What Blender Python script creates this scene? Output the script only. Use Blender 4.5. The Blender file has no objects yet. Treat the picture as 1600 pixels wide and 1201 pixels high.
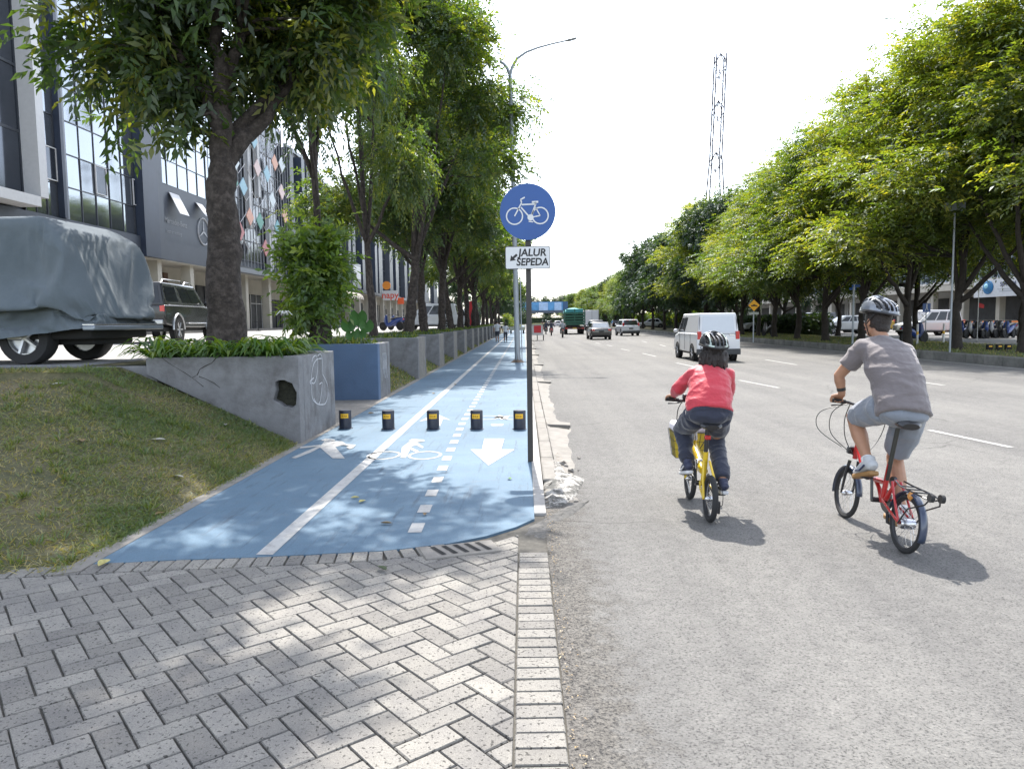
import bpy, bmesh, math, random
import numpy as np
from mathutils import Vector, Matrix, noise
R = math.radians
SC = bpy.context.scene
COL = SC.collection
# ---------------------------------------------------------------- camera
H = 1.6
FPX = 1160.0
cam_d = bpy.data.cameras.new('camera')
cam_d.sensor_width = 36.0
cam_d.lens = 36.0 * FPX / 1600.0
cam_d.clip_start = 0.05
cam_d.clip_end = 4000
CAM = bpy.data.objects.new('camera', cam_d)
COL.objects.link(CAM)
CAM.matrix_world = (Matrix.Translation((0, 0, H)) @ Matrix.Rotation(R(1.0), 4, 'Z') @
                    Matrix.Rotation(R(90 - 4.86), 4, 'X') @ Matrix.Rotation(R(-0.75), 4, 'Z'))
SC.camera = CAM
# ---------------------------------------------------------------- sky, sun, exposure
SUN_EL, SUN_AZ = 57.0, -2.0
W = bpy.data.worlds.new('World')
SC.world = W
W.use_nodes = True
nt = W.node_tree
sky = nt.nodes.new('ShaderNodeTexSky')
sky.sky_type = 'NISHITA'
sky.sun_disc = False
sky.sun_elevation = R(SUN_EL)
sky.sun_rotation = R(SUN_AZ)
sky.air_density = 1.0
sky.dust_density = 1.2
sky.ozone_density = 1.0
hsv = nt.nodes.new('ShaderNodeHueSaturation')
hsv.inputs['Saturation'].default_value = 0.5
nt.links.new(sky.outputs[0], hsv.inputs['Color'])
nt.links.new(hsv.outputs[0], nt.nodes['Background'].inputs[0])
nt.nodes['Background'].inputs[1].default_value = 0.15
sl = bpy.data.lights.new('sun', 'SUN')
sl.energy = 2.7
sl.angle = R(0.55)
sl.color = (1.0, 0.95, 0.88)
SUN = bpy.data.objects.new('sun', sl)
COL.objects.link(SUN)
sd = Vector((math.sin(R(SUN_AZ)) * math.cos(R(SUN_EL)), math.cos(R(SUN_AZ)) * math.cos(R(SUN_EL)), math.sin(R(SUN_EL))))
SUN.rotation_euler = sd.to_track_quat('Z', 'Y').to_euler()
SC.view_settings.view_transform = 'Standard'
SC.view_settings.look = 'None'
SC.view_settings.exposure = 1.82
SC.view_settings.gamma = 1.0
SC.render.engine = 'CYCLES'
SC.cycles.max_bounces = 7
SC.cycles.diffuse_bounces = 3
SC.cycles.glossy_bounces = 2
SC.cycles.transmission_bounces = 4
SC.cycles.transparent_max_bounces = 6
SC.cycles.caustics_reflective = False
SC.cycles.caustics_refractive = False
SC.cycles.use_denoising = True
# ---------------------------------------------------------------- measuring helpers
CM = CAM.matrix_world.copy()
def ray(px, py):
    d = Vector(((px - 800) / FPX, -(py - 600.5) / FPX, -1.0))
    return CM.to_3x3() @ d
def G(px, py, z=0.0):
    """point of the horizontal plane z seen at a photo pixel"""
    d = ray(px, py)
    t = (z - H) / d.z
    return Vector((d.x * t, d.y * t, z))
def onY(px, py, Y):
    d = ray(px, py)
    t = Y / d.y
    return Vector((d.x * t, Y, H + d.z * t))
def onX(px, py, X):
    d = ray(px, py)
    t = X / d.x
    return Vector((X, d.y * t, H + d.z * t))
# ---------------------------------------------------------------- tagging
def tag(o, label=None, cat=None, group=None, kind=None):

    if label: o['label'] = label
    if cat: o['category'] = cat
    if group: o['group'] = group
    if kind: o['kind'] = kind
    return o
def empty(name, loc=(0, 0, 0), rz=0.0, label=None, cat=None, group=None):
    o = bpy.data.objects.new(name, None)
    o.empty_display_size = 0.2
    COL.objects.link(o)
    o.location = loc
    o.rotation_euler = (0, 0, rz)
    return tag(o, label, cat, group)
KIDS = {}
def copy_tree(o, parent=None):
    c = o.copy()
    COL.objects.link(c)
    if parent is not None:
        c.parent = parent
        KIDS.setdefault(parent.name, []).append(c)
    for ch in KIDS.get(o.name, []):
        copy_tree(ch, c)
    return c
# ---------------------------------------------------------------- mesh builder
class MB:
    def __init__(s):
        s.v = []; s.f = []; s.m = []
    def add(s, vs, fs, m=0, T=None):
        b = len(s.v)
        if T is not None: vs = [T @ Vector(v) for v in vs]
        s.v += [tuple(v) for v in vs]
        for f in fs:
            s.f.append(tuple(b + i for i in f)); s.m.append(m)
        return s
    def box(s, c, d, m=0, rz=0.0, T=None, top=None):
        """box centred at c with full sizes d; top = (sx, sy) scale of the top face"""
        x, y, z = d[0] / 2, d[1] / 2, d[2] / 2
        tx, ty = top if top else (1, 1)
        vs = [(-x, -y, -z), (x, -y, -z), (x, y, -z), (-x, y, -z), (-x * tx, -y * ty, z), (x * tx, -y * ty, z), (x * tx, y * ty, z), (-x * tx, y * ty, z)]
        M_ = Matrix.Translation(c) @ Matrix.Rotation(rz, 4, 'Z')
        if T is not None: M_ = T @ M_
        return s.add(vs, [(3, 2, 1, 0), (4, 5, 6, 7), (0, 1, 5, 4), (1, 2, 6, 5), (2, 3, 7, 6), (3, 0, 4, 7)], m, M_)
    def b2(s, a, b, m=0):
        """box from min corner a to max corner b"""
        return s.box([(a[i] + b[i]) / 2 for i in range(3)], [abs(b[i] - a[i]) for i in range(3)], m)
    def prism(s, poly, a, b, axis='y', m=0, T=None):
        """extrude a 2D polygon from a to b along the axis (x: (y,z), y: (x,z), z: (x,y))"""
        n = len(poly)
        def P(p, t):
            return {'x': (t, p[0], p[1]), 'y': (p[0], t, p[1]), 'z': (p[0], p[1], t)}[axis]
        vs = [P(p, a) for p in poly] + [P(p, b) for p in poly]
        fs = [tuple(range(n)), tuple(range(2 * n - 1, n - 1, -1))]
        for i in range(n):
            j = (i + 1) % n
            fs.append((i, i + n, j + n, j))
        return s.add(vs, fs, m, T)
    def tube(s, pts, r, n=8, m=0, caps=True, closed=False, T=None, side=None, flat=None):
        """swept tube; r number or list; flat=(ka,kb) ellipse factors with side = reference vector"""
        pts = [Vector(p) for p in pts]
        k = len(pts)
        if not hasattr(r, '__len__'): r = [r] * k
        vs = []
        ref = Vector(side) if side is not None else None
        if flat is None: flat = [(1, 1)] * k
        elif not hasattr(flat[0], '__len__'): flat = [flat] * k
        prev = None
        for i, p in enumerate(pts):
            if closed:
                t = pts[(i + 1) % k] - pts[(i - 1) % k]
            else:
                t = pts[min(i + 1, k - 1)] - pts[max(i - 1, 0)]
            if t.length < 1e-9: t = Vector((0, 0, 1))
            t.normalize()
            if ref is not None: a = ref - t * ref.dot(t)
            elif prev is None:
                a = Vector((0, 0, 1)) if abs(t.z) < 0.9 else Vector((1, 0, 0))
                a = a - t * a.dot(t)
            else: a = prev - t * prev.dot(t)
            if a.length < 1e-6: a = t.orthogonal()
            a.normalize(); prev = a
            b = t.cross(a)
            for q in range(n):
                an = 2 * math.pi * q / n
                vs.append(p + a * (math.cos(an) * r[i] * flat[i][0]) + b * (math.sin(an) * r[i] * flat[i][1]))
        fs = []
        for i in range(k if closed else k - 1):
            j = (i + 1) % k
            for q in range(n):
                q2 = (q + 1) % n
                fs.append((i * n + q, i * n + q2, j * n + q2, j * n + q))
        if caps and not closed:
            fs.append(tuple(range(n - 1, -1, -1)))
            fs.append(tuple((k - 1) * n + q for q in range(n)))
        return s.add(vs, fs, m, T)
    def ell(s, c, r, nu=16, nv=10, m=0, T=None, rot=None):
        if not hasattr(r, '__len__'): r = (r, r, r)
        vs = [(0, 0, r[2])]
        for j in range(1, nv):
            ph = math.pi * j / nv
            for i in range(nu):
                th = 2 * math.pi * i / nu
                vs.append((r[0] * math.sin(ph) * math.cos(th), r[1] * math.sin(ph) * math.sin(th), r[2] * math.cos(ph)))
        vs.append((0, 0, -r[2]))
        fs = []
        for i in range(nu):
            fs.append((0, 1 + i, 1 + (i + 1) % nu))
            L = len(vs) - 1
            b = 1 + (nv - 2) * nu
            fs.append((L, b + (i + 1) % nu, b + i))
        for j in range(nv - 2):
            for i in range(nu):
                a = 1 + j * nu
                fs.append((a + i, a + nu + i, a + nu + (i + 1) % nu, a + (i + 1) % nu))
        M_ = Matrix.Translation(c)
        if rot is not None: M_ = M_ @ rot
        if T is not None: M_ = T @ M_
        return s.add(vs, fs, m, M_)
    def lathe(s, prof, n=24, c=(0, 0, 0), axis='z', m=0, T=None, caps=True):
        """prof = list of (radius, height)"""
        vs = []
        for (r, h) in prof:
            for i in range(n):
                a = 2 * math.pi * i / n
                p = (r * math.cos(a), r * math.sin(a), h)
                if axis == 'x': p = (h, r * math.cos(a), r * math.sin(a))
                if axis == 'y': p = (r * math.cos(a), h, r * math.sin(a))
                vs.append((p[0] + c[0], p[1] + c[1], p[2] + c[2]))
        fs = []
        for j in range(len(prof) - 1):
            for i in range(n):
                k = (i + 1) % n
                fs.append((j * n + i, j * n + k, (j + 1) * n + k, (j + 1) * n + i))
        if caps and prof[0][0] > 1e-6: fs.append(tuple(range(n - 1, -1, -1)))
        if caps and prof[-1][0] > 1e-6: fs.append(tuple((len(prof) - 1) * n + i for i in range(n)))
        return s.add(vs, fs, m, T)
    def disc(s, c, r, n=24, axis='y', m=0, r2=None):
        pts = []
        for i in range(n):
            a = 2 * math.pi * i / n
            x, z = r * math.cos(a), (r2 or r) * math.sin(a)
            pts.append({'y': (c[0] + x, c[1], c[2] + z), 'x': (c[0], c[1] + x, c[2] + z), 'z': (c[0] + x, c[1] + z, c[2])}[axis])
        return s.add(pts, [tuple(range(n))], m)
    def mesh(s, name):
        me = bpy.data.meshes.new(name)
        me.from_pydata(s.v, [], s.f)
        me.update()
        return me
    def build(s, name, mats, parent=None, smooth=False, bevel=0.0, loc=None, seg=2, ang=38):
        me = s.mesh(name)
        if not isinstance(mats, (list, tuple)): mats = [mats]
        for mm in mats: me.materials.append(mm)
        if len(mats) > 1: me.polygons.foreach_set('material_index', s.m)
        # consistent outward normals
        bm = bmesh.new(); bm.from_mesh(me)
        bmesh.ops.recalc_face_normals(bm, faces=bm.faces)
        bm.to_mesh(me); bm.free()
        if smooth or bevel:
            me.polygons.foreach_set('use_smooth', [True] * len(me.polygons))
            me.set_sharp_from_angle(angle=R(ang))
        o = link(name, me, parent)
        if loc is not None: o.location = loc
        if bevel:
            b = o.modifiers.new('bevel', 'BEVEL')
            b.width = bevel; b.segments = seg; b.limit_method = 'ANGLE'; b.angle_limit = R(30)
        return o
def link(name, me, parent=None):
    o = bpy.data.objects.new(name, me)
    COL.objects.link(o)
    if parent is not None:
        o.parent = parent
        KIDS.setdefault(parent.name, []).append(o)
    return o
def baked(o, keep_mats=True):
    """apply the modifiers of o"""
    dg = bpy.context.evaluated_depsgraph_get()
    dg.update()
    me = bpy.data.meshes.new_from_object(o.evaluated_get(dg))
    mats = list(o.data.materials)
    o.modifiers.clear()
    o.data = me
    me.materials.clear()
    for mm in mats: me.materials.append(mm)
    return o
def text_obj(name, txt, size, mat, parent=None, bold=0.0, shear=0.0, depth=0.001, align='CENTER', T=None, space=1.0, sx=1.0):
    cu = bpy.data.curves.new(name, 'FONT')
    cu.body = txt; cu.size = size; cu.offset = bold; cu.shear = shear; cu.extrude = depth
    cu.align_x = align; cu.align_y = 'CENTER'; cu.space_character = space; cu.resolution_u = 4
    t = bpy.data.objects.new(name, cu)
    COL.objects.link(t)
    dg = bpy.context.evaluated_depsgraph_get(); dg.update()
    me = bpy.data.meshes.new_from_object(t.evaluated_get(dg))
    bpy.data.objects.remove(t)
    if sx != 1.0: me.transform(Matrix.Diagonal((sx, 1, 1, 1)))
    if T is not None: me.transform(T)
    me.materials.clear(); me.materials.append(mat)
    return link(name, me, parent)
# text that stands up and faces -Y (towards the camera)
FACE_CAM = Matrix.Rotation(R(90), 4, 'X')
# text on a wall whose normal is +X
FACE_PX = Matrix.Rotation(R(90), 4, 'Z') @ Matrix.Rotation(R(90), 4, 'X')
FACE_NX = Matrix.Rotation(R(-90), 4, 'Z') @ Matrix.Rotation(R(90), 4, 'X')
# ---------------------------------------------------------------- materials
MATS = {}
def M(name, col, rough=0.6, metal=0.0, var=0.12, scale=6.0, bump=0.0, bscale=60.0, spec=0.5, coat=0.0, alpha=1.0, trans=0.0, emit=None, dirt=None, dscale=1.5, damt=0.5, wave=None):
    if name in MATS: return MATS[name]
    m = bpy.data.materials.new(name); m.use_nodes = True
    n = m.node_tree; N = n.nodes; L = n.links
    p = N['Principled BSDF']
    p.inputs['Roughness'].default_value = rough
    p.inputs['Metallic'].default_value = metal
    p.inputs['Specular IOR Level'].default_value = spec
    p.inputs['Coat Weight'].default_value = coat
    p.inputs['Coat Roughness'].default_value = 0.05
    p.inputs['Transmission Weight'].default_value = trans
    p.inputs['Alpha'].default_value = alpha
    tc = N.new('ShaderNodeTexCoord')
    nz = N.new('ShaderNodeTexNoise'); nz.inputs['Scale'].default_value = scale; nz.inputs['Detail'].default_value = 6
    nz.inputs['Roughness'].default_value = 0.65
    L.new(tc.outputs['Object'], nz.inputs['Vector'])
    rp = N.new('ShaderNodeValToRGB')
    rp.color_ramp.elements[0].position = 0.3; rp.color_ramp.elements[1].position = 0.7
    rp.color_ramp.elements[0].color = [max(0, c * (1 - var)) for c in col] + [1]
    rp.color_ramp.elements[1].color = [min(1, c * (1 + var)) for c in col] + [1]
    L.new(nz.outputs[0], rp.inputs[0])
    out = rp.outputs[0]
    if dirt is not None:
        n2 = N.new('ShaderNodeTexNoise'); n2.inputs['Scale'].default_value = dscale; n2.inputs['Detail'].default_value = 8
        n2.inputs['Roughness'].default_value = 0.7
        L.new(tc.outputs['Object'], n2.inputs['Vector'])
        r2 = N.new('ShaderNodeValToRGB')
        r2.color_ramp.elements[0].position = 0.46; r2.color_ramp.elements[1].position = 0.68
        r2.color_ramp.elements[0].color = (0, 0, 0, 1); r2.color_ramp.elements[1].color = (damt,) * 3 + (1,)
        L.new(n2.outputs[0], r2.inputs[0])
        mx = N.new('ShaderNodeMixRGB'); mx.inputs[2].default_value = (*dirt, 1)
        L.new(r2.outputs[0], mx.inputs[0]); L.new(out, mx.inputs[1]); out = mx.outputs[0]
    L.new(out, p.inputs['Base Color'])
    if bump:
        n3 = N.new('ShaderNodeTexNoise'); n3.inputs['Scale'].default_value = bscale; n3.inputs['Detail'].default_value = 4
        L.new(tc.outputs['Object'], n3.inputs['Vector'])
        b = N.new('ShaderNodeBump'); b.inputs['Strength'].default_value = bump; b.inputs['Distance'].default_value = 0.02
        L.new(n3.outputs[0], b.inputs['Height']); L.new(b.outputs[0], p.inputs['Normal'])
    if emit:
        p.inputs['Emission Color'].default_value = (*emit[0], 1); p.inputs['Emission Strength'].default_value = emit[1]
    MATS[name] = m
    return m
def leafmat(name, c0, c1, c2, trans=0.45, rough=0.5):
    """leaf: diffuse + translucent + a little gloss, colour by the per-leaf random attribute"""
    m = bpy.data.materials.new(name); m.use_nodes = True
    n = m.node_tree; N = n.nodes; L = n.links
    N.clear()
    out = N.new('ShaderNodeOutputMaterial')
    at = N.new('ShaderNodeAttribute'); at.attribute_name = 'rnd'
    rp = N.new('ShaderNodeValToRGB')
    e = rp.color_ramp.elements
    e[0].position = 0.0; e[0].color = (*c0, 1)
    e[1].position = 1.0; e[1].color = (*c2, 1)
    k = e.new(0.6); k.color = (*c1, 1)
    L.new(at.outputs['Fac'], rp.inputs[0])
    d = N.new('ShaderNodeBsdfDiffuse'); t = N.new('ShaderNodeBsdfTranslucent'); g = N.new('ShaderNodeBsdfGlossy')
    g.inputs['Roughness'].default_value = rough; g.inputs['Color'].default_value = (0.9, 0.95, 1, 1)
    L.new(rp.outputs[0], d.inputs[0])
    hs = N.new('ShaderNodeMixRGB'); hs.blend_type = 'MULTIPLY'; hs.inputs[0].default_value = 1.0
    hs.inputs[2].default_value = (2.1, 1.95, 0.5, 1)
    L.new(rp.outputs[0], hs.inputs[1]); L.new(hs.outputs[0], t.inputs[0])
    m1 = N.new('ShaderNodeMixShader'); m1.inputs[0].default_value = trans
    L.new(d.outputs[0], m1.inputs[1]); L.new(t.outputs[0], m1.inputs[2])
    m2 = N.new('ShaderNodeMixShader'); m2.inputs[0].default_value = 0.05
    L.new(m1.outputs[0], m2.inputs[1]); L.new(g.outputs[0], m2.inputs[2])
    L.new(m2.outputs[0], out.inputs[0])
    MATS[name] = m
    return m
def groundmat(name, build):
    m = bpy.data.materials.new(name); m.use_nodes = True
    n = m.node_tree
    build(n, n.nodes, n.links, n.nodes['Principled BSDF'])
    MATS[name] = m
    return m
def nodenoise(N, L, vec, scale, detail=4, rough=0.6):
    t = N.new('ShaderNodeTexNoise'); t.inputs['Scale'].default_value = scale; t.inputs['Detail'].default_value = detail
    t.inputs['Roughness'].default_value = rough
    L.new(vec, t.inputs['Vector'])
    return t.outputs[0]
def noderamp(N, L, src, stops):
    r = N.new('ShaderNodeValToRGB')
    e = r.color_ramp.elements
    e[0].position = stops[0][0]; e[0].color = stops[0][1] if len(stops[0][1]) == 4 else (*stops[0][1], 1)
    e[1].position = stops[-1][0]; e[1].color = (*stops[-1][1], 1)
    for (p, c) in stops[1:-1]:
        k = e.new(p); k.color = (*c, 1)
    L.new(src, r.inputs[0])
    return r.outputs[0]
def nodemix(N, L, fac, a, b, mode='MIX'):
    x = N.new('ShaderNodeMixRGB'); x.blend_type = mode
    for i, v in ((0, fac), (1, a), (2, b)):
        if isinstance(v, (int, float)): x.inputs[i].default_value = v
        elif isinstance(v, tuple): x.inputs[i].default_value = (*v, 1)
        else: L.new(v, x.inputs[i])
    return x.outputs[0]
def nodemath(N, L, op, a, b=0.0):
    x = N.new('ShaderNodeMath'); x.operation = op
    for i, v in ((0, a), (1, b)):
        if isinstance(v, (int, float)): x.inputs[i].default_value = v
        else: L.new(v, x.inputs[i])
    return x.outputs[0]
def nodebump(N, L, p, h, strength, dist):
    b = N.new('ShaderNodeBump'); b.inputs['Strength'].default_value = strength; b.inputs['Distance'].default_value = dist
    L.new(h, b.inputs['Height']); L.new(b.outputs[0], p.inputs['Normal'])
# common materials
black = M('black_plastic', (0.018, 0.018, 0.02), 0.45)
rubber = M('rubber', (0.022, 0.022, 0.023), 0.8, bump=0.3, bscale=200)
chrome = M('chrome', (0.6, 0.6, 0.62), 0.25, 1.0, var=0.05)
dkmetal = M('dark_metal', (0.06, 0.06, 0.065), 0.45, 0.6)
white = M('white_paint', (0.75, 0.75, 0.74), 0.45, var=0.05, scale=2)
# ================================================================ the ground
def asphalt(n, N, L, p):
    tc = N.new('ShaderNodeTexCoord'); v = tc.outputs['Object']
    big = nodenoise(N, L, v, 0.35, 5)
    mid = nodenoise(N, L, v, 9, 5, 0.7)
    vo = N.new('ShaderNodeTexVoronoi'); vo.inputs['Scale'].default_value = 75; L.new(v, vo.inputs['Vector'])
    stones = noderamp(N, L, vo.outputs['Distance'], [(0.05, (1, 1, 1)), (0.55, (0.0, 0.0, 0.0))])
    fine = nodenoise(N, L, v, 85, 4, 0.75)
    base = noderamp(N, L, big, [(0.3, (0.150, 0.146, 0.140)), (0.7, (0.188, 0.183, 0.173))])
    base = nodemix(N, L, 1.0, base, noderamp(N, L, mid, [(0.3, (0.86, 0.86, 0.86)), (0.7, (1.1, 1.1, 1.09))]), 'MULTIPLY')
    base = nodemix(N, L, 1.0, base, noderamp(N, L, fine, [(0.38, (0.34, 0.34, 0.35)), (0.46, (0.93, 0.93, 0.93)), (0.60, (1.0, 1.0, 1.0)), (0.70, (1.5, 1.5, 1.46))]), 'MULTIPLY')
    # long tyre-worn bands along the road
    mp = N.new('ShaderNodeMapping'); mp.inputs['Scale'].default_value = (1.1, 0.03, 1); L.new(v, mp.inputs[0])
    band = nodenoise(N, L, mp.outputs[0], 1.0, 4)
    base = nodemix(N, L, 1.0, base, noderamp(N, L, band, [(0.35, (0.84, 0.84, 0.85)), (0.65, (1.08, 1.08, 1.07))]), 'MULTIPLY')
    # hairline cracks and patches
    vc_ = N.new('ShaderNodeTexVoronoi'); vc_.feature = 'DISTANCE_TO_EDGE'; vc_.inputs['Scale'].default_value = 0.33
    wv_ = N.new('ShaderNodeMixRGB'); wv_.inputs[0].default_value = 0.12; L.new(v, wv_.inputs[1])
    nn_ = N.new('ShaderNodeTexNoise'); nn_.inputs['Scale'].default_value = 2.5; nn_.inputs['Detail'].default_value = 5; L.new(v, nn_.inputs['Vector']); L.new(nn_.outputs[1], wv_.inputs[2])
    L.new(wv_.outputs[0], vc_.inputs['Vector'])
    crk = noderamp(N, L, vc_.outputs['Distance'], [(0.0015, (1, 1, 1)), (0.004, (0, 0, 0))])
    crk = nodemath(N, L, 'MULTIPLY', crk, noderamp(N, L, nodenoise(N, L, v, 0.25, 2), [(0.5, (0, 0, 0)), (0.6, (0.7, 0.7, 0.7))]))
    base = nodemix(N, L, crk, base, (0.06, 0.058, 0.055))
    spots = noderamp(N, L, nodenoise(N, L, v, 1.3, 6, 0.75), [(0.66, (0, 0, 0)), (0.76, (0.35, 0.35, 0.35))])
    base = nodemix(N, L, spots, base, (0.08, 0.078, 0.075))
    # coarse crumbled strip beside the kerb
    sp = N.new('ShaderNodeSeparateXYZ'); L.new(v, sp.inputs[0])
    edge = noderamp(N, L, nodemath(N, L, 'ADD', sp.outputs[0], nodemath(N, L, 'MULTIPLY', mid, 0.9)), [(0.75, (1, 1, 1)), (1.35, (0, 0, 0))])
    crumbs = noderamp(N, L, nodenoise(N, L, v, 55, 3, 0.8), [(0.38, (0.28, 0.28, 0.29)), (0.48, (0.80, 0.77, 0.73)), (0.7, (1.25, 1.2, 1.12))])
    base = nodemix(N, L, edge, base, nodemix(N, L, 1.0, base, crumbs, 'MULTIPLY'))
    L.new(base, p.inputs['Base Color'])
    p.inputs['Roughness'].default_value = 0.9; p.inputs['Specular IOR Level'].default_value = 0.25
    nodebump(N, L, p, nodemath(N, L, 'ADD', fine, nodemath(N, L, 'MULTIPLY', stones, 0.6)), 0.75, 0.008)
m_asphalt = groundmat('asphalt', asphalt)
def bluepaint(n, N, L, p):
    tc = N.new('ShaderNodeTexCoord'); v = tc.outputs['Object']
    big = nodenoise(N, L, v, 0.8, 6, 0.7); mid = nodenoise(N, L, v, 7, 6, 0.75); fine = nodenoise(N, L, v, 120, 2)
    c = noderamp(N, L, big, [(0.3, (0.062, 0.118, 0.176)), (0.7, (0.098, 0.166, 0.228))])
    c = nodemix(N, L, noderamp(N, L, mid, [(0.52, (0, 0, 0)), (0.75, (0.5, 0.5, 0.5))]), c, (0.10, 0.125, 0.15))
    mp = N.new('ShaderNodeMapping'); mp.inputs['Scale'].default_value = (9, 0.7, 1); mp.inputs['Rotation'].default_value = (0, 0, 0.3); L.new(v, mp.inputs[0])
    st = nodenoise(N, L, mp.outputs[0], 1.4, 5, 0.7)
    c = nodemix(N, L, noderamp(N, L, st, [(0.56, (0, 0, 0)), (0.70, (0.65, 0.65, 0.65))]), c, (0.036, 0.055, 0.082))
    c = nodemix(N, L, 1.0, c, noderamp(N, L, fine, [(0.3, (0.85, 0.85, 0.85)), (0.7, (1.12, 1.12, 1.12))]), 'MULTIPLY')
    chips = noderamp(N, L, nodenoise(N, L, v, 22, 5, 0.8), [(0.655, (0, 0, 0)), (0.70, (0.6, 0.6, 0.6))])
    c = nodemix(N, L, chips, c, (0.13, 0.14, 0.14))
    L.new(c, p.inputs['Base Color']); p.inputs['Roughness'].default_value = 0.75
    nodebump(N, L, p, nodemath(N, L, 'ADD', fine, mid), 0.25, 0.006)
m_blue = groundmat('blue_paint', bluepaint)
def roadpaint(n, N, L, p):
    tc = N.new('ShaderNodeTexCoord'); v = tc.outputs['Object']
    a = nodenoise(N, L, v, 5, 7, 0.8); b = nodenoise(N, L, v, 60, 3)
    c = noderamp(N, L, a, [(0.35, (0.25, 0.245, 0.235)), (0.5, (0.38, 0.375, 0.36)), (0.75, (0.43, 0.425, 0.41))])
    c = nodemix(N, L, noderamp(N, L, b, [(0.60, (0, 0, 0)), (0.68, (0.45, 0.45, 0.45))]), c, (0.2, 0.22, 0.25))
    L.new(c, p.inputs['Base Color']); p.inputs['Roughness'].default_value = 0.7
m_mark = groundmat('road_marking_paint', roadpaint)
def pavermat(n, N, L, p):
    tc = N.new('ShaderNodeTexCoord'); v = tc.outputs['Object']
    at = N.new('ShaderNodeAttribute'); at.attribute_name = 'rnd'
    c = noderamp(N, L, at.outputs['Fac'], [(0.0, (0.18, 0.171, 0.158)), (0.5, (0.212, 0.202, 0.186)), (1.0, (0.25, 0.238, 0.217))])
    a = nodenoise(N, L, v, 3, 6, 0.7); b = nodenoise(N, L, v, 150, 3, 0.7); d = nodenoise(N, L, v, 60, 2, 0.5)
    c = nodemix(N, L, 1.0, c, noderamp(N, L, a, [(0.3, (0.78, 0.78, 0.8)), (0.7, (1.15, 1.14, 1.1))]), 'MULTIPLY')
    c = nodemix(N, L, 1.0, c, noderamp(N, L, b, [(0.3, (0.72, 0.72, 0.72)), (0.7, (1.2, 1.2, 1.2))]), 'MULTIPLY')
    pits = noderamp(N, L, d, [(0.60, (1, 1, 1)), (0.66, (0.34, 0.34, 0.34))])
    c = nodemix(N, L, 1.0, c, pits, 'MULTIPLY')
    L.new(c, p.inputs['Base Color']); p.inputs['Roughness'].default_value = 0.9
    p.inputs['Specular IOR Level'].default_value = 0.3
    nodebump(N, L, p, nodemath(N, L, 'ADD', b, pits), 0.5, 0.004)
m_paver = groundmat('concrete_paver', pavermat)
def grassbase(n, N, L, p):
    tc = N.new('ShaderNodeTexCoord'); v = tc.outputs['Object']
    a = nodenoise(N, L, v, 0.9, 6, 0.7); b = nodenoise(N, L, v, 25, 4)
    c = noderamp(N, L, a, [(0.3, (0.045, 0.06, 0.02)), (0.5, (0.095, 0.09, 0.042)), (0.7, (0.16, 0.13, 0.075))])
    c = nodemix(N, L, 1.0, c, noderamp(N, L, b, [(0.3, (0.6, 0.6, 0.6)), (0.7, (1.2, 1.2, 1.2))]), 'MULTIPLY')
    L.new(c, p.inputs['Base Color']); p.inputs['Roughness'].default_value = 0.95
    nodebump(N, L, p, b, 0.8, 0.02)
m_soil = groundmat('dry_grass_soil', grassbase)
m_lot = M('lot_concrete', (0.29, 0.285, 0.275), 0.9, var=0.12, scale=0.7, bump=0.2, bscale=60, dirt=(0.22, 0.21, 0.2), dscale=0.6)
m_conc = M('weathered_concrete', (0.185, 0.185, 0.19), 0.9, var=0.22, scale=2.5, bump=0.35, bscale=45, dirt=(0.085, 0.078, 0.075), dscale=2.2, damt=0.8)
m_conc2 = M('pale_concrete', (0.215, 0.20, 0.18), 0.9, var=0.18, scale=5, bump=0.4, bscale=60, dirt=(0.15, 0.14, 0.12), dscale=3, damt=0.6)
m_kerbw = M('old_white_kerb_paint', (0.31, 0.30, 0.285), 0.8, var=0.15, scale=9, dirt=(0.22, 0.2, 0.18), dscale=5, damt=0.7)
m_joint = M('joint_sand', (0.075, 0.07, 0.06), 0.95, var=0.3, scale=30)
m_dark = M('dark_void', (0.01, 0.01, 0.01), 0.9)
m_earth = M('distant_ground', (0.09, 0.095, 0.06), 0.95, var=0.3, scale=0.1)

def sheet(name, x0, x1, y0, y1, z, mat, kind='structure'):
    o = MB().add([(x0, y0, z), (x1, y0, z), (x1, y1, z), (x0, y1, z)], [(0, 1, 2, 3)]).build(name, mat)
    return tag(o, kind=kind)
sheet('ground', -700, 700, -60, 1500, -0.16, m_earth)
# main road
sheet('road', 0.60, 15.3, -8, 700, -0.03, m_asphalt)
ev, ef = [], []
EY = [-8 + .06 * i for i in range(300)] + [10 + 2 * i for i in range(346)]
for i, y in enumerate(EY):
    t = max(0, min(1, (6.6 - y) / .4)); jit = (.018 * noise.noise(Vector((y * 2.2, 3, 0))) + .012 * noise.noise(Vector((y * 9, 1, 0))))
    xe = .150 + jit * .6 if y < 6.3 else .2
    if y < 2.55: xe -= .05 * min(1, (2.55 - y) * 2) * (1 + noise.noise(Vector((y * 5, 9, 0))))
    ev += [(xe, y, -0.030 + .026 * t), (.60, y, -0.03)]
    if i: ef.append((2 * i - 2, 2 * i - 1, 2 * i + 1, 2 * i))
tag(MB().add(ev, ef).build('road_edge', m_asphalt), kind='structure')
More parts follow.
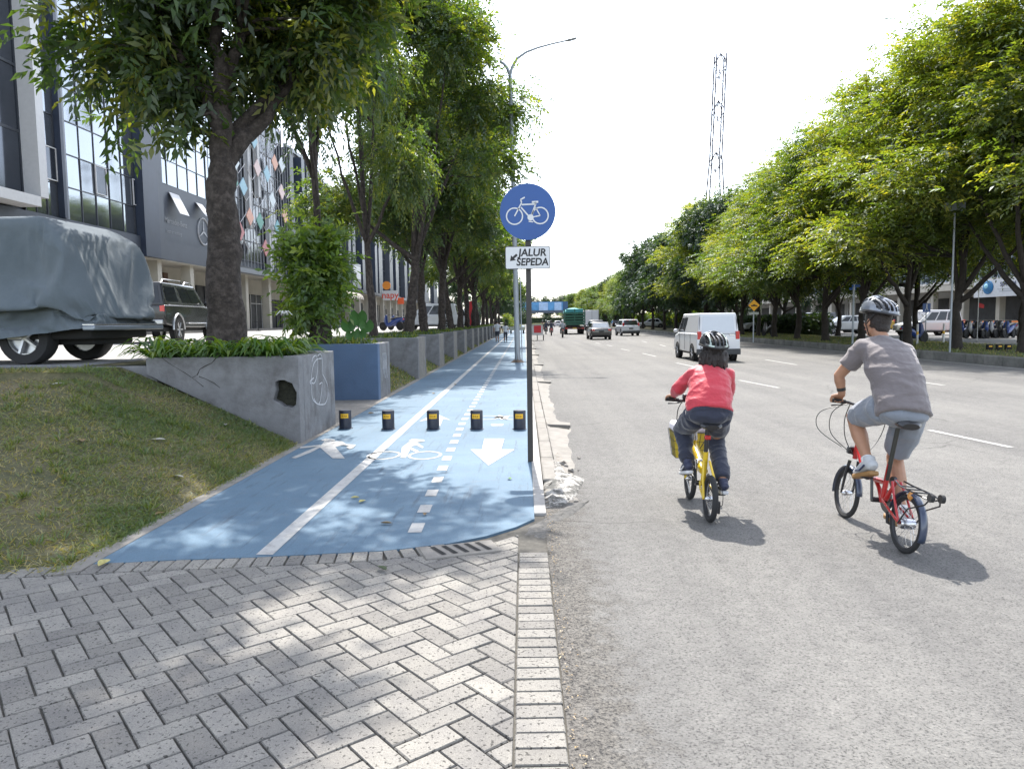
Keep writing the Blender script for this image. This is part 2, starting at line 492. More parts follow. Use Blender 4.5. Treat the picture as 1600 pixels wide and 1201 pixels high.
# ---- pavers of the driveway mouth: herringbone
EDGE = [(G(x, y).x, G(x, y).y) for x, y in ((-60, 893), (130, 882), (260, 876), (400, 871), (600, 861), (700, 850), (760, 838), (806, 824))]
def edgeY(x):
    if x <= EDGE[0][0]: return EDGE[0][1]
    for (a, b) in zip(EDGE, EDGE[1:]):
        if a[0] <= x <= b[0]: return a[1] + (b[1] - a[1]) * (x - a[0]) / (b[0] - a[0])
    return EDGE[-1][1]
rng = random.Random(4)
pv, pf, pr = [], [], []
def clip_poly(P, f):
    """keep the part of polygon P where f(x, y) >= 0 (f linear enough over one brick)"""
    out = []
    for i in range(len(P)):
        a, c = P[i], P[(i + 1) % len(P)]; fa, fc = f(*a), f(*c)
        if fa >= 0: out.append(a)
        if (fa >= 0) != (fc >= 0):
            t = fa / (fa - fc); out.append((a[0] + (c[0] - a[0]) * t, a[1] + (c[1] - a[1]) * t))
    return out
def brick(cx, cy, w, l, ang, z, ch=0.006, th=0.05, clip=None):
    ca, sa = math.cos(ang), math.sin(ang)
    dz = rng.uniform(-0.0022, 0.0022); tx = rng.uniform(-.006, .006); ty = rng.uniform(-.006, .006)
    rw, rl = w / 2 - 0.0034 - rng.uniform(0, .0015), l / 2 - 0.0034 - rng.uniform(0, .0015)
    cx += rng.uniform(-.0015, .0015); cy += rng.uniform(-.0015, .0015)
    P = []
    for sx, sy in ((-1, -1), (1, -1), (1, 1), (-1, 1)):
        P.append((cx + sx * rl * ca - sy * rw * sa, cy + sx * rl * sa + sy * rw * ca))
    if clip:
        for f in clip:
            P = clip_poly(P, f)
            if len(P) < 3: return
    n = len(P); mx = sum(p[0] for p in P) / n; my = sum(p[1] for p in P) / n
    size = min(math.hypot(p[0] - mx, p[1] - my) for p in P)
    if size < .015: return
    b = len(pv); r = rng.random()
    for (iw, zz) in ((0, -th), (0, -ch), (ch, 0)):
        for p in P:
            f = 1 - iw / max(size, .03) * .85
            x, y = (p[0] - mx) * f, (p[1] - my) * f
            pv.append((mx + x, my + y, z + zz + dz + tx * x + ty * y)); pr.append(r)
    for k in range(2):
        for i in range(n):
            j = (i + 1) % n
            pf.append((b + k * n + i, b + k * n + j, b + k * n + n + j, b + k * n + n + i))
    pf.append(tuple(b + 2 * n + i for i in range(n)))
u = 0.124
A = R(40)   # direction of one set of bricks measured from +X
ca, sa = math.cos(A), math.sin(A)
XR = -0.062
clipr = (lambda x, y: XR - x, lambda x, y: edgeY(x) - 0.205 - y)
for j in range(-70, 90):
    for k in range(-30, 30):
        for (cx, cy, ln, wd) in ((j + 4 * k + 1, j + 0.5, 2, 1), (j + 3 + 4 * k + 0.5, j + 1, 1, 2)):
            x, y = cx * u, cy * u
            X, Y = x * ca - y * sa - 1.5, x * sa + y * ca + 2.5
            if X > XR + 0.2 or X < -5.6 or Y < 1.2 or Y > edgeY(X) + .1: continue
            brick(X, Y, u * wd if ln == 2 else u * wd, u * ln, A, 0.0, clip=clipr)
# soldier course along the kerb line and along the edge of the blue path
y = 1.1
while y < 5.05:
    brick(0.045, y, 0.105, 0.205, 0.02, 0.002); y += 0.108
x = -5.2
while x < -0.62:
    e0, e1 = edgeY(x), edgeY(x + 0.108)
    brick(x + 0.054, (e0 + e1) / 2 - 0.10, 0.20, 0.105, math.atan2(e1 - e0, 0.108), 0.004)
    x += 0.108
me = bpy.data.meshes.new('paving'); me.from_pydata(pv, [], pf); me.update()
me.attributes.new('rnd', 'FLOAT', 'POINT').data.foreach_set('value', pr)
me.materials.append(m_paver)
tag(link('brick_paving', me), kind='structure')
sheet('paving_bed', -7, 0.155, 0.6, 6.2, -0.013, m_joint)
# ---- blue path
PX0, PX1 = -2.93, 0.065
pts = [(PX0, EDGE[1][1])] + [(x, y) for x, y in EDGE[2:] if x < PX1] + [(PX1, G(829, 811).y), (PX1, 260), (PX0, 260)]
o = MB().prism(pts, -0.06, 0.006, 'z').build('cycle_path', m_blue); tag(o, kind='structure')
# pale concrete strip on the left edge of the path
o = MB()
o.prism([(PX0 - 0.13, 4.62), (PX0, 4.7), (PX0, 260), (PX0 - 0.13, 260)], -0.05, 0.010, 'z')
o = o.build('path_edging', m_conc2); tag(o, kind='structure')
# ---- markings (sheets over the path)
mk = MB(); mz = 0.0095
def flat(poly, z=mz, m=0, mb=None):
    (mb or mk).add([(x, y, z) for x, y in poly], [tuple(range(len(poly)))], m)
def strip(a, b, w):
    a = Vector(a[:2]); b = Vector(b[:2]); d = (b - a).normalized(); s = Vector((-d.y, d.x)) * w / 2
    flat([a - s, b - s, b + s, a + s])
lx = G(412, 869).x
strip((lx, G(412, 868).y), (lx - 0.06, 60), 0.12); strip((lx - 0.06, 60), (lx, 250), 0.13)
yy = G(652, 833).y
dx = G(652, 825).x
while yy < 75:
    t = min(1, (yy - 5.5) / 6)
    strip((dx - 0.14 * t, yy), (dx - 0.14 * t - .005, yy + 0.26), 0.105)
    yy += 0.26 + 0.33
def px_poly(pts, z=mz):
    flat([(G(x, y).x, G(x, y).y) for x, y in pts], z)
# big arrow pointing to the viewer
px_poly([(757, 686), (788, 686), (783, 703), (804, 703), (763, 728), (735, 703), (753, 703)])
# pedestrian
px_poly([(455, 716), (462, 717), (487, 707), (500, 700), (520, 717), (539, 717), (524, 699), (536, 696), (540, 694), (534, 690), (507, 690), (502, 696), (480, 705)])
px_poly([(468, 702), (470, 699), (500, 696), (502, 698)], mz + .003)
px_poly([(530, 693), (545, 695), (556, 696), (552, 701), (546, 703), (541, 700), (545, 698), (530, 696)], mz + .004)
px_poly([(501, 689), (508, 686), (522, 687), (524, 689), (516, 690)])
def ring(cx, cy, r, w, sy=1.0, n=30, z=mz):
    b = []
    for i in range(n):
        a = 2 * math.pi * i / n
        b.append(((cx + math.cos(a) * r, cy + math.sin(a) * r * sy, z), (cx + math.cos(a) * (r - w), cy + math.sin(a) * (r - w) * sy, z)))
    for i in range(n):
        j = (i + 1) % n
        mk.add([b[i][0], b[j][0], b[j][1], b[i][1]], [(0, 1, 2, 3)])
for (x, y) in ((600, 712), (664, 712)):
    c = G(x, y); ring(c.x, c.y, 0.205, 0.035, 1.35)
px_poly([(626, 716), (634, 716), (641, 703), (652, 708), (654, 705), (641, 699), (650, 696), (660, 701), (662, 699), (648, 690), (638, 692), (628, 700)])
px_poly([(638, 690), (644, 687), (662, 688), (664, 690), (652, 692)], mz + .003)
# second set of marks beyond the bollards
for (x, y) in ((762, 653), (800, 653)):
    c = G(x, y); ring(c.x, c.y, 0.19, 0.035, 1.4)
px_poly([(768, 658), (776, 651), (783, 656), (792, 656), (797, 649), (790, 652), (780, 649), (772, 654)])
px_poly([(767, 663), (787, 663), (785, 666), (768, 666)])
px_poly([(655, 659), (680, 646), (704, 657), (692, 655), (688, 666), (676, 666), (680, 655)])
o = mk.build('path_markings', m_mark); tag(o, kind='structure')
# lane markings of the road
lm = MB()
def road_dash(p1, p2, w):
    a = G(*p1, -0.03); b = G(*p2, -0.03)
    d = Vector((b.x - a.x, b.y - a.y)).normalized(); s = Vector((-d.y, d.x)) * w / 2
    lm.add([(a.x - s.x, a.y - s.y, -0.0255), (a.x + s.x, a.y + s.y, -0.0255), (b.x + s.x, b.y + s.y, -0.0255), (b.x - s.x, b.y - s.y, -0.0255)], [(0, 1, 2, 3)])
D1 = [((1580, 699), (1452, 672)), ((1217, 606), (1155, 594)), ((1085, 573), (1057, 567)), ((1025, 557), (1004, 552)), ((984, 548), (970, 545)), ((957, 541), (948, 539)), ((938, 537), (931, 535.4))]
for a, b in D1: road_dash(a, b, 0.10)
xs = [G(*a, -0.03).x for a, b in D1]
D2 = [((1245, 570), (1196, 562)), ((1040, 541), (1031, 538.5)), ((1011, 535), (1003, 533)), ((985, 530.5), (979, 529.5)), ((1475, 602), (1440, 597)), ((1128, 553), (1100, 549))]
for a, b in D2: road_dash(a, b, 0.11)
lm.b2((14.85, 8, -0.0295), (14.97, 300, -0.0255))
m_lane = M('worn_lane_paint', (0.32, 0.315, 0.30), .8, var=.25, scale=14, dirt=(.18, .175, .168), dscale=9, damt=.8)
o = lm.build('lane_markings', m_lane); tag(o, kind='structure')
# ---- kerb, gutter and inlets on the left side of the road
kb = MB()
y = 6.05
INL = [11.3, 19.4, 27.2, 35, 43, 51, 59]
k = 0
while y < 200:
    L_ = 0.98 if y < 60 else 6
    kb.box((0.115, y + L_ / 2, -0.010), (0.10, L_ - 0.004, 0.05), 0)
    y += L_
o = kb.build('white_kerb_strip', m_kerbw, bevel=0.006); tag(o, kind='structure')
kb = MB(); y = 7.35; i = 0
while y < 160:
    L_ = 1.2 if y < 70 else 8
    kb.box((0.245 + 0.004 * math.sin(i * 7.1), y + L_ / 2, -0.015), (0.15, L_ - 0.012, 0.07 + 0.006 * math.sin(i * 3.3)), 0)
    y += L_; i += 1
o = kb.build('kerb', m_conc2, bevel=0.02); tag(o, kind='structure')
# gutter apron: a concrete channel that widens at each inlet
vs, fs = [], []
ys = [7.4 + 0.16 * i for i in range(520)]
for i, y in enumerate(ys):
    wv = 0.0
    for q in INL:
        d = (y - q)
        if -2.2 < d < 0.35: wv = max(wv, (1 - abs(d + 0.1) / 2.2) ** 1.0 if d < 0.25 else 0)
    jit = 0.03 * math.sin(y * 2.3) + 0.02 * math.sin(y * 7)
    X = [0.325, 0.36, 0.42 + wv * 0.08, 0.56 + wv * 0.16 + jit]
    Z = [0.014, 0.0 - 0.012 * wv, -0.014, -0.034]
    for a, b in zip(X, Z): vs.append((a, y, b))
    if i:
        for q in range(3):
            a = (i - 1) * 4 + q
            fs.append((a, a + 1, a + 5, a + 4))
o = MB().add(vs, fs).build('gutter', m_conc2, smooth=True); tag(o, kind='structure')
iv = MB()
for q in INL[:6]:
    iv.prism([(0.325, q - 0.05), (0.66, q - 0.22), (0.66, q - 0.05), (0.5, q + 0.1), (0.325, q + 0.12)], -0.05, -0.012, 'z')
o = iv.build('gutter_inlet', m_dark); tag(o, kind='structure')
lipo = MB()
for q in INL[:6]:
    lipo.prism([(0.325, q + 0.03), (0.68, q - 0.12), (0.70, q + 0.16), (0.5, q + 0.32), (0.325, q + 0.4)], -0.02, 0.022, 'z')
o = lipo.build('gutter_inlet_cover', m_conc2, bevel=0.012); tag(o, kind='structure')
# lumpy broken cement beside the end of the kerb, and dark patch of tar
def lump(name, pts, z0, h, mat, seed, n=44):
    P = [G(*p) for p in pts]
    c = sum(P, Vector()) / len(P)
    vs, fs = [], []
    rings = 9
    m = len(P); per = []
    for i in range(n):
        t = i / n * m; a = P[int(t) % m]; b = P[(int(t) + 1) % m]; q = a.lerp(b, t - int(t))
        q = c + (q - c) * (1 + 0.06 * noise.noise(Vector((i * 0.9, seed, 0))))
        per.append(q)
    vs.append((c.x, c.y, z0 + h))
    for r in range(1, rings + 1):
        f = r / rings
        for q in per:
            p = c.lerp(q, f)
            hh = h * (1 - f ** 3) + h * 0.35 * noise.noise(Vector((p.x * 14, p.y * 14, seed))) * (1 - f ** 6)
            vs.append((p.x, p.y, z0 + (hh if r < rings else -0.03)))
    for i in range(n):
        j = (i + 1) % n
        fs.append((0, 1 + i, 1 + j))
        for r in range(rings - 1):
            fs.append((1 + r * n + i, 1 + (r + 1) * n + i, 1 + (r + 1) * n + j, 1 + r * n + j))
    return tag(MB().add(vs, fs).build(name, mat, smooth=True), kind='structure')
def tarpatch(n, N, L, p):
    tc = N.new('ShaderNodeTexCoord'); v = tc.outputs['Object']
    a = nodenoise(N, L, v, 6, 6, 0.8); b = nodenoise(N, L, v, 60, 3, .8)
    c = noderamp(N, L, a, [(0.40, (0.06, 0.06, 0.055)), (0.49, (0.11, 0.105, 0.095)), (0.53, (0.30, 0.29, 0.27)), (0.7, (0.38, 0.37, 0.35))])
    L.new(c, p.inputs['Base Color']); p.inputs['Roughness'].default_value = .9
    nodebump(N, L, p, b, 0.5, 0.01)
m_patch = groundmat('broken_cement', tarpatch)
rb = MB(); rr_ = random.Random(12)
for k in range(26):
    q = G(rr_.uniform(846, 905), rr_.uniform(716, 800), -.03); s_ = rr_.uniform(.012, .045)
    P_ = [Vector((rr_.uniform(-1, 1), rr_.uniform(-1, 1), rr_.uniform(-.5, .6))).normalized() * s_ * rr_.uniform(.7, 1.2) for _ in range(12)]
    bm = bmesh.new()
    for v_ in P_: bm.verts.new(v_ + q + Vector((0, 0, .02)))
    bmesh.ops.convex_hull(bm, input=bm.verts); bm.verts.index_update()
    bm.verts.ensure_lookup_table(); idx = {v_: i for i, v_ in enumerate(bm.verts)}
    rb.add([v_.co.copy() for v_ in bm.verts], [tuple(idx[v_] for v_ in f_.verts) for f_ in bm.faces]); bm.free()
tag(rb.build('rubble', m_conc2), kind='stuff')
m_tar = M('crumbled_tar', (0.085, 0.083, 0.08), 0.95, var=0.4, scale=25, bump=0.8, bscale=70, dirt=(0.2, 0.19, 0.17), dscale=8)
lump('cement_patch', [(846, 800), (848, 715), (870, 708), (884, 735), (916, 745), (905, 768), (880, 790)], -0.03, 0.05, m_patch, 3)
lump('tar_fill', [(806, 846), (808, 826), (846, 806), (900, 776), (925, 775), (900, 800), (862, 822), (856, 848)], -0.035, 0.035, m_tar, 8)
# verge, service lot and kerb on the right side
VZ = 0.26
sheet('verge', 15.55, 21.5, 5, 300, VZ, m_soil)
m_srv = M('service_asphalt', (0.15, 0.148, 0.145), 0.9, var=0.2, scale=1.2)
sheet('service_road', 21.5, 60, 5, 300, VZ - 0.03, m_srv)
vc = MB()
y = 5.0
while y < 300:
    L_ = 1.0 if y < 60 else 5.0
    vc.box((15.42, y + L_ / 2, 0.105), (0.24, L_ - 0.02, 0.33), 0)
    y += L_
m_kerbr = M('mossy_kerb', (0.12, 0.12, 0.11), 0.9, var=0.4, scale=1.3, dirt=(0.3, 0.29, 0.27), dscale=0.9)
o = vc.build('far_kerb', m_kerbr, bevel=0.03); tag(o, kind='structure')
dv = MB(); dv.b2((15.56, 21.5, VZ - .02), (40, 33.0, VZ + 0.012))
dv = MB().prism([(17.8, 25.5), (60, 25.5), (60, 33.5), (22, 32), (19.5, 29.5)], VZ - 0.02, VZ + 0.012, 'z').build('driveway', m_lot); tag(dv, kind='structure')
# ---- raised parking lot at the left
LZ = 1.10
sheet('parking_lot', -60, -5.9, 9.95, 300, LZ - 0.01, m_lot)
bw = MB(); bw.b2((-60, 9.80, 0.3), (-5.9, 9.96, LZ + 0.0)); bw.b2((-5.895, 9.83, 0.3), (-4.93, 9.955, LZ - .03)); bw.b2((-6.02, 9.965, 0.3), (-5.88, 12.2, LZ + 0.002))
o = bw.build('lot_kerb', m_conc, bevel=0.02); tag(o, kind='structure')
# ---- grass bank
def bankz(X, Y):
    u_ = max(0.0, min(1.0, (PX0 - 0.13 - X) / 2.35)); v_ = max(0.0, min(1.0, (Y - 4.75 + 0.0 * X) / 4.9))
    v_ = v_ ** 0.95
    v2 = max(0.0, min(1.0, (Y - 4.7) / 1.8))
    s = min(u_ * (0.25 + 0.75 * v2), 1)
    z = 1.06 * min(s, 0.12 + 0.88 * v_ + 0.25 * max(0, 1 - u_)) * min(1, v2 * 1.2)
    z = 1.06 * (u_ ** 0.95) * (v_ ** 0.8) + 0.10 * math.sin(math.pi * u_) * math.sin(math.pi * min(1, v_ * 1.0))
    if Y > 9.0: z = max(z, 1.04 * u_ ** 0.95)
    return z + 0.02 * noise.noise(Vector((X * 1.5, Y * 1.5, 0))) * min(1, u_ * 8)
vs, fs = [], []
nx, ny = 70, 60
for j in range(ny + 1):
    for i in range(nx + 1):
        X = PX0 - 0.12 - 9.0 * (i / nx) ** 1.3; Y = 4.66 + (9.82 - 4.66) * j / ny
        vs.append((X, Y, bankz(X, Y) - 0.004 + (0.006 if X < PX0 - .2 else 0)))
for j in range(ny):
    for i in range(nx):
        a = j * (nx + 1) + i
        fs.append((a, a + 1, a + nx + 2, a + nx + 1))
o = MB().add(vs, fs).build('grass_bank', m_soil, smooth=True); tag(o, kind='structure')
sheet('left_soil', -40, -5.3, -3, 4.8, -0.02, m_soil)
# planting strip on top of the bank with grassy slopes between the abutments
BL = [(9.8, 11.65), (15.35, 16.7)] + [(20.9 + 5.5 * i, 22.6 + 5.5 * i) for i in range(14)]
vs = [(-5.9, 9.9, LZ - 0.02), (-4.95, 9.9, LZ - 0.02), (-4.95, 120, LZ - 0.02), (-5.9, 120, LZ - 0.02)]
o = MB().add(vs, [(0, 1, 2, 3)]).build('planting_strip', m_soil); tag(o, kind='structure')
sl_ = MB()
for (a, b) in zip(BL[1:], BL[2:]):
    y0, y1 = a[1] - 0.02, b[0] + 0.02
    sl_.add([(PX0 - 0.12, y0, 0.0), (PX0 - 0.12, y1, 0.0), (-4.96, y1, LZ - 0.03), (-4.96, y0, LZ - 0.03)], [(0, 1, 2, 3)])
o = sl_.build('bank_slope', m_soil); tag(o, kind='structure')
sheet('landing', -5.2, PX0 - 0.12, 11.5, 15.4, 0.008, m_conc2)
o = MB().b2((-5.35, 11.6, 0), (-5.15, 15.4, LZ)).build('retaining_wall', m_conc); tag(o, 'grey retaining wall at the back of the landing between the first two planters', 'wall')
# ================================================================ concrete abutments of the planters
m_bluew = M('faded_blue_wall_paint', (0.085, 0.135, 0.22), 0.85, var=0.15, scale=4, bump=0.2, bscale=40, dirt=(0.06, 0.08, 0.12), dscale=2)
m_graf = M('graffiti_paint', (0.5, 0.5, 0.52), 0.7, var=0.2, scale=30)
WT = 0.22
hole = [(430, 597), (436, 594), (444, 594), (450, 597), (456, 599), (459, 606), (463, 613), (463, 622), (462, 632), (456, 637), (450, 635), (444, 635), (436, 629), (427, 625), (429, 617), (431, 610), (430, 603)]
hp0 = [(onY(x, y, BL[0][0]).x + 3.0, onY(x, y, BL[0][0]).z) for x, y in hole]
def abut(i, y0, y1, label, mat=m_conc):
    e = empty('planter_wall', (-3.0, y0, 0), 0, label, 'planter', 'concrete planter walls along the cycle path')
    x1 = -3.02 + random.Random(i).uniform(-.03, .02) + 3.0
    xb = -1.95   # back, in local x
    def wall(a, b, nm, mt):
        m_ = MB()
        # front/back wall follows the bank below
        m_.prism([(x1, -0.05), (x1, 1.175), (xb - 0.1, 1.175), (xb - 0.1, 0.95), (xb, 0.9)] if i != 1 else [(x1, -.05), (x1, 1.175), (xb - .3, 1.175), (xb - .3, -.05)], a, b, 'y')
        o_ = m_.build(nm, mt, e)
        if i == 0 and a == 0:
            n_ = len(hp0); cut = MB().add([(q[0], -.2, q[1]) for q in hp0] + [(q[0], .14, q[1]) for q in hp0], [tuple(range(n_)), tuple(range(2 * n_ - 1, n_ - 1, -1))] + [(k, (k + 1) % n_, n_ + (k + 1) % n_, n_ + k) for k in range(n_)]).build('cutter', m_conc)
            cut.location = e.location; bpy.context.view_layer.update()
            bo = o_.modifiers.new('hole', 'BOOLEAN'); bo.object = cut; bo.operation = 'DIFFERENCE'; bo.solver = 'EXACT'
            baked(o_); bpy.data.objects.remove(cut)
        bv = o_.modifiers.new('bevel', 'BEVEL'); bv.width = .012; bv.segments = 2; bv.limit_method = 'ANGLE'; bv.angle_limit = R(50)
        return o_
    def endw():
        m_ = MB(); m_.b2((x1 - WT, WT + 0.003, -0.05), (x1 - 0.001, y1 - y0 - WT - 0.003, 1.172))
        return m_.build('end_wall', m_conc2 if i > 1 else m_conc, e, bevel=0.01)  # paler concrete stands for the lit side, from the third planter on
    wall(0, WT, 'front_wall', mat); wall(y1 - y0 - WT, y1 - y0, 'back_wall', m_conc)
    endw()
    m_ = MB(); m_.b2((xb, WT + 0.003, 0.3), (x1 - WT - 0.003, y1 - y0 - WT - 0.003, 1.10)); m_.build('soil', m_soil, e)
    return e, x1
# first one: cracked, a hole and graffiti
e, x1 = abut(0, BL[0][0], BL[0][1], 'cracked grey concrete planter wall with a dark hole and white graffiti, nearest to the camera')
def facepx(x, y):  # pixel -> local coords on the front face of the first wall
    q = onY(x, y, BL[0][0]); return (q.x + 3.0, q.z)
hm = MB(); n = len(hp0)
hm.add([(q[0], .13, q[1]) for q in hp0], [tuple(range(n))])
hm.build('hole', M('hole_dark_sheet', (0.022, 0.022, 0.014), 0.95, var=0.5, scale=20, bump=1.0, bscale=25), e)  # near-black sheet standing in for the dark inside of the hole
cr = MB()
def crack(pts, w=0.008):
    P = [facepx(*p) for p in pts]
    cr.tube([(a, -0.001, b) for a, b in P], [w * (0.5 + 0.5 * (i % 2)) for i in range(len(P))], 4)
crack([(340, 551), (337, 560), (331, 567), (320, 572), (312, 577), (308, 586)], 0.007); crack([(250, 556), (262, 566), (275, 574), (290, 583), (303, 592), (318, 604)], 0.005); crack([(344, 606), (334, 598), (322, 592), (311, 588)], 0.006)
crack([(309, 585), (300, 590)], 0.004)
cr.build('crack', M('crack_shadow', (0.05, 0.045, 0.04), 0.95), e)
gf = MB()
def endpx(x, y):
    q = onX(x, y, -3.0 + x1); return (x1 + 0.003, q.y - BL[0][0], q.z)
for pts in ([(502, 560), (494, 562), (488, 575), (486, 600), (488, 622), (496, 631), (504, 632)],
            [(490, 590), (484, 596), (486, 600)], [(487, 565), (489, 558), (494, 556), (496, 570), (495, 585), (491, 598), (487, 598)],
            [(496, 556), (500, 553), (503, 560), (504, 585)], [(499, 600), (503, 598), (502, 612), (500, 626), (498, 630)],
            [(504, 585), (511, 600), (512, 618), (508, 630), (502, 632)], [(494, 630), (490, 622)]):
    # smooth the stroke
    P = [Vector(endpx(*p)) for p in pts]
    Q = []
    for i in range(len(P) - 1):
        a = P[max(i - 1, 0)]; b = P[i]; c_ = P[i + 1]; d = P[min(i + 2, len(P) - 1)]
        for t in (0, .25, .5, .75):
            Q.append(0.5 * ((2 * b) + (c_ - a) * t + (2 * a - 5 * b + 4 * c_ - d) * t * t + (-a + 3 * b - 3 * c_ + d) * t ** 3))
    Q.append(P[-1])
    gf.tube(Q, 0.009, 5, flat=(1, 0.15), side=(0, 1, 0.001))
gf.build('graffiti', m_graf, e)
e, x1 = abut(1, BL[1][0], BL[1][1], 'concrete planter wall with its front face painted blue, second along the path', m_bluew)
gf = MB()
for k in range(4):
    y_ = 0.5 + 0.12 * k
    gf.tube([(x1 + .003, y_, 0.95), (x1 + .003, y_ + .08, 0.8), (x1 + .003, y_ + .02, 0.62), (x1 + .003, y_ + .1, 0.5 - .1 * (k % 2))], 0.006, 4)
gf.build('graffiti', m_graf, e)
ORD = ['third', 'fourth', 'fifth', 'sixth', 'seventh', 'eighth', 'ninth', 'tenth', 'eleventh', 'twelfth', 'thirteenth', 'fourteenth', 'fifteenth', 'sixteenth']
for i, (a, b) in enumerate(BL[2:], 2):
    abut(i, a, b, 'bare grey concrete planter wall with end face toned as sunlit, %s along the path' % ORD[i - 2])
# ================================================================ bollards
m_boll = M('bollard_paint', (0.012, 0.016, 0.032), 0.4, var=0.3, scale=20)
m_yel = M('reflective_yellow', (0.75, 0.42, 0.02), 0.4, var=0.1, scale=30)
def bollard(p):
    e = empty('bollard', p, 0)
    MB().lathe([(0.092, 0.0), (0.092, 0.272), (0.086, 0.282), (0, 0.284)], 28).build('post', m_boll, e, smooth=True)
    MB().lathe([(0.108, 0), (0.108, 0.006), (0.094, 0.012), (0.094, 0.0)], 28).build('base', m_boll, e, smooth=True)
    vs = []; n = 8
    for z in (0.165, 0.235):
        for i in range(n + 1):
            a = R(-90 - 38 + 76 * i / n)
            vs.append((0.0935 * math.cos(a), 0.0935 * math.sin(a), z))
    MB().add(vs, [(i, i + 1, i + n + 2, i + n + 1) for i in range(n)]).build('reflective_sticker', m_yel, e, smooth=True)
    mm = MB()
    for k in range(3):
        mm.box((-.03 + .028 * k, -0.0935, 0.2), (0.016, 0.004, 0.02 - .005 * (k % 2)), 0)
    mm.build('sticker_print', M('sticker_print', (0.35, 0.16, 0.01), 0.5), e)
    return e
B0 = bollard(G(540, 669))
LB = ['leftmost short black bollard with yellow sticker beside the cracked planter', 'short black bollard with yellow sticker standing on the solid white line', 'middle short black bollard with yellow sticker on the blue path',
      'short black bollard with yellow sticker on the broken white line side of the path', 'rightmost short black bollard with yellow sticker beside the sign post']
for i, (x, y) in enumerate(((540, 669), (607, 670), (677, 670), (745, 670), (812, 670))):
    b = B0 if i == 0 else copy_tree(B0)
    b.location = G(x, y, 0.006); b.rotation_euler = (0, 0, R(random.Random(i).uniform(-8, 8)))
    tag(b, LB[i], 'bollard', 'row of bollards across the cycle path')
# ================================================================ bicycle sign
m_signblue = M('sign_blue', (0.008, 0.07, 0.27), 0.35, var=0.06, scale=3)
m_signwhite = M('sign_white', (0.62, 0.63, 0.64), 0.4, var=0.05)
m_signpost = M('dark_post_paint', (0.035, 0.032, 0.03), 0.55, var=0.2)
m_ink = M('sign_ink', (0.01, 0.01, 0.012), 0.5)
sp = G(829, 721, 0.006)
YS = sp.y
e = empty('bicycle_sign', sp, 0, 'tall dark post with a round blue bicycle sign and a white jalur sepeda plate', 'traffic sign')
def sl2(x, y):   # pixel -> local x,z of the sign plane
    q = onY(x, y, YS - 0.04); return (q.x - sp.x, q.z)
top = sl2(824, 300)
c0 = Vector(sl2(824.5, 332)); rr = (sl2(868, 332)[0] - sl2(781, 332)[0]) / 2
MB().box((0, 0, top[1] / 2), (0.062, 0.035, top[1])).build('post', m_signpost, e, bevel=0.006)
MB().lathe([(rr, -0.004), (rr, 0.004)], 64, (c0.x, -0.045, c0.y), 'y').build('round_plate', m_signblue, e)
bl = MB()
for z in (c0.y - .12, c0.y + .12, sl2(824, 403)[1]): bl.box((c0.x, -0.028, z), (0.16, 0.02, 0.03))
bl.build('bracket', dkmetal, e)
pc = MB(); yf = -0.0525
def P2(x, y): a = sl2(x, y); return (a[0], yf, a[1])
def tor(cx, cy, r, w):
    c = P2(cx, cy); s_ = rr / 43.5
    vs = []; n = 36
    for i in range(n):
        a = 2 * math.pi * i / n
        for q in (r, r - w):
            vs.append((c[0] + math.cos(a) * q * s_, yf, c[2] + math.sin(a) * q * s_))
    pc.add(vs, [(2 * i, 2 * ((i + 1) % n), 2 * ((i + 1) % n) + 1, 2 * i + 1) for i in range(n)])
def seg(a, b, w):
    a = Vector(P2(*a)); b = Vector(P2(*b)); d = (b - a).normalized(); s_ = Vector((-d.z, 0, d.x)) * w * rr / 43.5 / 2
    pc.add([a - s_, b - s_, b + s_, a + s_], [(0, 1, 2, 3)])
tor(804, 339, 13.5, 2); tor(844, 338, 13.5, 2)
for a, b, w in (((804, 339), (815, 318), 2), ((815, 318), (813.5, 313), 2), ((813.5, 313), (820, 309.5), 2.2), ((815, 321), (837, 320), 2.2), ((814, 325), (828, 341), 2.2), ((837, 320), (829, 341), 2.2), ((837, 320), (836, 317), 2.2),
                ((831, 317), (841, 316.5), 3), ((836, 324), (844, 338), 1.6), ((844, 338), (829, 341), 1.8), ((826, 347), (833, 348), 1.6)):
    seg(a, b, w)
cc = P2(829, 341); pc.disc((cc[0], yf - 0.001, cc[2]), 0.034, 20, 'y')
pc.build('bicycle_pictogram', m_signwhite, e)
a = sl2(789, 386); b = sl2(860, 421)
cx, cz = (a[0] + b[0]) / 2, (a[1] + b[1]) / 2; w_, h_ = abs(b[0] - a[0]), abs(b[1] - a[1])
def rrect(cx, cz, w, h, r, n=5):
    p = []
    for (sx, sy, a0) in ((1, 1, 0), (-1, 1, 90), (-1, -1, 180), (1, -1, 270)):
        for i in range(n + 1):
            an = R(a0 + 90 * i / n)
            p.append((cx + sx * (w / 2 - r) + r * math.cos(an), cz + sy * (h / 2 - r) + r * math.sin(an)))
    return p
MB().prism(rrect(cx, cz, w_, h_, 0.02), -0.048, -0.042, 'y').build('text_plate', m_ink, e)
MB().prism(rrect(cx, cz, w_ - 0.016, h_ - 0.016, 0.016), -0.052, -0.0484, 'y').build('plate_face', m_signwhite, e)
for i, t in enumerate(('JALUR', 'SEPEDA')):
    q = sl2(831.5, 396 + 14.6 * i)
    text_obj('lettering', t, 0.112, m_ink, e, bold=0.0030, shear=0.12, T=Matrix.Translation((q[0], -0.0528, q[1])) @ FACE_CAM, sx=1.0 if i == 0 else 0.93)
ar = MB()
q = [sl2(*p) for p in ((797, 409), (798.5, 400), (801, 402.5), (806.5, 397.5), (809, 400), (803.5, 405), (806, 407.5))]
ar.prism(q, -0.0538, -0.0524, 'y'); ar.build('arrow', m_ink, e)
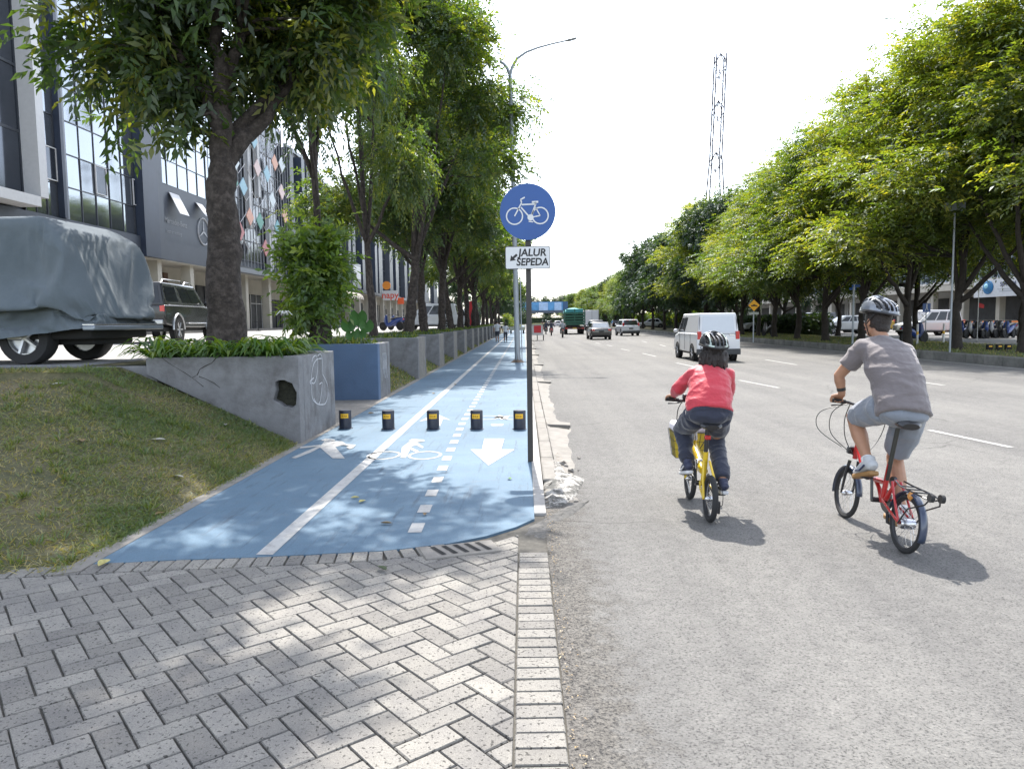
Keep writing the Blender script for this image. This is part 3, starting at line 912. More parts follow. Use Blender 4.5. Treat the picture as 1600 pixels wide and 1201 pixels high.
# ================================================================ street lamp
m_galv = M('galvanised', (0.30, 0.33, 0.36), 0.5, 0.3, var=0.1, scale=3)
lp = G(809, 566, 0.006)
e = empty('street_lamp', lp, 0, 'tall galvanised steel street lamp with curved arms behind the bicycle sign', 'street lamp')
def lpx(x, y): q = onY(x, y, lp.y); return (q.x - lp.x, 0, q.z)
t0 = lpx(797, 118)
MB().tube([(0, 0, 0.0), (t0[0] * .3, 0, t0[2] * .35), (t0[0] * .65, 0, t0[2] * .7), t0], [0.11, 0.095, 0.08, 0.07], 14).build('pole', m_galv, e, smooth=True)
MB().tube([t0, lpx(800, 106), lpx(808, 92), lpx(822, 82), lpx(840, 75), lpx(862, 69), lpx(884, 64)], [0.06, 0.055, .05, .045, .04, .036, .034], 10).build('arm', m_galv, e, smooth=True)
MB().tube([t0, lpx(792, 106), lpx(787, 100), lpx(781, 96)], [0.06, 0.055, .05, .045], 10).build('arm', m_galv, e, smooth=True)
h1 = Vector(lpx(882, 65)); h2 = Vector(lpx(901, 60))
MB().tube([h1, h1.lerp(h2, .3), h1.lerp(h2, .9), h2], [0.04, .11, .1, .04], 12, flat=(0.4, 1), side=(0, 0, 1)).build('lamp_head', m_galv, e, smooth=True)
MB().lathe([(0.28, 0), (0.12, 0.12), (0.10, 0.5), (0.0, 0.5)], 4).build('base', M('rusty_base', (0.16, 0.12, 0.09), 0.8, dirt=(0.1, 0.06, 0.04)), e)
MB().tube([(0.17, 0.0, 0), (0.17 + t0[0] * .25, 0, 3.5)], 0.02, 8).build('cable_pipe', m_galv, e, smooth=True)
# ================================================================ drain grate
gc = G(722, 858, 0); ga = math.atan2((G(770, 852) - G(680, 862)).y, (G(770, 852) - G(680, 862)).x)
e = empty('drain_cover', (gc.x, gc.y, 0.0), ga, 'pale concrete drain cover with five slanted slots at the end of the blue path', 'drain cover')
MB().b2((-0.29, -0.15, -.03), (0.25, 0.12, 0.012)).build('slab', m_conc2, e, bevel=0.008)
sm = MB()
for k in range(5):
    x = -0.17 + 0.082 * k
    sm.add([(x - .0, -0.11, .0155), (x + .034, -0.11, .0155), (x - .01, 0.085, .0155), (x - .044, 0.085, .0155)], [(0, 1, 2, 3)])
sm.build('slots', m_dark, e)
# ================================================================ fallen leaves
m_dleaf = M('dry_leaf', (0.22, 0.15, 0.07), 0.8, var=0.4, scale=20)
m_yleaf = M('yellow_leaf', (0.38, 0.34, 0.12), 0.7, var=0.3, scale=20)
m_pleaf = M('bleached_leaf', (0.42, 0.40, 0.34), 0.8, var=0.2, scale=20)
def leaf(name, p, L_, w, rz, mat, label, group='fallen leaves'):
    vs = []; fs = []
    n = 8
    for i in range(n + 1):
        t = i / n; x = (t - .5) * L_; ww = w / 2 * math.sin(math.pi * min(1, t * 1.02 + .01)) ** 0.8
        z = 0.004 + 0.02 * (t - .5) ** 2 * L_ / .1
        vs += [(x, -ww, z + .5 * ww), (x, 0, z), (x, ww, z + .8 * ww)]
        if i:
            a = (i - 1) * 3
            fs += [(a, a + 1, a + 4, a + 3), (a + 1, a + 2, a + 5, a + 4)]
    o = MB().add(vs, fs).build(name, mat, smooth=True)
    o.location = p; o.rotation_euler = (0, 0, rz)
    return tag(o, label, 'leaf', group)
for (x, y, m_, l_, lab) in ((603, 818, m_dleaf, .1, 'brown dry leaf lying on the blue path near the front edge'), (555, 778, m_yleaf, .08, 'left of two pale yellow leaves side by side on the blue path'),
    (566, 784, m_yleaf, .09, 'right of two pale yellow leaves side by side on the blue path'), (796, 748, M('green_leaf_fallen', (0.12, 0.25, 0.05), .6), .08, 'small green leaf lying on the blue path below the painted arrow'),
    (664, 804, m_dleaf, .07, 'small grey brown leaf lying between two white dashes'), (597, 889, M('dark_leaf', (0.05, 0.07, 0.03), .6), .11, 'dark green leaf lying on the grey brick paving'),
    (163, 881, m_yleaf, .14, 'long yellow leaf lying on the front left corner of the path'), (712, 601, m_dleaf, .12, 'dark leaf lying far along the blue path by the broken line'),
    (678, 615, m_dleaf, .12, 'dark leaf lying on the solid white line beyond the bollards'), (580, 646, m_dleaf, .12, 'dark leaf lying on the path behind the leftmost bollard')):
    z = 0.012
    leaf('fallen_leaf', G(x, y, z), l_, l_ * .45, R((x * 37) % 180), m_, lab)
for (x, y, m_, l_, lab) in ((278, 748, m_pleaf, .16, 'large pale bleached leaf lying low on the grass bank'), (248, 690, m_pleaf, .15, 'pale curled leaf lying in the sunny patch of the grass bank'), (352, 666, m_pleaf, .15, 'pale narrow leaf lying high on the grass bank near the planter'),
    (128, 692, m_dleaf, .2, 'brown leaf lying in the middle of the grass bank'), (249, 806, m_dleaf, .1, 'small reddish leaf lying at the foot of the grass bank'), (93, 603, m_pleaf, .18, 'long pale leaf lying near the top of the grass bank')):
    # walk the ray down to the bank
    d = ray(x, y); t = 0.5
    while t < 14:
        p = Vector((0, 0, H)) + d * t
        if p.z <= bankz(p.x, p.y): break
        t += 0.02
    leaf('fallen_leaf', (p.x, p.y, p.z + .015), l_, l_ * .35, R((x * 53) % 180), m_, lab)
# ================================================================ overpass far away, with its banner
e = empty('footbridge', (3, 300, 0), 0, 'dark footbridge far down the road with a blue advertising banner', 'footbridge')
zt = onY(850, 471.5, 300).z; zb = onY(850, 489, 300).z
xl, xr = onY(790, 480, 300).x - 3 - 14, onY(887, 480, 300).x - 3
MB().b2((xl, -1.5, zb), (xr, 1.5, zb + 1.1)).build('deck', M('bridge_steel', (0.07, 0.09, 0.12), 0.6), e)
MB().b2((xl, -1.3, zb + 1.1), (xr, 1.3, zt)).build('parapet', M('bridge_blue', (0.03, 0.08, 0.17), 0.6), e)
MB().b2((xl + 6, -1.62, zb + 1.0), (xr - 2, -1.5, zt - .1)).build('banner', M('banner_blue', (0.07, 0.22, 0.42), 0.5, var=0.5, scale=0.25), e)
m_ban = M('banner_pale', (0.3, 0.42, 0.6), 0.5, var=0.2, scale=1)
for a, b in ((842, 856), (866, 877)):
    MB().b2((onY(a, 480, 300).x - 3, -1.7, zb + 1.0), (onY(b, 480, 300).x - 3, -1.63, zt - .3)).build('banner_panel', m_ban, e)
for x in (xl + 3, xr - 1): MB().b2((x, -.6, 0), (x + 1, .6, zb)).build('pier', M('bridge_steel', ()), e)
# ================================================================ lattice mast
YM = 150.0
e = empty('lattice_mast', (onY(1122, 400, YM).x, YM, 0), 0, 'tall thin steel lattice mast rising above the trees on the right', 'mast')
m_mast = M('mast_steel', (0.04, 0.035, 0.04), 0.5, 0.4)
def mp_(px, py): q = onY(px, py, YM); return (q.x - e.location.x, q.z)
levels = [(0, 5.0)]
zt = mp_(1126, 86)[1]; zk = mp_(1120, 245)[1]
wt = .95
cx_ = lambda z: mp_(1126, 86)[0] + (mp_(1117, 275)[0] - mp_(1126, 86)[0]) * min(1, (zt - z) / (zt - mp_(1117, 275)[1]))
def wd(z): return wt if z > zk else wt + (zk - z) * 0.06
for sx, sy in ((-1, -1), (1, -1), (1, 1), (-1, 1)):
    MB().tube([(cx_(z) + sx * wd(z), sy * wd(z), z) for z in (0, zk * .5, zk, (zk + zt) / 2, zt)], 0.14, 6).build('leg', m_mast, e)
br = MB(); z = 1.0
while z < zt - 1.4:
    dz = 2.6
    for (a, b) in (((-1, -1), (1, -1)), ((1, -1), (1, 1)), ((1, 1), (-1, 1)), ((-1, 1), (-1, -1))):
        z2 = min(z + dz, zt)
        br.tube([(cx_(z) + a[0] * wd(z), a[1] * wd(z), z), (cx_(z2) + b[0] * wd(z2), b[1] * wd(z2), z2)], 0.035, 4)
    z += dz
for zz in (mp_(1120, 160)[1], mp_(1120, 240)[1], zt):
    for s in (-1, 1):
        for q in (-1, 1):
            br.tube([(cx_(zz), q * wd(zz) * .0, zz + .3), (cx_(zz) + s * wd(zz), q * wd(zz), zz - 1.4)], 0.09, 5)
            br.tube([(cx_(zz), 0, zz - 3.6), (cx_(zz) + s * wd(zz), q * wd(zz), zz - 2.0)], 0.07, 5)
br.build('bracing', m_mast, e)
MB().tube([(cx_(z), 0, z) for z in (0, zk, zt)], 0.075, 6).build('ladder', m_mast, e)
an = MB()
for zz in (zt - 1.5, zt - 3.2, zt - 4.6, zk + 9.5, zk - .2):
    an.lathe([(0.0, -.12), (.28, -.06), (.28, .1), (0, .14)], 12, (cx_(zz) + (.5 if int(zz) % 2 else -.5), -1.1, zz), 'y')
an.build('antenna', M('mast_antenna', (0.35, 0.35, 0.37), 0.5), e)
# ================================================================ warning sign on the right
def ground_sign(px, py_base, Y=None): pass
q = G(1180, 529, VZ); e = empty('speed_hump_sign', (16.1, 41.5, VZ), 0, 'yellow diamond warning sign with a speed hump symbol on a grey post', 'traffic sign')
c_ = onY(1177.5, 477, 41.5); hw = (onY(1187, 477, 41.5).x - onY(1168, 477, 41.5).x) / 2
e.location.x = onY(1178, 477, 41.5).x
MB().tube([(0, .03, 0), (0, .03, c_.z - VZ + .2)], 0.035, 8).build('post', m_galv, e)
zz = c_.z - VZ
dd = lambda k: [(-hw * k, zz), (0, zz - hw * k * 1.02), (hw * k, zz), (0, zz + hw * k * 1.02)]
MB().prism(dd(1), -.02, -.0, 'y').build('border', m_ink, e)
MB().prism(dd(.93), -.03, -.021, 'y').build('plate', M('warning_yellow', (0.75, 0.36, 0.015), 0.4), e)
MB().prism([(-hw * .52, zz - hw * .16), (hw * .52, zz - hw * .16), (hw * .5, zz), (hw * .25, zz + .01), (hw * .15, zz + hw * .14), (-hw * .15, zz + hw * .14), (-hw * .25, zz + .01), (-hw * .5, zz)], -.036, -.031, 'y').build('symbol', m_ink, e)
MB().b2((-hw * .8, -.03, zz - hw * 1.5), (hw * .8, -.01, zz - hw * 1.12)).build('small_plate', M('plate_pale', (0.3, 0.32, 0.28), .5), e)
# ================================================================ trees
m_bark = M('bark', (0.032, 0.025, 0.021), 0.95, var=0.5, scale=11, bump=1.0, bscale=24, dirt=(0.11, 0.09, 0.08), dscale=9, damt=0.7)
m_bark2 = M('dark_bark', (0.034, 0.028, 0.024), 0.95, var=0.35, scale=6, bump=0.8, bscale=15)
m_leafA = leafmat('leaf_deep', (0.022, 0.05, 0.014), (0.048, 0.088, 0.02), (0.19, 0.20, 0.035), 0.5)  # last tone brightened to stand for sunlit clusters, likewise in leaf_mid
m_leafB = leafmat('leaf_bright', (0.045, 0.085, 0.016), (0.11, 0.15, 0.028), (0.24, 0.235, 0.04), 0.58)
m_leafC = leafmat('leaf_dark', (0.014, 0.034, 0.012), (0.024, 0.052, 0.016), (0.05, 0.08, 0.02), 0.32)
m_leafD = leafmat('leaf_mid', (0.028, 0.065, 0.014), (0.065, 0.11, 0.022), (0.18, 0.20, 0.035), 0.56)
def norm(a): return a / np.maximum(np.linalg.norm(a, axis=-1, keepdims=True), 1e-9)
def leafmesh(name, P, D, Nn, L_, W_, rnd, mat, fold=0.12):
    """one bent quad per leaf"""
    D = norm(D); S = norm(np.cross(D, Nn)); Nn = norm(np.cross(S, D))
    n = len(P); L_ = L_[:, None]; W_ = W_[:, None]
    v = np.empty((n, 4, 3))
    v[:, 0] = P
    v[:, 1] = P + D * L_ * .42 + S * W_ * .5 + Nn * L_ * fold
    v[:, 2] = P + D * L_ - Nn * L_ * fold * .5
    v[:, 3] = P + D * L_ * .42 - S * W_ * .5 + Nn * L_ * fold
    me = bpy.data.meshes.new(name)
    me.vertices.add(n * 4); me.vertices.foreach_set('co', v.reshape(-1))
    me.loops.add(n * 4); me.loops.foreach_set('vertex_index', np.arange(n * 4, dtype=np.int32))
    me.polygons.add(n); me.polygons.foreach_set('loop_start', np.arange(0, n * 4, 4, dtype=np.int32))
    me.polygons.foreach_set('loop_total', np.full(n, 4, dtype=np.int32))
    me.update(calc_edges=True)
    me.attributes.new('rnd', 'FLOAT', 'POINT').data.foreach_set('value', np.repeat(rnd, 4).astype(np.float32))
    me.materials.append(mat)
    return me
def crown(name, blobs, nclump, per, seed, mat, leaf=(0.12, 0.042), frond=0.42, k=9, flat=0.0, spread=0.5, droop=0.35, shell=0.55, gap=0.0, sq=1.0, wiggle=0.45, holes=()):
    """leaves on fronds grouped in clumps filling the blobs; returns mesh and clump centres"""
    g = np.random.default_rng(seed)
    vol = np.array([b[1][0] * b[1][1] * b[1][2] for b in blobs]) ** (2 / 3)
    vol = vol / vol.sum()
    C = []; O = []
    while len(C) < nclump:
        b = blobs[g.choice(len(blobs), p=vol)]
        d = norm(g.normal(size=3)); r = shell + (1 - shell) * g.random() ** 0.6
        if g.random() < 0.12: r *= g.random()
        c = np.array(b[0]) + d * r * np.array(b[1]) * (1 + 0.22 * noise.noise(Vector(d * 2.3 + seed)))
        if gap and noise.noise(Vector(c * 0.55 + seed * 3.1)) < gap - 0.5: continue
        C.append(c); O.append(norm(c - np.array(b[0]) + np.array([0, 0, .2])))
    C = np.array(C); O = np.array(O)
    nf = nclump * per
    ci = np.repeat(np.arange(nclump), per)
    csz = spread * (0.6 + 0.8 * g.random(nclump))
    off = g.normal(size=(nf, 3)) * csz[ci][:, None] * np.array([1, 1, 1 - flat * .75]) * 0.55
    P0 = C[ci] + off
    if len(holes):      # openings in the crown through which the sun reaches the ground
        keep = np.ones(nf, bool)
        for (hp_, hd_, hr_) in holes:
            w_ = P0 - np.array(hp_); t_ = w_ @ np.array(hd_)
            dd_ = np.linalg.norm(w_ - t_[:, None] * np.array(hd_), axis=1)
            keep &= dd_ > hr_ * (0.8 + .5 * g.random(nf))
        P0 = P0[keep]; ci = ci[keep]; off = off[keep]; nf = len(P0)
    FD = norm(O[ci] * 0.8 + norm(g.normal(size=(nf, 3))) * 0.9 + off * 0.6)
    FD[:, 2] = FD[:, 2] * (1 - flat) - droop * g.random(nf) * (1 - flat)
    FD = norm(FD)
    FL = frond * (0.6 + 0.7 * g.random(nf))
    up = norm(np.tile(np.array([0, 0, 1.0]), (nf, 1)) + g.normal(size=(nf, 3)) * wiggle * (1 - flat * .6))
    side = norm(np.cross(FD, up)); up = norm(np.cross(side, FD))
    t = (np.arange(k) + 1) / k
    P = P0[:, None] + FD[:, None] * (FL[:, None] * t)[..., None]
    P[..., 2] -= (droop * 0.5 * FL[:, None] * t[None] ** 2)
    sg = np.where(np.arange(k) % 2 == 0, 1.0, -1.0); sg[-1] = 0
    LD = FD[:, None] * (0.55 + 0.3 * g.random((nf, k, 1))) + side[:, None] * sg[None, :, None] * 0.85
    LD[..., 2] -= droop * 0.9 * g.random((nf, k))
    LD = LD + g.normal(size=LD.shape) * 0.15
    NN = up[:, None] + g.normal(size=LD.shape) * 0.3
    LL = leaf[0] * (0.65 + 0.6 * g.random((nf, k))); WW = LL * leaf[1] / leaf[0]
    crnd = g.random(nclump)
    rnd = np.clip(0.5 * crnd[ci][:, None] + 0.5 * g.random((nf, 1)) + 0.2 * (g.random((nf, k)) - .5), 0, 1)
    me = leafmesh(name, P.reshape(-1, 3), LD.reshape(-1, 3), NN.reshape(-1, 3), LL.reshape(-1), WW.reshape(-1), rnd.reshape(-1), mat)
    return me, C
def wood(name, trunk, r0, limbs, C, seed, mat, twigs=0.5, n=12, rough=0.06):
    """trunk = polyline, limbs = list of (index along the trunk 0-1, end, radius); twigs to clump centres"""
    rg = random.Random(seed); mb = MB()
    T_ = [Vector(p) for p in trunk]
    # resample
    P = []; m = 26
    for i in range(m + 1):
        f = i / m * (len(T_) - 1); a = min(int(f), len(T_) - 2); q = T_[a].lerp(T_[a + 1], f - a)
        P.append(q + Vector((noise.noise(Vector((i * .3, seed, 0))), noise.noise(Vector((i * .3, seed, 5))), 0)) * (0.05 if r0 > .25 else .12) * min(1, i / 5))
    rad = [r0 * (1 - 0.55 * (i / m)) * (1 + 0.6 * max(0, 1 - i / 2.5) ** 2 * .6) for i in range(m + 1)]
    b0 = len(mb.v)
    mb.tube(P, rad, n)
    for i in range(b0, len(mb.v)):
        v = Vector(mb.v[i]); d = noise.noise(v * 3.1 / max(.3, r0 * 2)) * rough * 1.2 + noise.noise(v * 9) * rough * .35
        a = (v - P[min(m, (i - b0) // n)])
        if a.length > 1e-4: mb.v[i] = tuple(v + a.normalized() * d * r0 / .3)
    pts = []
    for (t, end, r) in limbs:
        a = P[int(t * m)]; e_ = Vector(end); L_ = []
        s = 9; mid = a.lerp(e_, .45) + Vector((0, 0, -(e_ - a).length * .08)) + Vector((rg.uniform(-1, 1), rg.uniform(-1, 1), 0)) * (e_ - a).length * .08
        for i in range(s + 1):
            f = i / s
            q = a * (1 - f) ** 2 + mid * 2 * f * (1 - f) + e_ * f * f
            q += Vector((noise.noise(Vector((f * 5, seed + r * 9, 1))), noise.noise(Vector((f * 5, seed, 9 + r))), noise.noise(Vector((f * 5, 3, seed))))) * .16 * math.sin(math.pi * f)
            L_.append(q)
        mb.tube(L_, [r * (1 - .75 * i / s) for i in range(s + 1)], 8)
        pts += [(q, r * (1 - .75 * i / s)) for i, q in enumerate(L_) if i > 1]
    if not pts: pts = [(P[i], rad[i]) for i in range(14, m)]
    for c in C:
        if rg.random() > twigs: continue
        c = Vector(c)
        q, r = min(pts, key=lambda s: (s[0] - c).length + (1.2 if s[0].z > c.z else 0))
        if (q - c).length > 4.5: continue
        rr_ = min(r * .5, 0.05) + .008
        mid = q.lerp(c, .5) + Vector((rg.uniform(-.3, .3), rg.uniform(-.3, .3), rg.uniform(-.1, .3)))
        mb.tube([q, q.lerp(mid, .5) + Vector((0, 0, .05)), mid, mid.lerp(c, .6), c], [rr_, rr_ * .8, rr_ * .6, rr_ * .4, .006], 5)
    me = mb.mesh(name)
    me.materials.append(mat)
    me.polygons.foreach_set('use_smooth', [True] * len(me.polygons))
    return me
def plant_tree(name, loc, rz, crown_me, wood_me, label, group, s=(1, 1, 1), cat='tree'):
    e = empty(name, loc, rz, label, cat, group)
    e.scale = s
    link('crown', crown_me, e); link('trunk', wood_me, e)
    return e
# ---- left row. T1: big old tree (built in world-like local coordinates, origin at its base)
XT = -4.35
def L1(px, py, Y):   # pixel at depth Y -> local to tree 1
    q = onY(px, py, Y); return (q.x - T1.x, q.y - T1.y, q.z - T1.z)
T1 = onY(352, 520, 10.95); T1 = Vector((T1.x, 10.95, LZ - .05))
blobs = [(L1(240, 40, 10.8), (1.05, 1.4, .62)), (L1(375, 30, 11.3), (1.4, 1.9, .8)), (L1(215, -60, 11), (0.6, 1.2, .6)), (L1(330, -110, 11.2), (2.0, 2.2, 1.2)), (L1(185, 80, 10.7), (.4, .5, .3)),
         (L1(500, 40, 12), (1.0, 1.8, .9)), (L1(430, -190, 11.5), (2.3, 2.4, 1.4)), (L1(322, 165, 10.6), (.38, .5, .32)), (L1(290, -420, 10.5), (2.6, 2.8, 1.5)), (L1(345, 200, 10.5), (.25, .3, .2)), (L1(270, 95, 10.6), (.6, .7, .35)),
         ((.5, -1.8, 8.0), (2.0, 1.9, 1.0)), ((-1.4, -3.0, 8.6), (2.2, 2.0, .9)), ((1.0, -4.2, 9.0), (1.5, 1.1, .7)),  # from here on: clumps above the frame, added to shade paving and path
         ((2.6, .6, 8.6), (1.5, 1.3, .9)), ((2.6, -1.9, 8.3), (.8, .8, .5))]
q = G(925, 950) + sd * (8.6 / sd.z) - T1; q2 = G(905, 1000) + sd * (8.4 / sd.z) - T1
blobs += [(tuple(q), (.75, .5, .35)), (tuple(q2), (.35, .35, .3)), ((q.x - 1.3, q.y + .1, q.z - .1), (.5, .35, .3))]  # unseen clumps placed towards the sun to shade a patch of asphalt
HL = []  # ground spots to be sunlit; fronds along their sun rays are removed
for (hx, hy, hz, hr_) in ((262, 715, .35, .6), (300, 742, .2, .5), (138, 795, .25, .45), (232, 690, .5, .3), (180, 640, .6, .22), (270, 850, 0, .45), (345, 835, 0, .36), (500, 800, 0, .32), (545, 815, 0, .3), (440, 765, 0, .22), (240, 868, 0, .22),
                          (500, 705, 0, .3), (600, 645, 0, .3), (470, 950, 0, .26), (400, 925, 0, .3), (150, 1065, 0, .22), (380, 1010, 0, .24), (560, 1010, 0, .34), (640, 930, 0, .34), (700, 1080, 0, .4), (560, 1150, 0, .36), (60, 960, 0, .2)):
    q = G(hx, hy, hz); HL.append(((q.x - T1.x, q.y - T1.y, q.z - T1.z), tuple(sd), hr_))
cm, C = crown('tree_crown', blobs, 415, 25, 11, m_leafA, leaf=(0.19, 0.062), frond=0.42, k=8, spread=0.45, droop=0.6, shell=.35, gap=.38, holes=HL)
wm = wood('tree_trunk', [(0, 0, 0), L1(352, 400, 10.95), L1(345, 300, 10.95), L1(348, 225, 11), L1(345, 150, 11)], 0.275,
          [(.66, L1(455, 130, 11.6), .17), (.85, L1(250, 20, 11), .12), (.9, L1(330, -100, 11.5), .14), (.8, L1(540, 40, 12.3), .13), (.95, L1(450, -200, 12), .1)], C, 3, m_bark, .45, 20, rough=.05)
plant_tree('street_tree', T1, 0, cm, wm, 'big old street tree with thick rough trunk, nearest in the left row', 'street trees in the left planting strip')
# two shared forms for the rest of the left row
def rowtree(seed, mat, fork, leaf, ncl=300, per=24, lean=0.0, hi=11.5, low=4.2, rad=3.1, gap=0.25, k=8):
    rg = random.Random(seed)
    bl = []
    for i in range(9):
        a = i * 2.4 + seed; rr_ = rad * (.40 + .55 * rg.random()) * (1 - .35 * i / 8)
        z = low + .8 + (hi - low - 1.4) * (i / 8) + rg.uniform(-.3, .3); q = rg.uniform(.34, .56)
        bl.append(((lean * z / 8 + rr_ * math.cos(a), rr_ * math.sin(a), z), (rad * q, rad * q * 1.05, rad * q * .62)))
    bl.append(((lean, 0, hi - 1.2), (rad * .7, rad * .7, 1.5)))
    c, C = crown('tree_crown', bl, ncl, per, seed, mat, leaf=leaf, frond=0.45, k=k, spread=0.6, droop=0.6, shell=.4, gap=gap)
    f = 3.6
    w = wood('tree_trunk', [(0, 0, 0), (lean * .25, .05, f * .5), (lean * .5, 0, f), (lean, 0, hi * .62)], 0.20,
             [(fork, (b[0][0], b[0][1], b[0][2]), .10 - .005 * i) for i, b in enumerate(bl[::2])], C, seed, m_bark, .3, 12)
    return c, w
RT = [rowtree(21, m_leafA, .55, (0.16, 0.06), 360, 22, .4, gap=.38), rowtree(22, m_leafD, .5, (0.16, 0.065), 340, 22, .9, 11.8, 4.1, gap=.38), rowtree(23, m_leafD, .5, (0.22, 0.10), 330, 16, .3, 11.2, 4.0, 3.2, .25, 7)]
specs = [(505, 16.3, 0, 2.6, (.5, .5, 1.25)), (585, 21.7, 1, 2.4, (.62, .62, 1.05)), (638, 28.3, 1, 0.1, (1.05, 1.05, 1.08)), (663, 32.6, 0, 2.2, (1, 1, .92)), (690, 38, 2, 0, (1.05, 1.05, 1.12)), (706, 43.5, 1, 3.0, (1.02, 1.02, 1.0)), (720, 49, 2, 1.5, (1.05, 1.05, 1.05)),
         (731, 55, 0, 4, (1.02, 1.02, 1.0)), (740, 62, 2, 5, (1.05, 1.05, 1)), (748, 70, 1, 2.5, (1.05, 1.05, 1)), (755, 79, 2, .8, (1.05, 1.05, 1)), (762, 90, 0, 3.6, (1.1, 1.1, 1)), (768, 103, 2, 2, (1.1, 1.1, 1)), (774, 118, 1, 1, (1.1, 1.1, 1)), (780, 136, 2, 4, (1.1, 1.1, 1))]
OR2 = ['second', 'third', 'fourth', 'fifth', 'sixth', 'seventh', 'eighth', 'ninth', 'tenth', 'eleventh', 'twelfth', 'thirteenth', 'fourteenth', 'fifteenth', 'sixteenth']
KN = {0: 'slender street tree with deep green leaves', 1: 'street tree with a leaning trunk and mid green leaves', 2: 'street tree with broad soft green leaves'}
for i, (px, Y, kx, rz, s) in enumerate(specs):
    x = onY(px, 522, Y).x
    plant_tree('street_tree', (x, Y, LZ - .05), rz, RT[kx][0], RT[kx][1], '%s, %s of the left row' % (KN[kx], OR2[i]), 'street trees in the left planting strip', s)
# driveway mouth is shaded by the clumps added to the first tree
# ---- right side: light feathery trees
def feathery(seed, mat, hi=12.5, low=3.7, rad=5.0, ncl=420, per=22, leaf=(0.2, 0.075), k=7, fl=.55):
    bl = []
    rg = random.Random(seed)
    for i in range(13):
        a = i * 2.4 + seed; f = i / 12
        rr_ = rad * (.68 - .45 * f) * (.7 + .5 * rg.random())
        bl.append(((rr_ * math.cos(a), rr_ * math.sin(a), low + .9 + (hi - low - 2) * f), (rad * (.46 - .12 * f), rad * (.46 - .12 * f), .95)))
    bl.append(((0, 0, hi - 1.3), (rad * .4, rad * .4, 1.2)))
    c, C = crown('tree_crown', bl, ncl, per, seed, mat, leaf=leaf, frond=0.6, k=k, flat=fl, spread=0.8, droop=0.35, shell=.35, gap=.3)
    w = wood('tree_trunk', [(0, 0, 0), (.1, .1, 1.5), (-.1, 0, 3.0), (.2, 0, hi * .55)], 0.21,
             [(.45 + .06 * (i % 4), b[0], .12 - .008 * i) for i, b in enumerate(bl[1::3])], C, seed, m_bark2, .4, 10)
    return c, w
FT = [feathery(31, m_leafB), feathery(32, m_leafB, 13.2, 3.5, 5.4), feathery(33, m_leafD, 12, 3.4, 5.0)]
FD_ = [rowtree(41, m_leafC, .4, (0.24, 0.12), 330, 15, .3, 11.5, 3.2, 4.2, .2, 7), rowtree(42, m_leafC, .45, (0.26, 0.14), 300, 14, -.3, 10.5, 3.0, 4.3, .2, 7)]
rs = [(1602, 26.2, 0, 0, 1.0), (1497, 29.8, 1, 2.2, 1.0), (1418, 34.0, 1, 0.6, .98), (1345, 38.0, 0, 4.0, .95), (1290, 42.3, 2, 1.0, 1.0), (1245, 47, 0, 5.3, .92), (1210, 51.5, 2, 3.3, .95), (1184, 56, 1, 4.6, .8), (1160, 61, 0, 2.2, .85),
      (1128, 66, 3, 1, 1.0), (1102, 72, 1, 3, .98), (1078, 79, 4, 0, 1.0), (1056, 86, 4, 2, 1.05), (1038, 94, 3, 4, 1.0), (1020, 103, 4, 5, 1.06), (1004, 113, 3, 0.5, .95), (990, 124, 2, 1, .85), (976, 137, 2, 3, .85), (962, 152, 0, 2, .8), (948, 172, 2, 4.5, .85), (936, 195, 2, 0, .9), (925, 225, 2, 2, .95), (915, 262, 0, 1, 1.0)]
FN = {0: 'tree with feathery yellow green foliage', 1: 'tall tree with wide feathery bright green foliage', 2: 'tree with mid green layered foliage', 3: 'dense dark green round leaved tree', 4: 'dark broad leaved tree with a low crown'}
allT = FT + FD_
OR3 = ['first', 'second', 'third', 'fourth', 'fifth', 'sixth', 'seventh', 'eighth', 'ninth', 'tenth', 'eleventh', 'twelfth', 'thirteenth', 'fourteenth', 'fifteenth', 'sixteenth', 'seventeenth', 'eighteenth', 'nineteenth', 'twentieth', 'twenty first', 'twenty second', 'twenty third', 'twenty fourth']
for i, (px, Y, kx, rz, s) in enumerate(rs):
    x = onY(px, 530, Y).x
    plant_tree('verge_tree', (x, Y, VZ - .05), rz, allT[kx][0], allT[kx][1], '%s, %s of the right verge' % (FN[kx], OR3[i]), 'trees on the right verge', (s, s, s))
# second row behind the verge
rs2 = [(24.5, 37, 1, 3, .95), (24, 46, 2, 1, .9), (23, 55, 0, 5, .85), (23, 66, 3, 2, .9), (22, 78, 4, 3, .85), (22, 90, 3, 0, .85), (22, 105, 4, 1, .9), (22, 122, 3, 4, .9), (22, 142, 2, 1, .95), (22, 165, 3, 2, 1), (22, 195, 4, 3, 1.0)]
for i, (x, Y, kx, rz, s) in enumerate(rs2):
    plant_tree('lot_tree', (x, Y, VZ - .05), rz, allT[kx][0], allT[kx][1], '%s, %s behind the right verge' % (FN[kx], OR3[i]), 'trees in the row behind the right verge', (s, s, s))
# far end of the road and far left
rs3 = [(-7, 165, 3, 0, 1), (-5, 190, 4, 2, 1.1), (-9, 225, 3, 1, 1.1), (-4.5, 265, 4, 3, 1.1), (22, 330, 2, 1, 1.15), (30, 345, 3, 2, 1.3), (13, 380, 4, 4, 1.3), (2, 400, 3, 5, 1.3), (-8, 410, 4, 2, 1.2), (24, 420, 3, 3, 1.4), (-20, 380, 3, 3, 1.4), (36, 300, 3, 3, 1.3), (45, 260, 4, 3, 1.3), (50, 210, 4, 1, 1.2), (-22, 250, 3, 1, 1.4)]
for i, (x, Y, kx, rz, s) in enumerate(rs3):
    plant_tree('distant_tree', (x, Y, -.1), rz, allT[kx][0], allT[kx][1], '%s, %s at the far road end' % (FN[kx], OR3[i]), 'distant trees at the end of the road', (s, s, s))
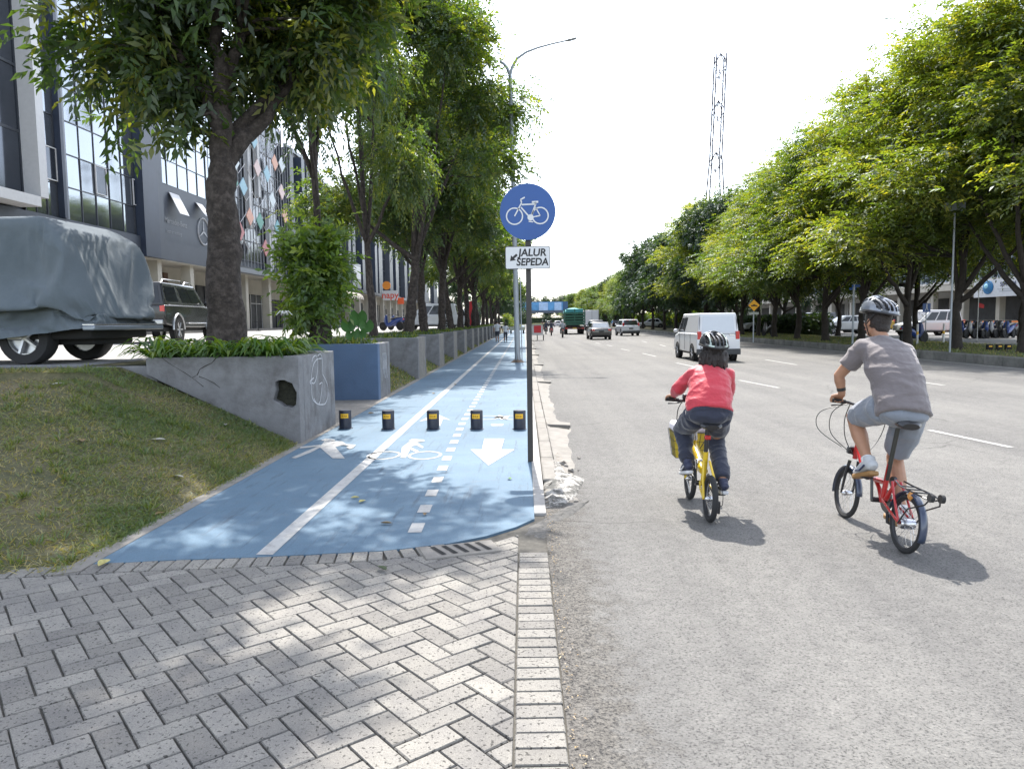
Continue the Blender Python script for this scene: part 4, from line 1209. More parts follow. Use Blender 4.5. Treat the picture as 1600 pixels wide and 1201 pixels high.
# ---- hedges behind the right verge and at the far end of the road
def hedge(loc, L_, h, w, rz, lab, seed, mat):
    e = empty('hedge', loc, rz, lab, 'hedge', 'hedges behind the tree rows')
    n = int(L_ * 260); g = np.random.default_rng(seed)
    P = np.stack([g.uniform(0, L_, n), g.uniform(-w / 2, w / 2, n), h * (.15 + .85 * g.random(n) ** .7)], 1)
    P[:, 2] *= np.array([.8 + .35 * noise.noise(Vector((x * .5, seed, 0))) + .15 for x in P[:, 0]])
    D = g.normal(size=(n, 3)); D[:, 2] += .3
    link('foliage', leafmesh('foliage', P, D, g.normal(size=(n, 3)), .22 + .2 * g.random(n), .10 + .08 * g.random(n), g.random(n), mat), e)
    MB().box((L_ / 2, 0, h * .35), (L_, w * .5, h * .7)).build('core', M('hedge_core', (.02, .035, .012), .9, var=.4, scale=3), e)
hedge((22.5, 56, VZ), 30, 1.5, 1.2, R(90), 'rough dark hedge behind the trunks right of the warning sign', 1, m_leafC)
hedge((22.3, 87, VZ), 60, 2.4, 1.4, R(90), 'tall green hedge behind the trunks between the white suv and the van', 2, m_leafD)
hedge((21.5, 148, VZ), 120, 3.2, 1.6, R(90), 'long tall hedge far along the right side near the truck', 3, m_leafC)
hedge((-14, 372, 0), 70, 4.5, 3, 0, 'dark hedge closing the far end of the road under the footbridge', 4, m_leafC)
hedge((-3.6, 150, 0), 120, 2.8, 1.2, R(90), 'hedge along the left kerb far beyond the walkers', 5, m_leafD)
# ---- small plants
m_strap = leafmat('strap_leaf', (0.04, 0.10, 0.018), (0.09, 0.17, 0.03), (0.17, 0.24, 0.05), .4)
def strapplant(seed, n=46, L_=.42, w=.035):
    g = random.Random(seed); vs = []; fs = []; rn = []
    for i in range(n):
        a = g.uniform(0, 6.28); l = L_ * g.uniform(.6, 1.15); up = g.uniform(.5, 1.3); S = 6
        ca_, sa_ = math.cos(a), math.sin(a); r0 = g.random()
        b = len(vs)
        for s in range(S + 1):
            t = s / S; r = l * t * .85 + .02; z = l * up * (t * 1.35 - t * t * 1.15)
            ww = w / 2 * (1 - t ** 3) * (0.6 + t * .8) + .001
            for q in (-1, 0, 1):
                vs.append((r * ca_ - q * ww * sa_, r * sa_ + q * ww * ca_, z + abs(q) * ww * .4)); rn.append(r0)
        for s in range(S):
            for q in (0, 1):
                k_ = b + s * 3 + q; fs.append((k_, k_ + 1, k_ + 4, k_ + 3))
    me = bpy.data.meshes.new('strap_leaves'); me.from_pydata(vs, [], fs); me.update()
    me.attributes.new('rnd', 'FLOAT', 'POINT').data.foreach_set('value', rn); me.materials.append(m_strap)
    me.polygons.foreach_set('use_smooth', [True] * len(fs))
    return me
SPM = [strapplant(s, 54, .56, .042) for s in (1, 2, 3)]
g = random.Random(9)
pk = 0
for j in range(3):
    for i in range(8):
        x = -5.05 + i * .27 + g.uniform(-.06, .06); y = 10.12 + .42 * j + g.uniform(-.08, .08)
        if (Vector((x, y)) - Vector((T1.x, T1.y))).length < .4: continue
        if x > -3.25: continue
        o = link('spider_lily', SPM[pk % 3]); pk += 1
        o.location = (x, y, 1.09); o.rotation_euler = (0, 0, g.uniform(0, 6)); s = g.uniform(.85, 1.2); o.scale = (s, s, s)
        tag(o, 'clump of glossy strap shaped leaves in the planter round the big tree', 'plant', 'strap leaved plants in the nearest planter')
# white spider lily flower
fl = MB(); c = onY(444, 490, 10.6)
for k in range(8):
    a = k * .785
    fl.tube([(0, 0, 0), (.06 * math.cos(a), .06 * math.sin(a), .04), (.12 * math.cos(a), .12 * math.sin(a), -.02)], [.006, .005, .002], 4)
e = empty('lily_flower', (c.x, c.y, c.z), 0, 'white spidery flower on a thin stalk above the planter', 'flower')
fl.build('petals', M('petal_white', (.7, .7, .68), .6), e); MB().tube([(0, 0, 0), (0.01, 0, 1.09 - c.z)], .006, 5).build('stem', m_strap, e)
# epiphyte bush round the trunk of the second tree
bp = onY(495, 440, 15.9)
cm, C = crown('bush_leaves', [((0, 0, .35), (.38, .4, .42)), ((-.06, -.1, -.35), (.28, .3, .5)), ((.05, 0, .75), (.2, .2, .24))], 110, 11, 77, leafmat('leaf_light', (0.05, 0.10, 0.02), (0.10, 0.17, 0.035), (0.2, 0.26, 0.06), .5), leaf=(.17, .07), frond=.3, k=6, spread=.35, droop=.5, shell=.5)
e = empty('bush', (bp.x, 15.9, LZ), 0, 'bushy light green shrub wrapped round the trunk of the second tree in the left planter', 'shrub')
o = link('foliage', cm, e); o.location = (0, 0, bp.z - LZ)
MB().tube([(0, 0, -.05), (.05, 0, .3), (0, 0, bp.z - LZ)], [.30, .24, .06], 12).build('stem', m_bark, e, smooth=True)
# elephant ear plant
c = onY(560, 520, 18.0)
e = empty('elephant_ear', (c.x, 18.0, LZ - .02), 0, 'broad leaved elephant ear plant with round green leaves between two tree trunks', 'plant')
for k, (dx, dz, s) in enumerate(((-.22, .48, .19), (.04, .66, .22), (.24, .46, .18), (.1, .28, .15), (-.12, .24, .14))):
    lf = MB(); n = 14
    pts = [(dx + s * math.sin(2 * math.pi * i / n) * (1 if i != 0 else .6), -.1 - .04 * k, dz + s * .95 * math.cos(2 * math.pi * i / n) * (1 if i else .4)) for i in range(n)]
    lf.add(pts + [(dx, -.06 - .04 * k, dz)], [(i, (i + 1) % n, n) for i in range(n)])
    ob = lf.build('leaf', M('big_leaf', (0.05, 0.14, 0.03), .4, var=.2), e, smooth=True)
    MB().tube([(0, 0, 0), (dx * .5, -.05, dz * .6), (dx, -.08 - .04 * k, dz)], .014, 5).build('stalk', M('big_leaf', ()), e)
# ground cover on the strip
def scatter_leaves(name, pts, L_, w, mat, seed, up=.8):
    g_ = np.random.default_rng(seed); n = len(pts)
    D = g_.normal(size=(n, 3)); D[:, 2] = np.abs(D[:, 2]) * up + .25
    return leafmesh(name, pts, D, norm(g_.normal(size=(n, 3)) + np.array([0, 0, .5])), L_ * (.5 + .8 * g_.random(n)), w * (.7 + .6 * g_.random(n)), g_.random(n), mat, fold=.1)
g_ = np.random.default_rng(5)
pts = []
for (a, b) in BL[1:]:
    n = 700 if a < 40 else 250
    pts.append(np.stack([g_.uniform(-5.0, -3.2, n), g_.uniform(a + .1, b - .05, n), g_.uniform(1.09, 1.16, n)], 1))
n = 9000
yy_ = 15 + 100 * g_.random(n) ** 1.6
pts.append(np.stack([g_.uniform(-5.8, -4.9, n), yy_, np.full(n, LZ - .02)], 1))
o = link('ground_cover', scatter_leaves('ground_cover', np.concatenate(pts), .16, .05, m_leafD, 3, 1.2)); tag(o, kind='stuff')
# grass on the bank, slopes and verge
m_grass = leafmat('grass_blade', (0.06, 0.115, 0.022), (0.15, 0.175, 0.05), (0.30, 0.25, 0.12), .35)
n = 170000
X = PX0 - .10 + .03 * np.sin(np.arange(n)) - 6.5 * g_.random(n) ** 1.25; Y = 4.66 + 5.1 * g_.random(n)
dens = np.array([noise.noise(Vector((x * .9, y * .9, 2.2))) + .35 * noise.noise(Vector((x * 4, y * 4, 7))) for x, y in zip(X[:n], Y[:n])])
keep = (g_.random(n) < np.clip(.62 + dens * .9, .18, 1)) & ((X > -5.2) | (Y < 9.7))
X = X[keep]; Y = Y[keep]; dn = dens[keep]
Z = np.array([bankz(x, y) for x, y in zip(X, Y)]) - .004
m_ = len(X)
D = g_.normal(size=(m_, 3)); D[:, 2] = np.abs(D[:, 2]) * .45 + .22
rn = np.clip(.55 - dn * .75 + g_.normal(size=m_) * .22, 0, 1)
o = link('bank_grass', leafmesh('bank_grass', np.stack([X, Y, Z], 1), D, g_.normal(size=(m_, 3)) + np.array([0, 0, .6]), .028 + .055 * g_.random(m_), .004 + .006 * g_.random(m_), rn, m_grass, fold=.08)); tag(o, kind='stuff')
pts = []
for (a, b) in zip(BL[1:9], BL[2:10]):
    n = 2500; x = g_.uniform(-4.95, PX0 - .14, n); y = g_.uniform(a[1], b[0], n)
    pts.append(np.stack([x, y, (PX0 - .12 - x) / (PX0 - .12 + 4.96) * (LZ - .03)], 1))
n = 30000
pts.append(np.stack([g_.uniform(15.6, 21.4, n), 12 + 70 * g_.random(n) ** 1.4, np.full(n, VZ)], 1))
o = link('verge_grass', scatter_leaves('verge_grass', np.concatenate(pts), .10, .022, m_grass, 8, 1.3)); tag(o, kind='stuff')
# taller tufts and broad weeds in the turf
n = 260; tx_ = PX0 - .2 - 4.2 * g_.random(n); ty_ = 4.75 + 4.9 * g_.random(n); P = []; D = []
for x, y in zip(tx_, ty_):
    k = g_.integers(8, 26)
    for _ in range(k):
        q = g_.normal(size=2) * .022; P.append((x + q[0], y + q[1], bankz(x, y) - .004)); D.append((q[0] * 18 + g_.normal() * .35, q[1] * 18 + g_.normal() * .35, .9))
P = np.array(P); D = np.array(D); n = len(P)
o = link('weed_tufts', leafmesh('weed_tufts', P, D, g_.normal(size=(n, 3)) + np.array([0, 0, .6]), .05 + .07 * g_.random(n), .006 + .010 * g_.random(n), g_.random(n) * .7, m_grass, fold=.1)); tag(o, kind='stuff')
# dry debris along the kerb
n = 420
yy_ = g_.uniform(2, 9, n); P = np.stack([.155 + np.abs(g_.normal(size=n)) * .035 + np.where(yy_ > 7, .2, 0), yy_, np.full(n, 0.002)], 1)
D = g_.normal(size=(n, 3)); D[:, 2] *= .1
o = link('dry_debris', leafmesh('dry_debris', P, D, np.tile([0, 0, 1.0], (n, 1)), .008 + .016 * g_.random(n), .004 + .006 * g_.random(n), g_.random(n), leafmat('debris', (.07, .05, .03), (.2, .13, .05), (.3, .22, .1), .1), fold=.2)); tag(o, kind='stuff')
# ================================================================ buildings on the left
XF = -22.8
m_glass = M('mirror_glass', (0.27, 0.295, 0.33), 0.06, 0.85, var=0.04, scale=0.3)
m_glassd = M('dark_glass', (0.075, 0.085, 0.105), 0.10, 0.7, var=0.15, scale=0.5)
m_panel = M('grey_cladding', (0.055, 0.065, 0.085), 0.5, 0.2, var=0.12, scale=1.0)
m_panel2 = M('light_cladding', (0.16, 0.175, 0.2), 0.45, 0.2, var=0.1, scale=1.0)
m_navy = M('navy_cladding', (0.025, 0.035, 0.06), 0.45, 0.1, var=0.2, scale=1.0)
m_mull = M('mullion', (0.035, 0.04, 0.05), 0.5)
m_cream = M('cream_wall', (0.40, 0.38, 0.33), 0.8, var=0.08, scale=1.0, dirt=(0.26, 0.24, 0.2), dscale=.8, damt=.4)
m_whitef = M('white_cladding', (0.50, 0.50, 0.50), 0.5, var=0.06)
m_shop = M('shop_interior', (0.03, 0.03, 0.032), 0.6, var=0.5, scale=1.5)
m_brown = M('brown_panel', (0.10, 0.05, 0.03), 0.6)
m_letter = M('white_letter', (0.6, 0.6, 0.6), 0.5)
m_gletter = M('grey_letter', (0.22, 0.23, 0.25), 0.5)
def FYZ(px, py, X=None):
    q = onX(px, py, XF if X is None else X); return (q.y, q.z)
ZF = 5.75      # underside of the fascia
ROOF = 20.0
class Bld:
    def __init__(s, name, y0, y1, label, depth=14, roof=ROOF, x=None, z0=None, sgn=-1, cat='building', group=None):
        s.x = XF if x is None else x; s.y0 = y0; s.y1 = y1; s.z0 = LZ if z0 is None else z0; s.sgn = sgn
        s.e = empty(name, (s.x, y0, s.z0), 0, label, cat, group); s.depth = depth; s.roof = roof
    def box(s, nm, mat, x0, x1, y0, y1, z0, z1, bevel=0, parent=None):
        """x0,x1 = metres out of the facade towards the road (negative = into the building)"""
        d = -s.sgn
        p = parent
        return MB().b2((d * min(x0, x1), y0 - s.y0, z0 - s.z0), (d * max(x0, x1), y1 - s.y0, z1 - s.z0)).build(nm, mat, p or s.e, bevel=bevel)
    def panes(s, y0, y1, ny, z0, z1, nz, mat, out=0.0, jit=0.012, mull=0.05, nm='window', seed=1, frame=None):
        rg = random.Random(seed); dy = (y1 - y0) / ny; dz = (z1 - z0) / nz; d = -s.sgn
        fr = MB()
        for i in range(ny + 1): fr.b2((d * (out - .05), y0 - s.y0 + i * dy - mull / 2, z0 - s.z0), (d * (out + .045), y0 - s.y0 + i * dy + mull / 2, z1 - s.z0))
        for j in range(nz + 1): fr.b2((d * (out - .05), y0 - s.y0, z0 - s.z0 + j * dz - mull / 2), (d * (out + .04), y1 - s.y0, z0 - s.z0 + j * dz + mull / 2))
        fr.build('window_frame', frame or m_mull, s.e)
        for i in range(ny):
            for j in range(nz):
                a = y0 - s.y0 + i * dy + mull * .4; b = a + dy - mull * .8; c = z0 - s.z0 + j * dz + mull * .4; e_ = c + dz - mull * .8
                t = [rg.uniform(-jit, jit) for _ in range(2)]
                vs = [(d * out + t[0], a, c), (d * out - t[0], b, c), (d * out - t[0] + t[1], b, e_), (d * out + t[0] + t[1], a, e_)]
                MB().add(vs, [(0, 1, 2, 3)]).build(nm, mat, s.e)
def y_(px): return FYZ(px, 450)[0]
# --- building 1: grey curtain wall with a white frame
ya, yb = 16.0, y_(250)
b = Bld('office_building', ya, yb, 'dark glass office building with a big white square frame, behind the covered vehicle')
b.box('wall', m_panel, -14, -.12, ya, yb, ZF + 1.1, ROOF)
b.box('fascia', m_panel, -2, .25, ya, yb, ZF, ZF + 1.15)
yF = y_(47)
b.box('white_frame', m_whitef, 0, 1.15, yF - .55, yF, 7.45, 19); b.box('white_frame', m_whitef, 0, 1.15, 20, yF - .553, 7.0, 7.45)
b.panes(20.2, yF - .56, 5, 7.46, 18.9, 4, m_glassd, .35, mull=.12, seed=2)
b.panes(yF + .05, y_(98), 3, ZF + 1.2, ROOF, 8, m_glass, seed=3)
b.panes(y_(112), y_(217), 5, ZF + 1.2, ROOF, 8, m_glass, seed=4)
b.box('dark_fin', m_navy, 0, .35, y_(98) + .02, y_(103), ZF + 1.2, ROOF); b.box('grey_strip', m_panel2, 0, .16, y_(103) + .01, y_(112) - .02, ZF + 1.2, ROOF)
b.box('pilaster', m_navy, 0, .55, y_(217) + .05, y_(241), ZF - .02, ROOF); b.box('pilaster', m_panel, 0, .5, y_(241) + .01, y_(250), ZF - .01, ROOF)
for (x0, y0, x1, y1) in ((61, 224, 88, 285), (145, 257, 166, 309), (204, 279, 221, 326)):
    Y0, z1 = FYZ(x0 + 1, y0); Y1 = FYZ(x1, y1)[0]; z0 = FYZ(x0 + 1, y0 + (y1 - y0) * .86)[1]
    fm = MB(); w = .045; o_ = .10
    Y0 -= b.y0; Y1 -= b.y0; z0 -= b.z0; z1 -= b.z0
    fm.b2((o_ - .06, Y0, z0), (o_, Y0 + w, z1)); fm.b2((o_ - .06, Y1 - w, z0), (o_, Y1, z1)); fm.b2((o_ - .06, Y0 + w, z0), (o_ - .002, Y1 - w, z0 + w)); fm.b2((o_ - .06, Y0 + w, z1 - w), (o_ - .002, Y1 - w, z1))
    f = fm.build('opening_frame', m_letter, b.e)
    MB().add([(.06, Y0 + w, z0 + w), (.06, Y1 - w, z0 + w), (.06, Y1 - w, z1 - w), (.06, Y0 + w, z1 - w)], [(0, 1, 2, 3)]).build('opening_pane', m_glassd, f)
def shops(b, y0, y1, bay, seed):
    rg = random.Random(seed)
    b.box('shop_wall', m_cream, -6, -2.2, y0, y1, LZ, ZF)
    b.box('soffit', m_cream, -2.2, .2, y0 + .01, y1 - .01, ZF - .06, ZF - .002)
    b.box('plinth', m_conc2, -2.2, .5, y0, y1, LZ - .05, LZ + .15)
    n = max(1, round((y1 - y0) / bay)); dy = (y1 - y0) / n
    for i in range(n):
        b.box('column', m_cream, -.75, -.1, y0 + i * dy, y0 + i * dy + .55, LZ + .15, ZF - .06)
        k = rg.randrange(3)
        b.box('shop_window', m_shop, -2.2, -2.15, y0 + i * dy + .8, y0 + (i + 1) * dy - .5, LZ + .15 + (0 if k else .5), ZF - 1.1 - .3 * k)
        m2 = MB()
        for t in range(4): m2.b2((-2.14, y0 - b.y0 + i * dy + .8 + t * (dy - 1.35) / 3, .15), (-2.08, y0 - b.y0 + i * dy + .86 + t * (dy - 1.35) / 3, ZF - b.z0 - 1.1 - .3 * k))
        m2.b2((-2.13, y0 - b.y0 + i * dy + .8, 2.4), (-2.09, y0 - b.y0 + (i + 1) * dy - .5, 2.47))
        m2.build('shop_frame', m_whitef if k == 1 else m_mull, b.e)
shops(b, ya, yb, 5.2, 1)
# --- building 2: showroom part with star emblem
ya, yb = yb + .02, y_(343)
b = Bld('showroom_building', ya, yb, 'grey glass showroom with a round three pointed star emblem, left of the big tree trunk')
b.box('wall', m_panel, -14, -.12, ya, yb, ZF + 1.1, ROOF); b.box('fascia', m_panel, -2, .25, ya, yb, ZF, ZF + 1.2)
b.panes(ya + .1, yb - .1, 6, 10.6, ROOF, 6, m_glass, seed=7)
b.box('banner_panel', m_panel, 0, .03, ya + .05, yb - .05, ZF + 1.25, 10.6)
q = FYZ(273, 348); text_obj('lettering', 'Mercedes-Benz', .5, m_gletter, b.e, T=Matrix.Translation((.05, q[0] - b.y0 + .1, q[1] - b.z0)) @ FACE_PX, bold=.006)
q = FYZ(270, 363); text_obj('lettering', 'best or nothing', .34, m_gletter, b.e, T=Matrix.Translation((.05, q[0] - b.y0 + .1, q[1] - b.z0)) @ FACE_PX)
cy, cz = FYZ(317, 362); cy -= b.y0; cz -= b.z0; r_ = .92
em = MB().tube([(.06, cy + r_ * math.cos(a * math.pi / 20), cz + r_ * math.sin(a * math.pi / 20)) for a in range(40)], .055, 6, closed=True)
for a in (90, 210, 330):
    c_, s_ = math.cos(R(a)), math.sin(R(a)); em.add([(.07, cy - s_ * .09, cz + c_ * .09), (.07, cy + s_ * .09, cz - c_ * .09), (.07, cy + c_ * r_, cz + s_ * r_)], [(0, 1, 2)])
em.build('star_emblem', M('emblem_grey', (0.38, 0.39, 0.41), .5), b.e)
for (x0, y0, x1, y1) in ((262, 300, 279, 343), (304, 316, 315, 345)):
    Y0, z1 = FYZ(x0, y0); Y1, z0 = FYZ(x1, y1)
    Y0 -= b.y0; Y1 -= b.y0; z0 = z0 - b.z0 + .2; z1 -= b.z0
    MB().add([(.1, Y0, z1), (.1, Y1, z1), (.75, Y1, z0), (.75, Y0, z0), (.06, Y0, z1), (.06, Y1, z1), (.71, Y1, z0), (.71, Y0, z0)], [(0, 1, 2, 3), (7, 6, 5, 4), (0, 3, 7, 4), (1, 2, 6, 5), (2, 3, 7, 6)]).build('open_window', m_whitef, b.e)
q = FYZ(322, 404); text_obj('fascia_lettering', 'Ca', .85, m_letter, b.e, T=Matrix.Translation((.27, q[0] - b.y0 + .4, q[1] - b.z0 - .1)) @ FACE_PX, bold=.012)
shops(b, ya, yb, 5.2, 5)
b.box('brown_panel', m_brown, -2.1, -1.9, y_(300), y_(306), 3.2, ZF - .5)
# --- building 3: dark facade with coloured diamonds
ya, yb = yb + .02, y_(452)
b = Bld('diamond_facade_building', ya, yb, 'black facade with white zigzag rods and pastel diamond panels, right of the big tree trunk')
b.box('wall', m_navy, -14, -.4, ya, yb, ZF + .3, ROOF); b.box('canopy', m_panel2, -2, .9, ya, yb, ZF - .05, ZF + .3); b.box('ledge', m_mull, -.4, .6, ya, yb, ZF + .3, ZF + .5)
b.panes(ya + .1, yb - .1, 8, ZF + 1.2, ROOF, 8, m_glassd, -.3, mull=.1, seed=9)
b.box('white_column', m_whitef, -.2, .2, y_(392), y_(397), 9.6, ROOF); b.box('white_column', m_whitef, -.2, .2, y_(407), y_(411), 12.5, ROOF); b.box('white_column', m_whitef, -.2, .15, y_(422), y_(427), ZF + .6, 11)
rods = MB()
N_ = 22
for i in range(N_ + 1):
    y = (yb - ya - .4) * i / N_ + .2; rods.b2((.5, y - .025, ZF - LZ + .5), (.55, y + .025, ROOF - LZ))
rods.build('rods', M('rod_grey', (0.25, 0.26, 0.28), .5), b.e)
zz = MB(); dyr = (yb - ya - .4) / N_; rg = random.Random(3)
for row in range(7):
    z = 7.6 + row * 1.9
    for i in range(0, N_ - 2, 4):
        y = .2 + dyr * (i + (row % 2) * 2); zz.tube([(.58, y, z), (.58, y + dyr * 2, z - 1.0), (.58, y + dyr * 4, z)], .03, 4)
zz.build('zigzag', M('zigzag_white', (0.42, 0.42, 0.43), .5), b.e)
cols = {'g': (0.10, 0.27, 0.22), 'b': (0.24, 0.40, 0.48), 'p': (0.55, 0.42, 0.40), 'o': (0.55, 0.30, 0.22), 'r': (0.42, 0.17, 0.17), 'c': (0.5, 0.55, 0.57), 't': (0.14, 0.32, 0.35)}
for (u_, v_, c) in ((790, 400, 'g'), (862, 440, 'b'), (968, 300, 'p'), (1040, 345, 'b'), (1098, 260, 'o'), (1150, 275, 'c'), (912, 665, 'o'), (988, 700, 'g'), (840, 775, 'r'), (1030, 900, 'r'), (1080, 540, 'c'), (1120, 750, 't'), (1175, 655, 'o'), (1187, 890, 'g'), (940, 90, 'b'), (800, 250, 'c'), (1150, 480, 'p')):
    Y, z = FYZ(200 + u_ / 4.8, 200 + v_ / 4.8, XF + .6); Y -= b.y0; z -= b.z0
    MB().prism([(Y - .85, z), (Y, z - .72), (Y + .85, z), (Y, z + .72)], .6, .66, 'x').build('diamond_panel', M('diamond_' + c, cols[c], .6, var=.05), b.e)
shops(b, ya, yb, 5.4, 8)
# --- buildings 4..7
segs = [(452, 500, 'pale grey glass building next to the diamond facade, partly behind the bushy tree', m_panel2, m_glass), (500, 547, 'blue grey glass building with light vertical strips and a striped awning', m_panel, m_glass),
        (547, 588, 'navy clad building with narrow glass strips above the happy sign', m_navy, m_glass), (588, 636, 'dark blue building with a ladder of windows, farthest seen between the left trunks', m_navy, m_glassd), (636, 700, 'grey building far away behind the left row of trees', m_panel2, m_glass)]
segs[2] = segs[2][:2] + ('navy clad building with narrow glass strips above the small red lettered sign',) + segs[2][3:]
for i, (p0, p1, lab, mw, mg) in enumerate(segs):
    ya, yb = y_(p0) + .02, y_(p1)
    rf = 18.5 - (i % 2)
    b = Bld('shop_building', ya, yb, lab, roof=rf)
    b.box('wall', mw, -14, -.12, ya, yb, ZF, rf); b.box('canopy', m_panel2 if i % 2 else m_mull, 0, .9, ya, yb, ZF - .05, ZF + .35)
    n = 4
    for k in range(n):
        y0 = ya + (yb - ya) * k / n
        b.box('fin', m_navy if (k + i) % 2 else m_panel, -.1, .5 + .3 * (k % 2), y0 + .02, y0 + (yb - ya) / n * .38, ZF + .36, rf - .4 * (k % 2))
        b.panes(y0 + (yb - ya) / n * .40, y0 + (yb - ya) / n * .98, 1, ZF + .5, rf, 6, mg, seed=i * 7 + k)
    b.box('parapet', m_whitef if i % 2 else mw, -.1, .15, ya, yb, rf - .01, rf + .35)
    shops(b, ya, yb, 6, 20 + i)
    if i == 1:
        Y0, Y1 = y_(545) - 7, y_(545) + 1
        aw = MB(); n = 16
        for t in range(n):
            ya_, yb_ = Y0 - b.y0 + (Y1 - Y0) * t / n, Y0 - b.y0 + (Y1 - Y0) * (t + 1) / n
            P = []
            for s in range(7):
                a = R(90 * s / 6); P.append((.2 + 1.6 * math.sin(a), 3.6 + 1.0 * math.cos(a)))
            for s in range(6):
                aw.add([(P[s][0], ya_, P[s][1]), (P[s + 1][0], ya_, P[s + 1][1]), (P[s + 1][0], yb_, P[s + 1][1]), (P[s][0], yb_, P[s][1])], [(0, 1, 2, 3)], t % 2)
        aw.build('awning', [M('awning_cream', (.42, .38, .31), .8), M('awning_dark', (.05, .045, .04), .8)], b.e)
        s_ = b.box('sign_box', m_panel2, .5, 1.0, y_(540), y_(553), 6.2, 9.4); b.box('sign_face', m_whitef, 1.0, 1.05, y_(541), y_(552), 7.4, 9.0)
    if i == 2:
        # red lettered board facing the camera side
        q0 = onX(597, 475, XF + 1.6); yc = q0.y
        w0, w1 = onY(598, 460, yc), onY(621, 460, yc); zt, zb = onY(606, 454, yc).z, onY(606, 469, yc).z
        MB().b2((w0.x - b.x, yc - b.y0, zb - b.z0), (w1.x - b.x, yc - b.y0 + .2, zt - b.z0)).build('sign_board', m_whitef, b.e)
        text_obj('sign_lettering', 'napy', (zt - zb) * .95, M('sign_red', (.55, .05, .02), .5), b.e, T=Matrix.Translation(((w0.x + w1.x) / 2 - b.x, yc - b.y0 - .02, (zt + zb) / 2 - b.z0)) @ FACE_CAM, bold=.02)
        qd = onY(604, 446, yc); MB().lathe([(.62, -.05), (.62, .05)], 20, (qd.x - b.x, yc - b.y0, qd.z - b.z0), 'y').build('sign_disc', M('sign_orange', (.65, .22, .02), .5), b.e)
        qd = onY(626, 470, yc + 6); MB().b2((qd.x - b.x - .5, yc + 6 - b.y0, qd.z - b.z0 - .5), (qd.x - b.x + .5, yc + 6.2 - b.y0, qd.z - b.z0 + .5)).build('small_sign', M('sign_red2', (.6, .09, .02), .5), b.e)
# tables outside the shop
def chair_table(px, py, Y, lab):
    q = onY(px, py, Y); e = empty('cafe_table', (q.x, Y, LZ), 0, lab, 'table')
    MB().lathe([(.35, .72), (.35, .75)], 16).build('table_top', dkmetal, e); mm = MB().tube([(0, 0, 0), (0, 0, .72)], .03, 6); mm.lathe([(.2, 0), (.2, .03)], 12); mm.build('pedestal', dkmetal, e)
chair_table(403, 500, 58, 'small dark cafe table outside the shop right of the big trunk')
# bins
q = onX(527, 505, XF + 3); e = empty('waste_bin', (q.x, q.y, LZ), 0, 'dark green waste bin on the bright lot in front of the shops', 'bin')
MB().lathe([(.22, 0), (.28, .75)], 14).build('body', M('bin_green', (.02, .05, .04), .5), e, smooth=True); MB().lathe([(.3, .75), (.3, .82), (.1, .9)], 14).build('lid', M('bin_green', ()), e, smooth=True)
# ================================================================ buildings on the right
m_rwhite = M('white_render', (0.50, 0.50, 0.49), 0.8, var=0.06, dirt=(0.3, 0.3, 0.29), dscale=.5, damt=.4)
XR_ = 42.0
def rbuild(y0, y1, roof, lab, i):
    b = Bld('roadside_building', y0, y1, lab, x=XR_, z0=VZ - .03, sgn=1, roof=roof)
    b.box('wall', m_rwhite if i != 0 else m_cream, -12, -.1, y0, y1, VZ - .03, roof)
    nb = max(2, int((y1 - y0) / 5))
    for st in range(int((roof - 4.6) / 3.4)):
        z = 4.8 + st * 3.4
        b.panes(y0 + .4, y1 - .4, nb, z, z + 2.3, 1, m_glassd if i % 2 == 0 else m_glass, 0.02, mull=.25, frame=m_whitef, seed=i * 3 + st)
    b.box('canopy', m_cream, 0, 2.6, y0, y1, 3.9, 4.35)
    for k in range(nb + 1):
        y = y0 + (y1 - y0 - .5) * k / nb
        b.box('column', m_cream, 1.6, 2.1, y, y + .5, VZ, 3.9)
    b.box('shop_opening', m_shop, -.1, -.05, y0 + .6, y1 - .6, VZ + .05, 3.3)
    fn = MB()
    for k in range(int((y1 - y0) / .9)): fn.b2((-.45, .3 + k * .9, 4.6), (-.25, .42 + k * .9, roof - .5))
    fn.build('sun_fins', M('fin_blue_grey', (.22, .27, .33), .5), b.e)
    return b
rb = rbuild(48, 74, 15.5, 'pale building with blue grey vertical fins behind the white globe signboard', 0)
rbuild(74.1, 98, 13, 'white building with wide glass bands behind the trees, left of the signboard building', 1)
rbuild(98.1, 128, 11, 'white three storey building glimpsed between trunks behind the van', 2)
rbuild(128.1, 190, 14, 'long pale building far behind the right trees', 3)
# signboard, faces the camera obliquely: built on the facade
q0 = onX(1523, 460, XR_ - 3.2); 
e = empty('signboard', (XR_ - 3.2, 50, 4.36), 0, 'white signboard reading SIPRAM with a blue globe above the canopy at the right', 'sign')
ys0 = onX(1600, 450, XR_ - 3.2).y - 3.0; ys1 = onX(1522, 450, XR_ - 3.2).y
zt = onX(1545, 437, XR_ - 3.2).z; zb = onX(1545, 464, XR_ - 3.2).z
e.location.y = ys0; e.location.z = zb
MB().b2((0, 0, 0), (.25, ys1 - ys0, zt - zb)).build('board', M('board_white', (.5, .52, .55), .5), e)
lg = M('globe_blue', (.01, .12, .28), .4, var=.5, scale=1.2)
yc = onX(1544, 450, XR_ - 3.2).y; zc = onX(1544, 449, XR_ - 3.2).z
hh = (zt - zb)
MB().ell((-.02, yc - ys0, zc - zb), (.05, .72, hh * .40), 24, 12).build('globe_logo', lg, e, smooth=True)
MB().ell((-.06, yc - ys0 + .2, zc - zb + .1), (.04, .28, hh * .14), 16, 8).build('globe_highlight', M('globe_light', (.25, .5, .62), .4), e, smooth=True)
yt = onX(1578, 441, XR_ - 3.2).y
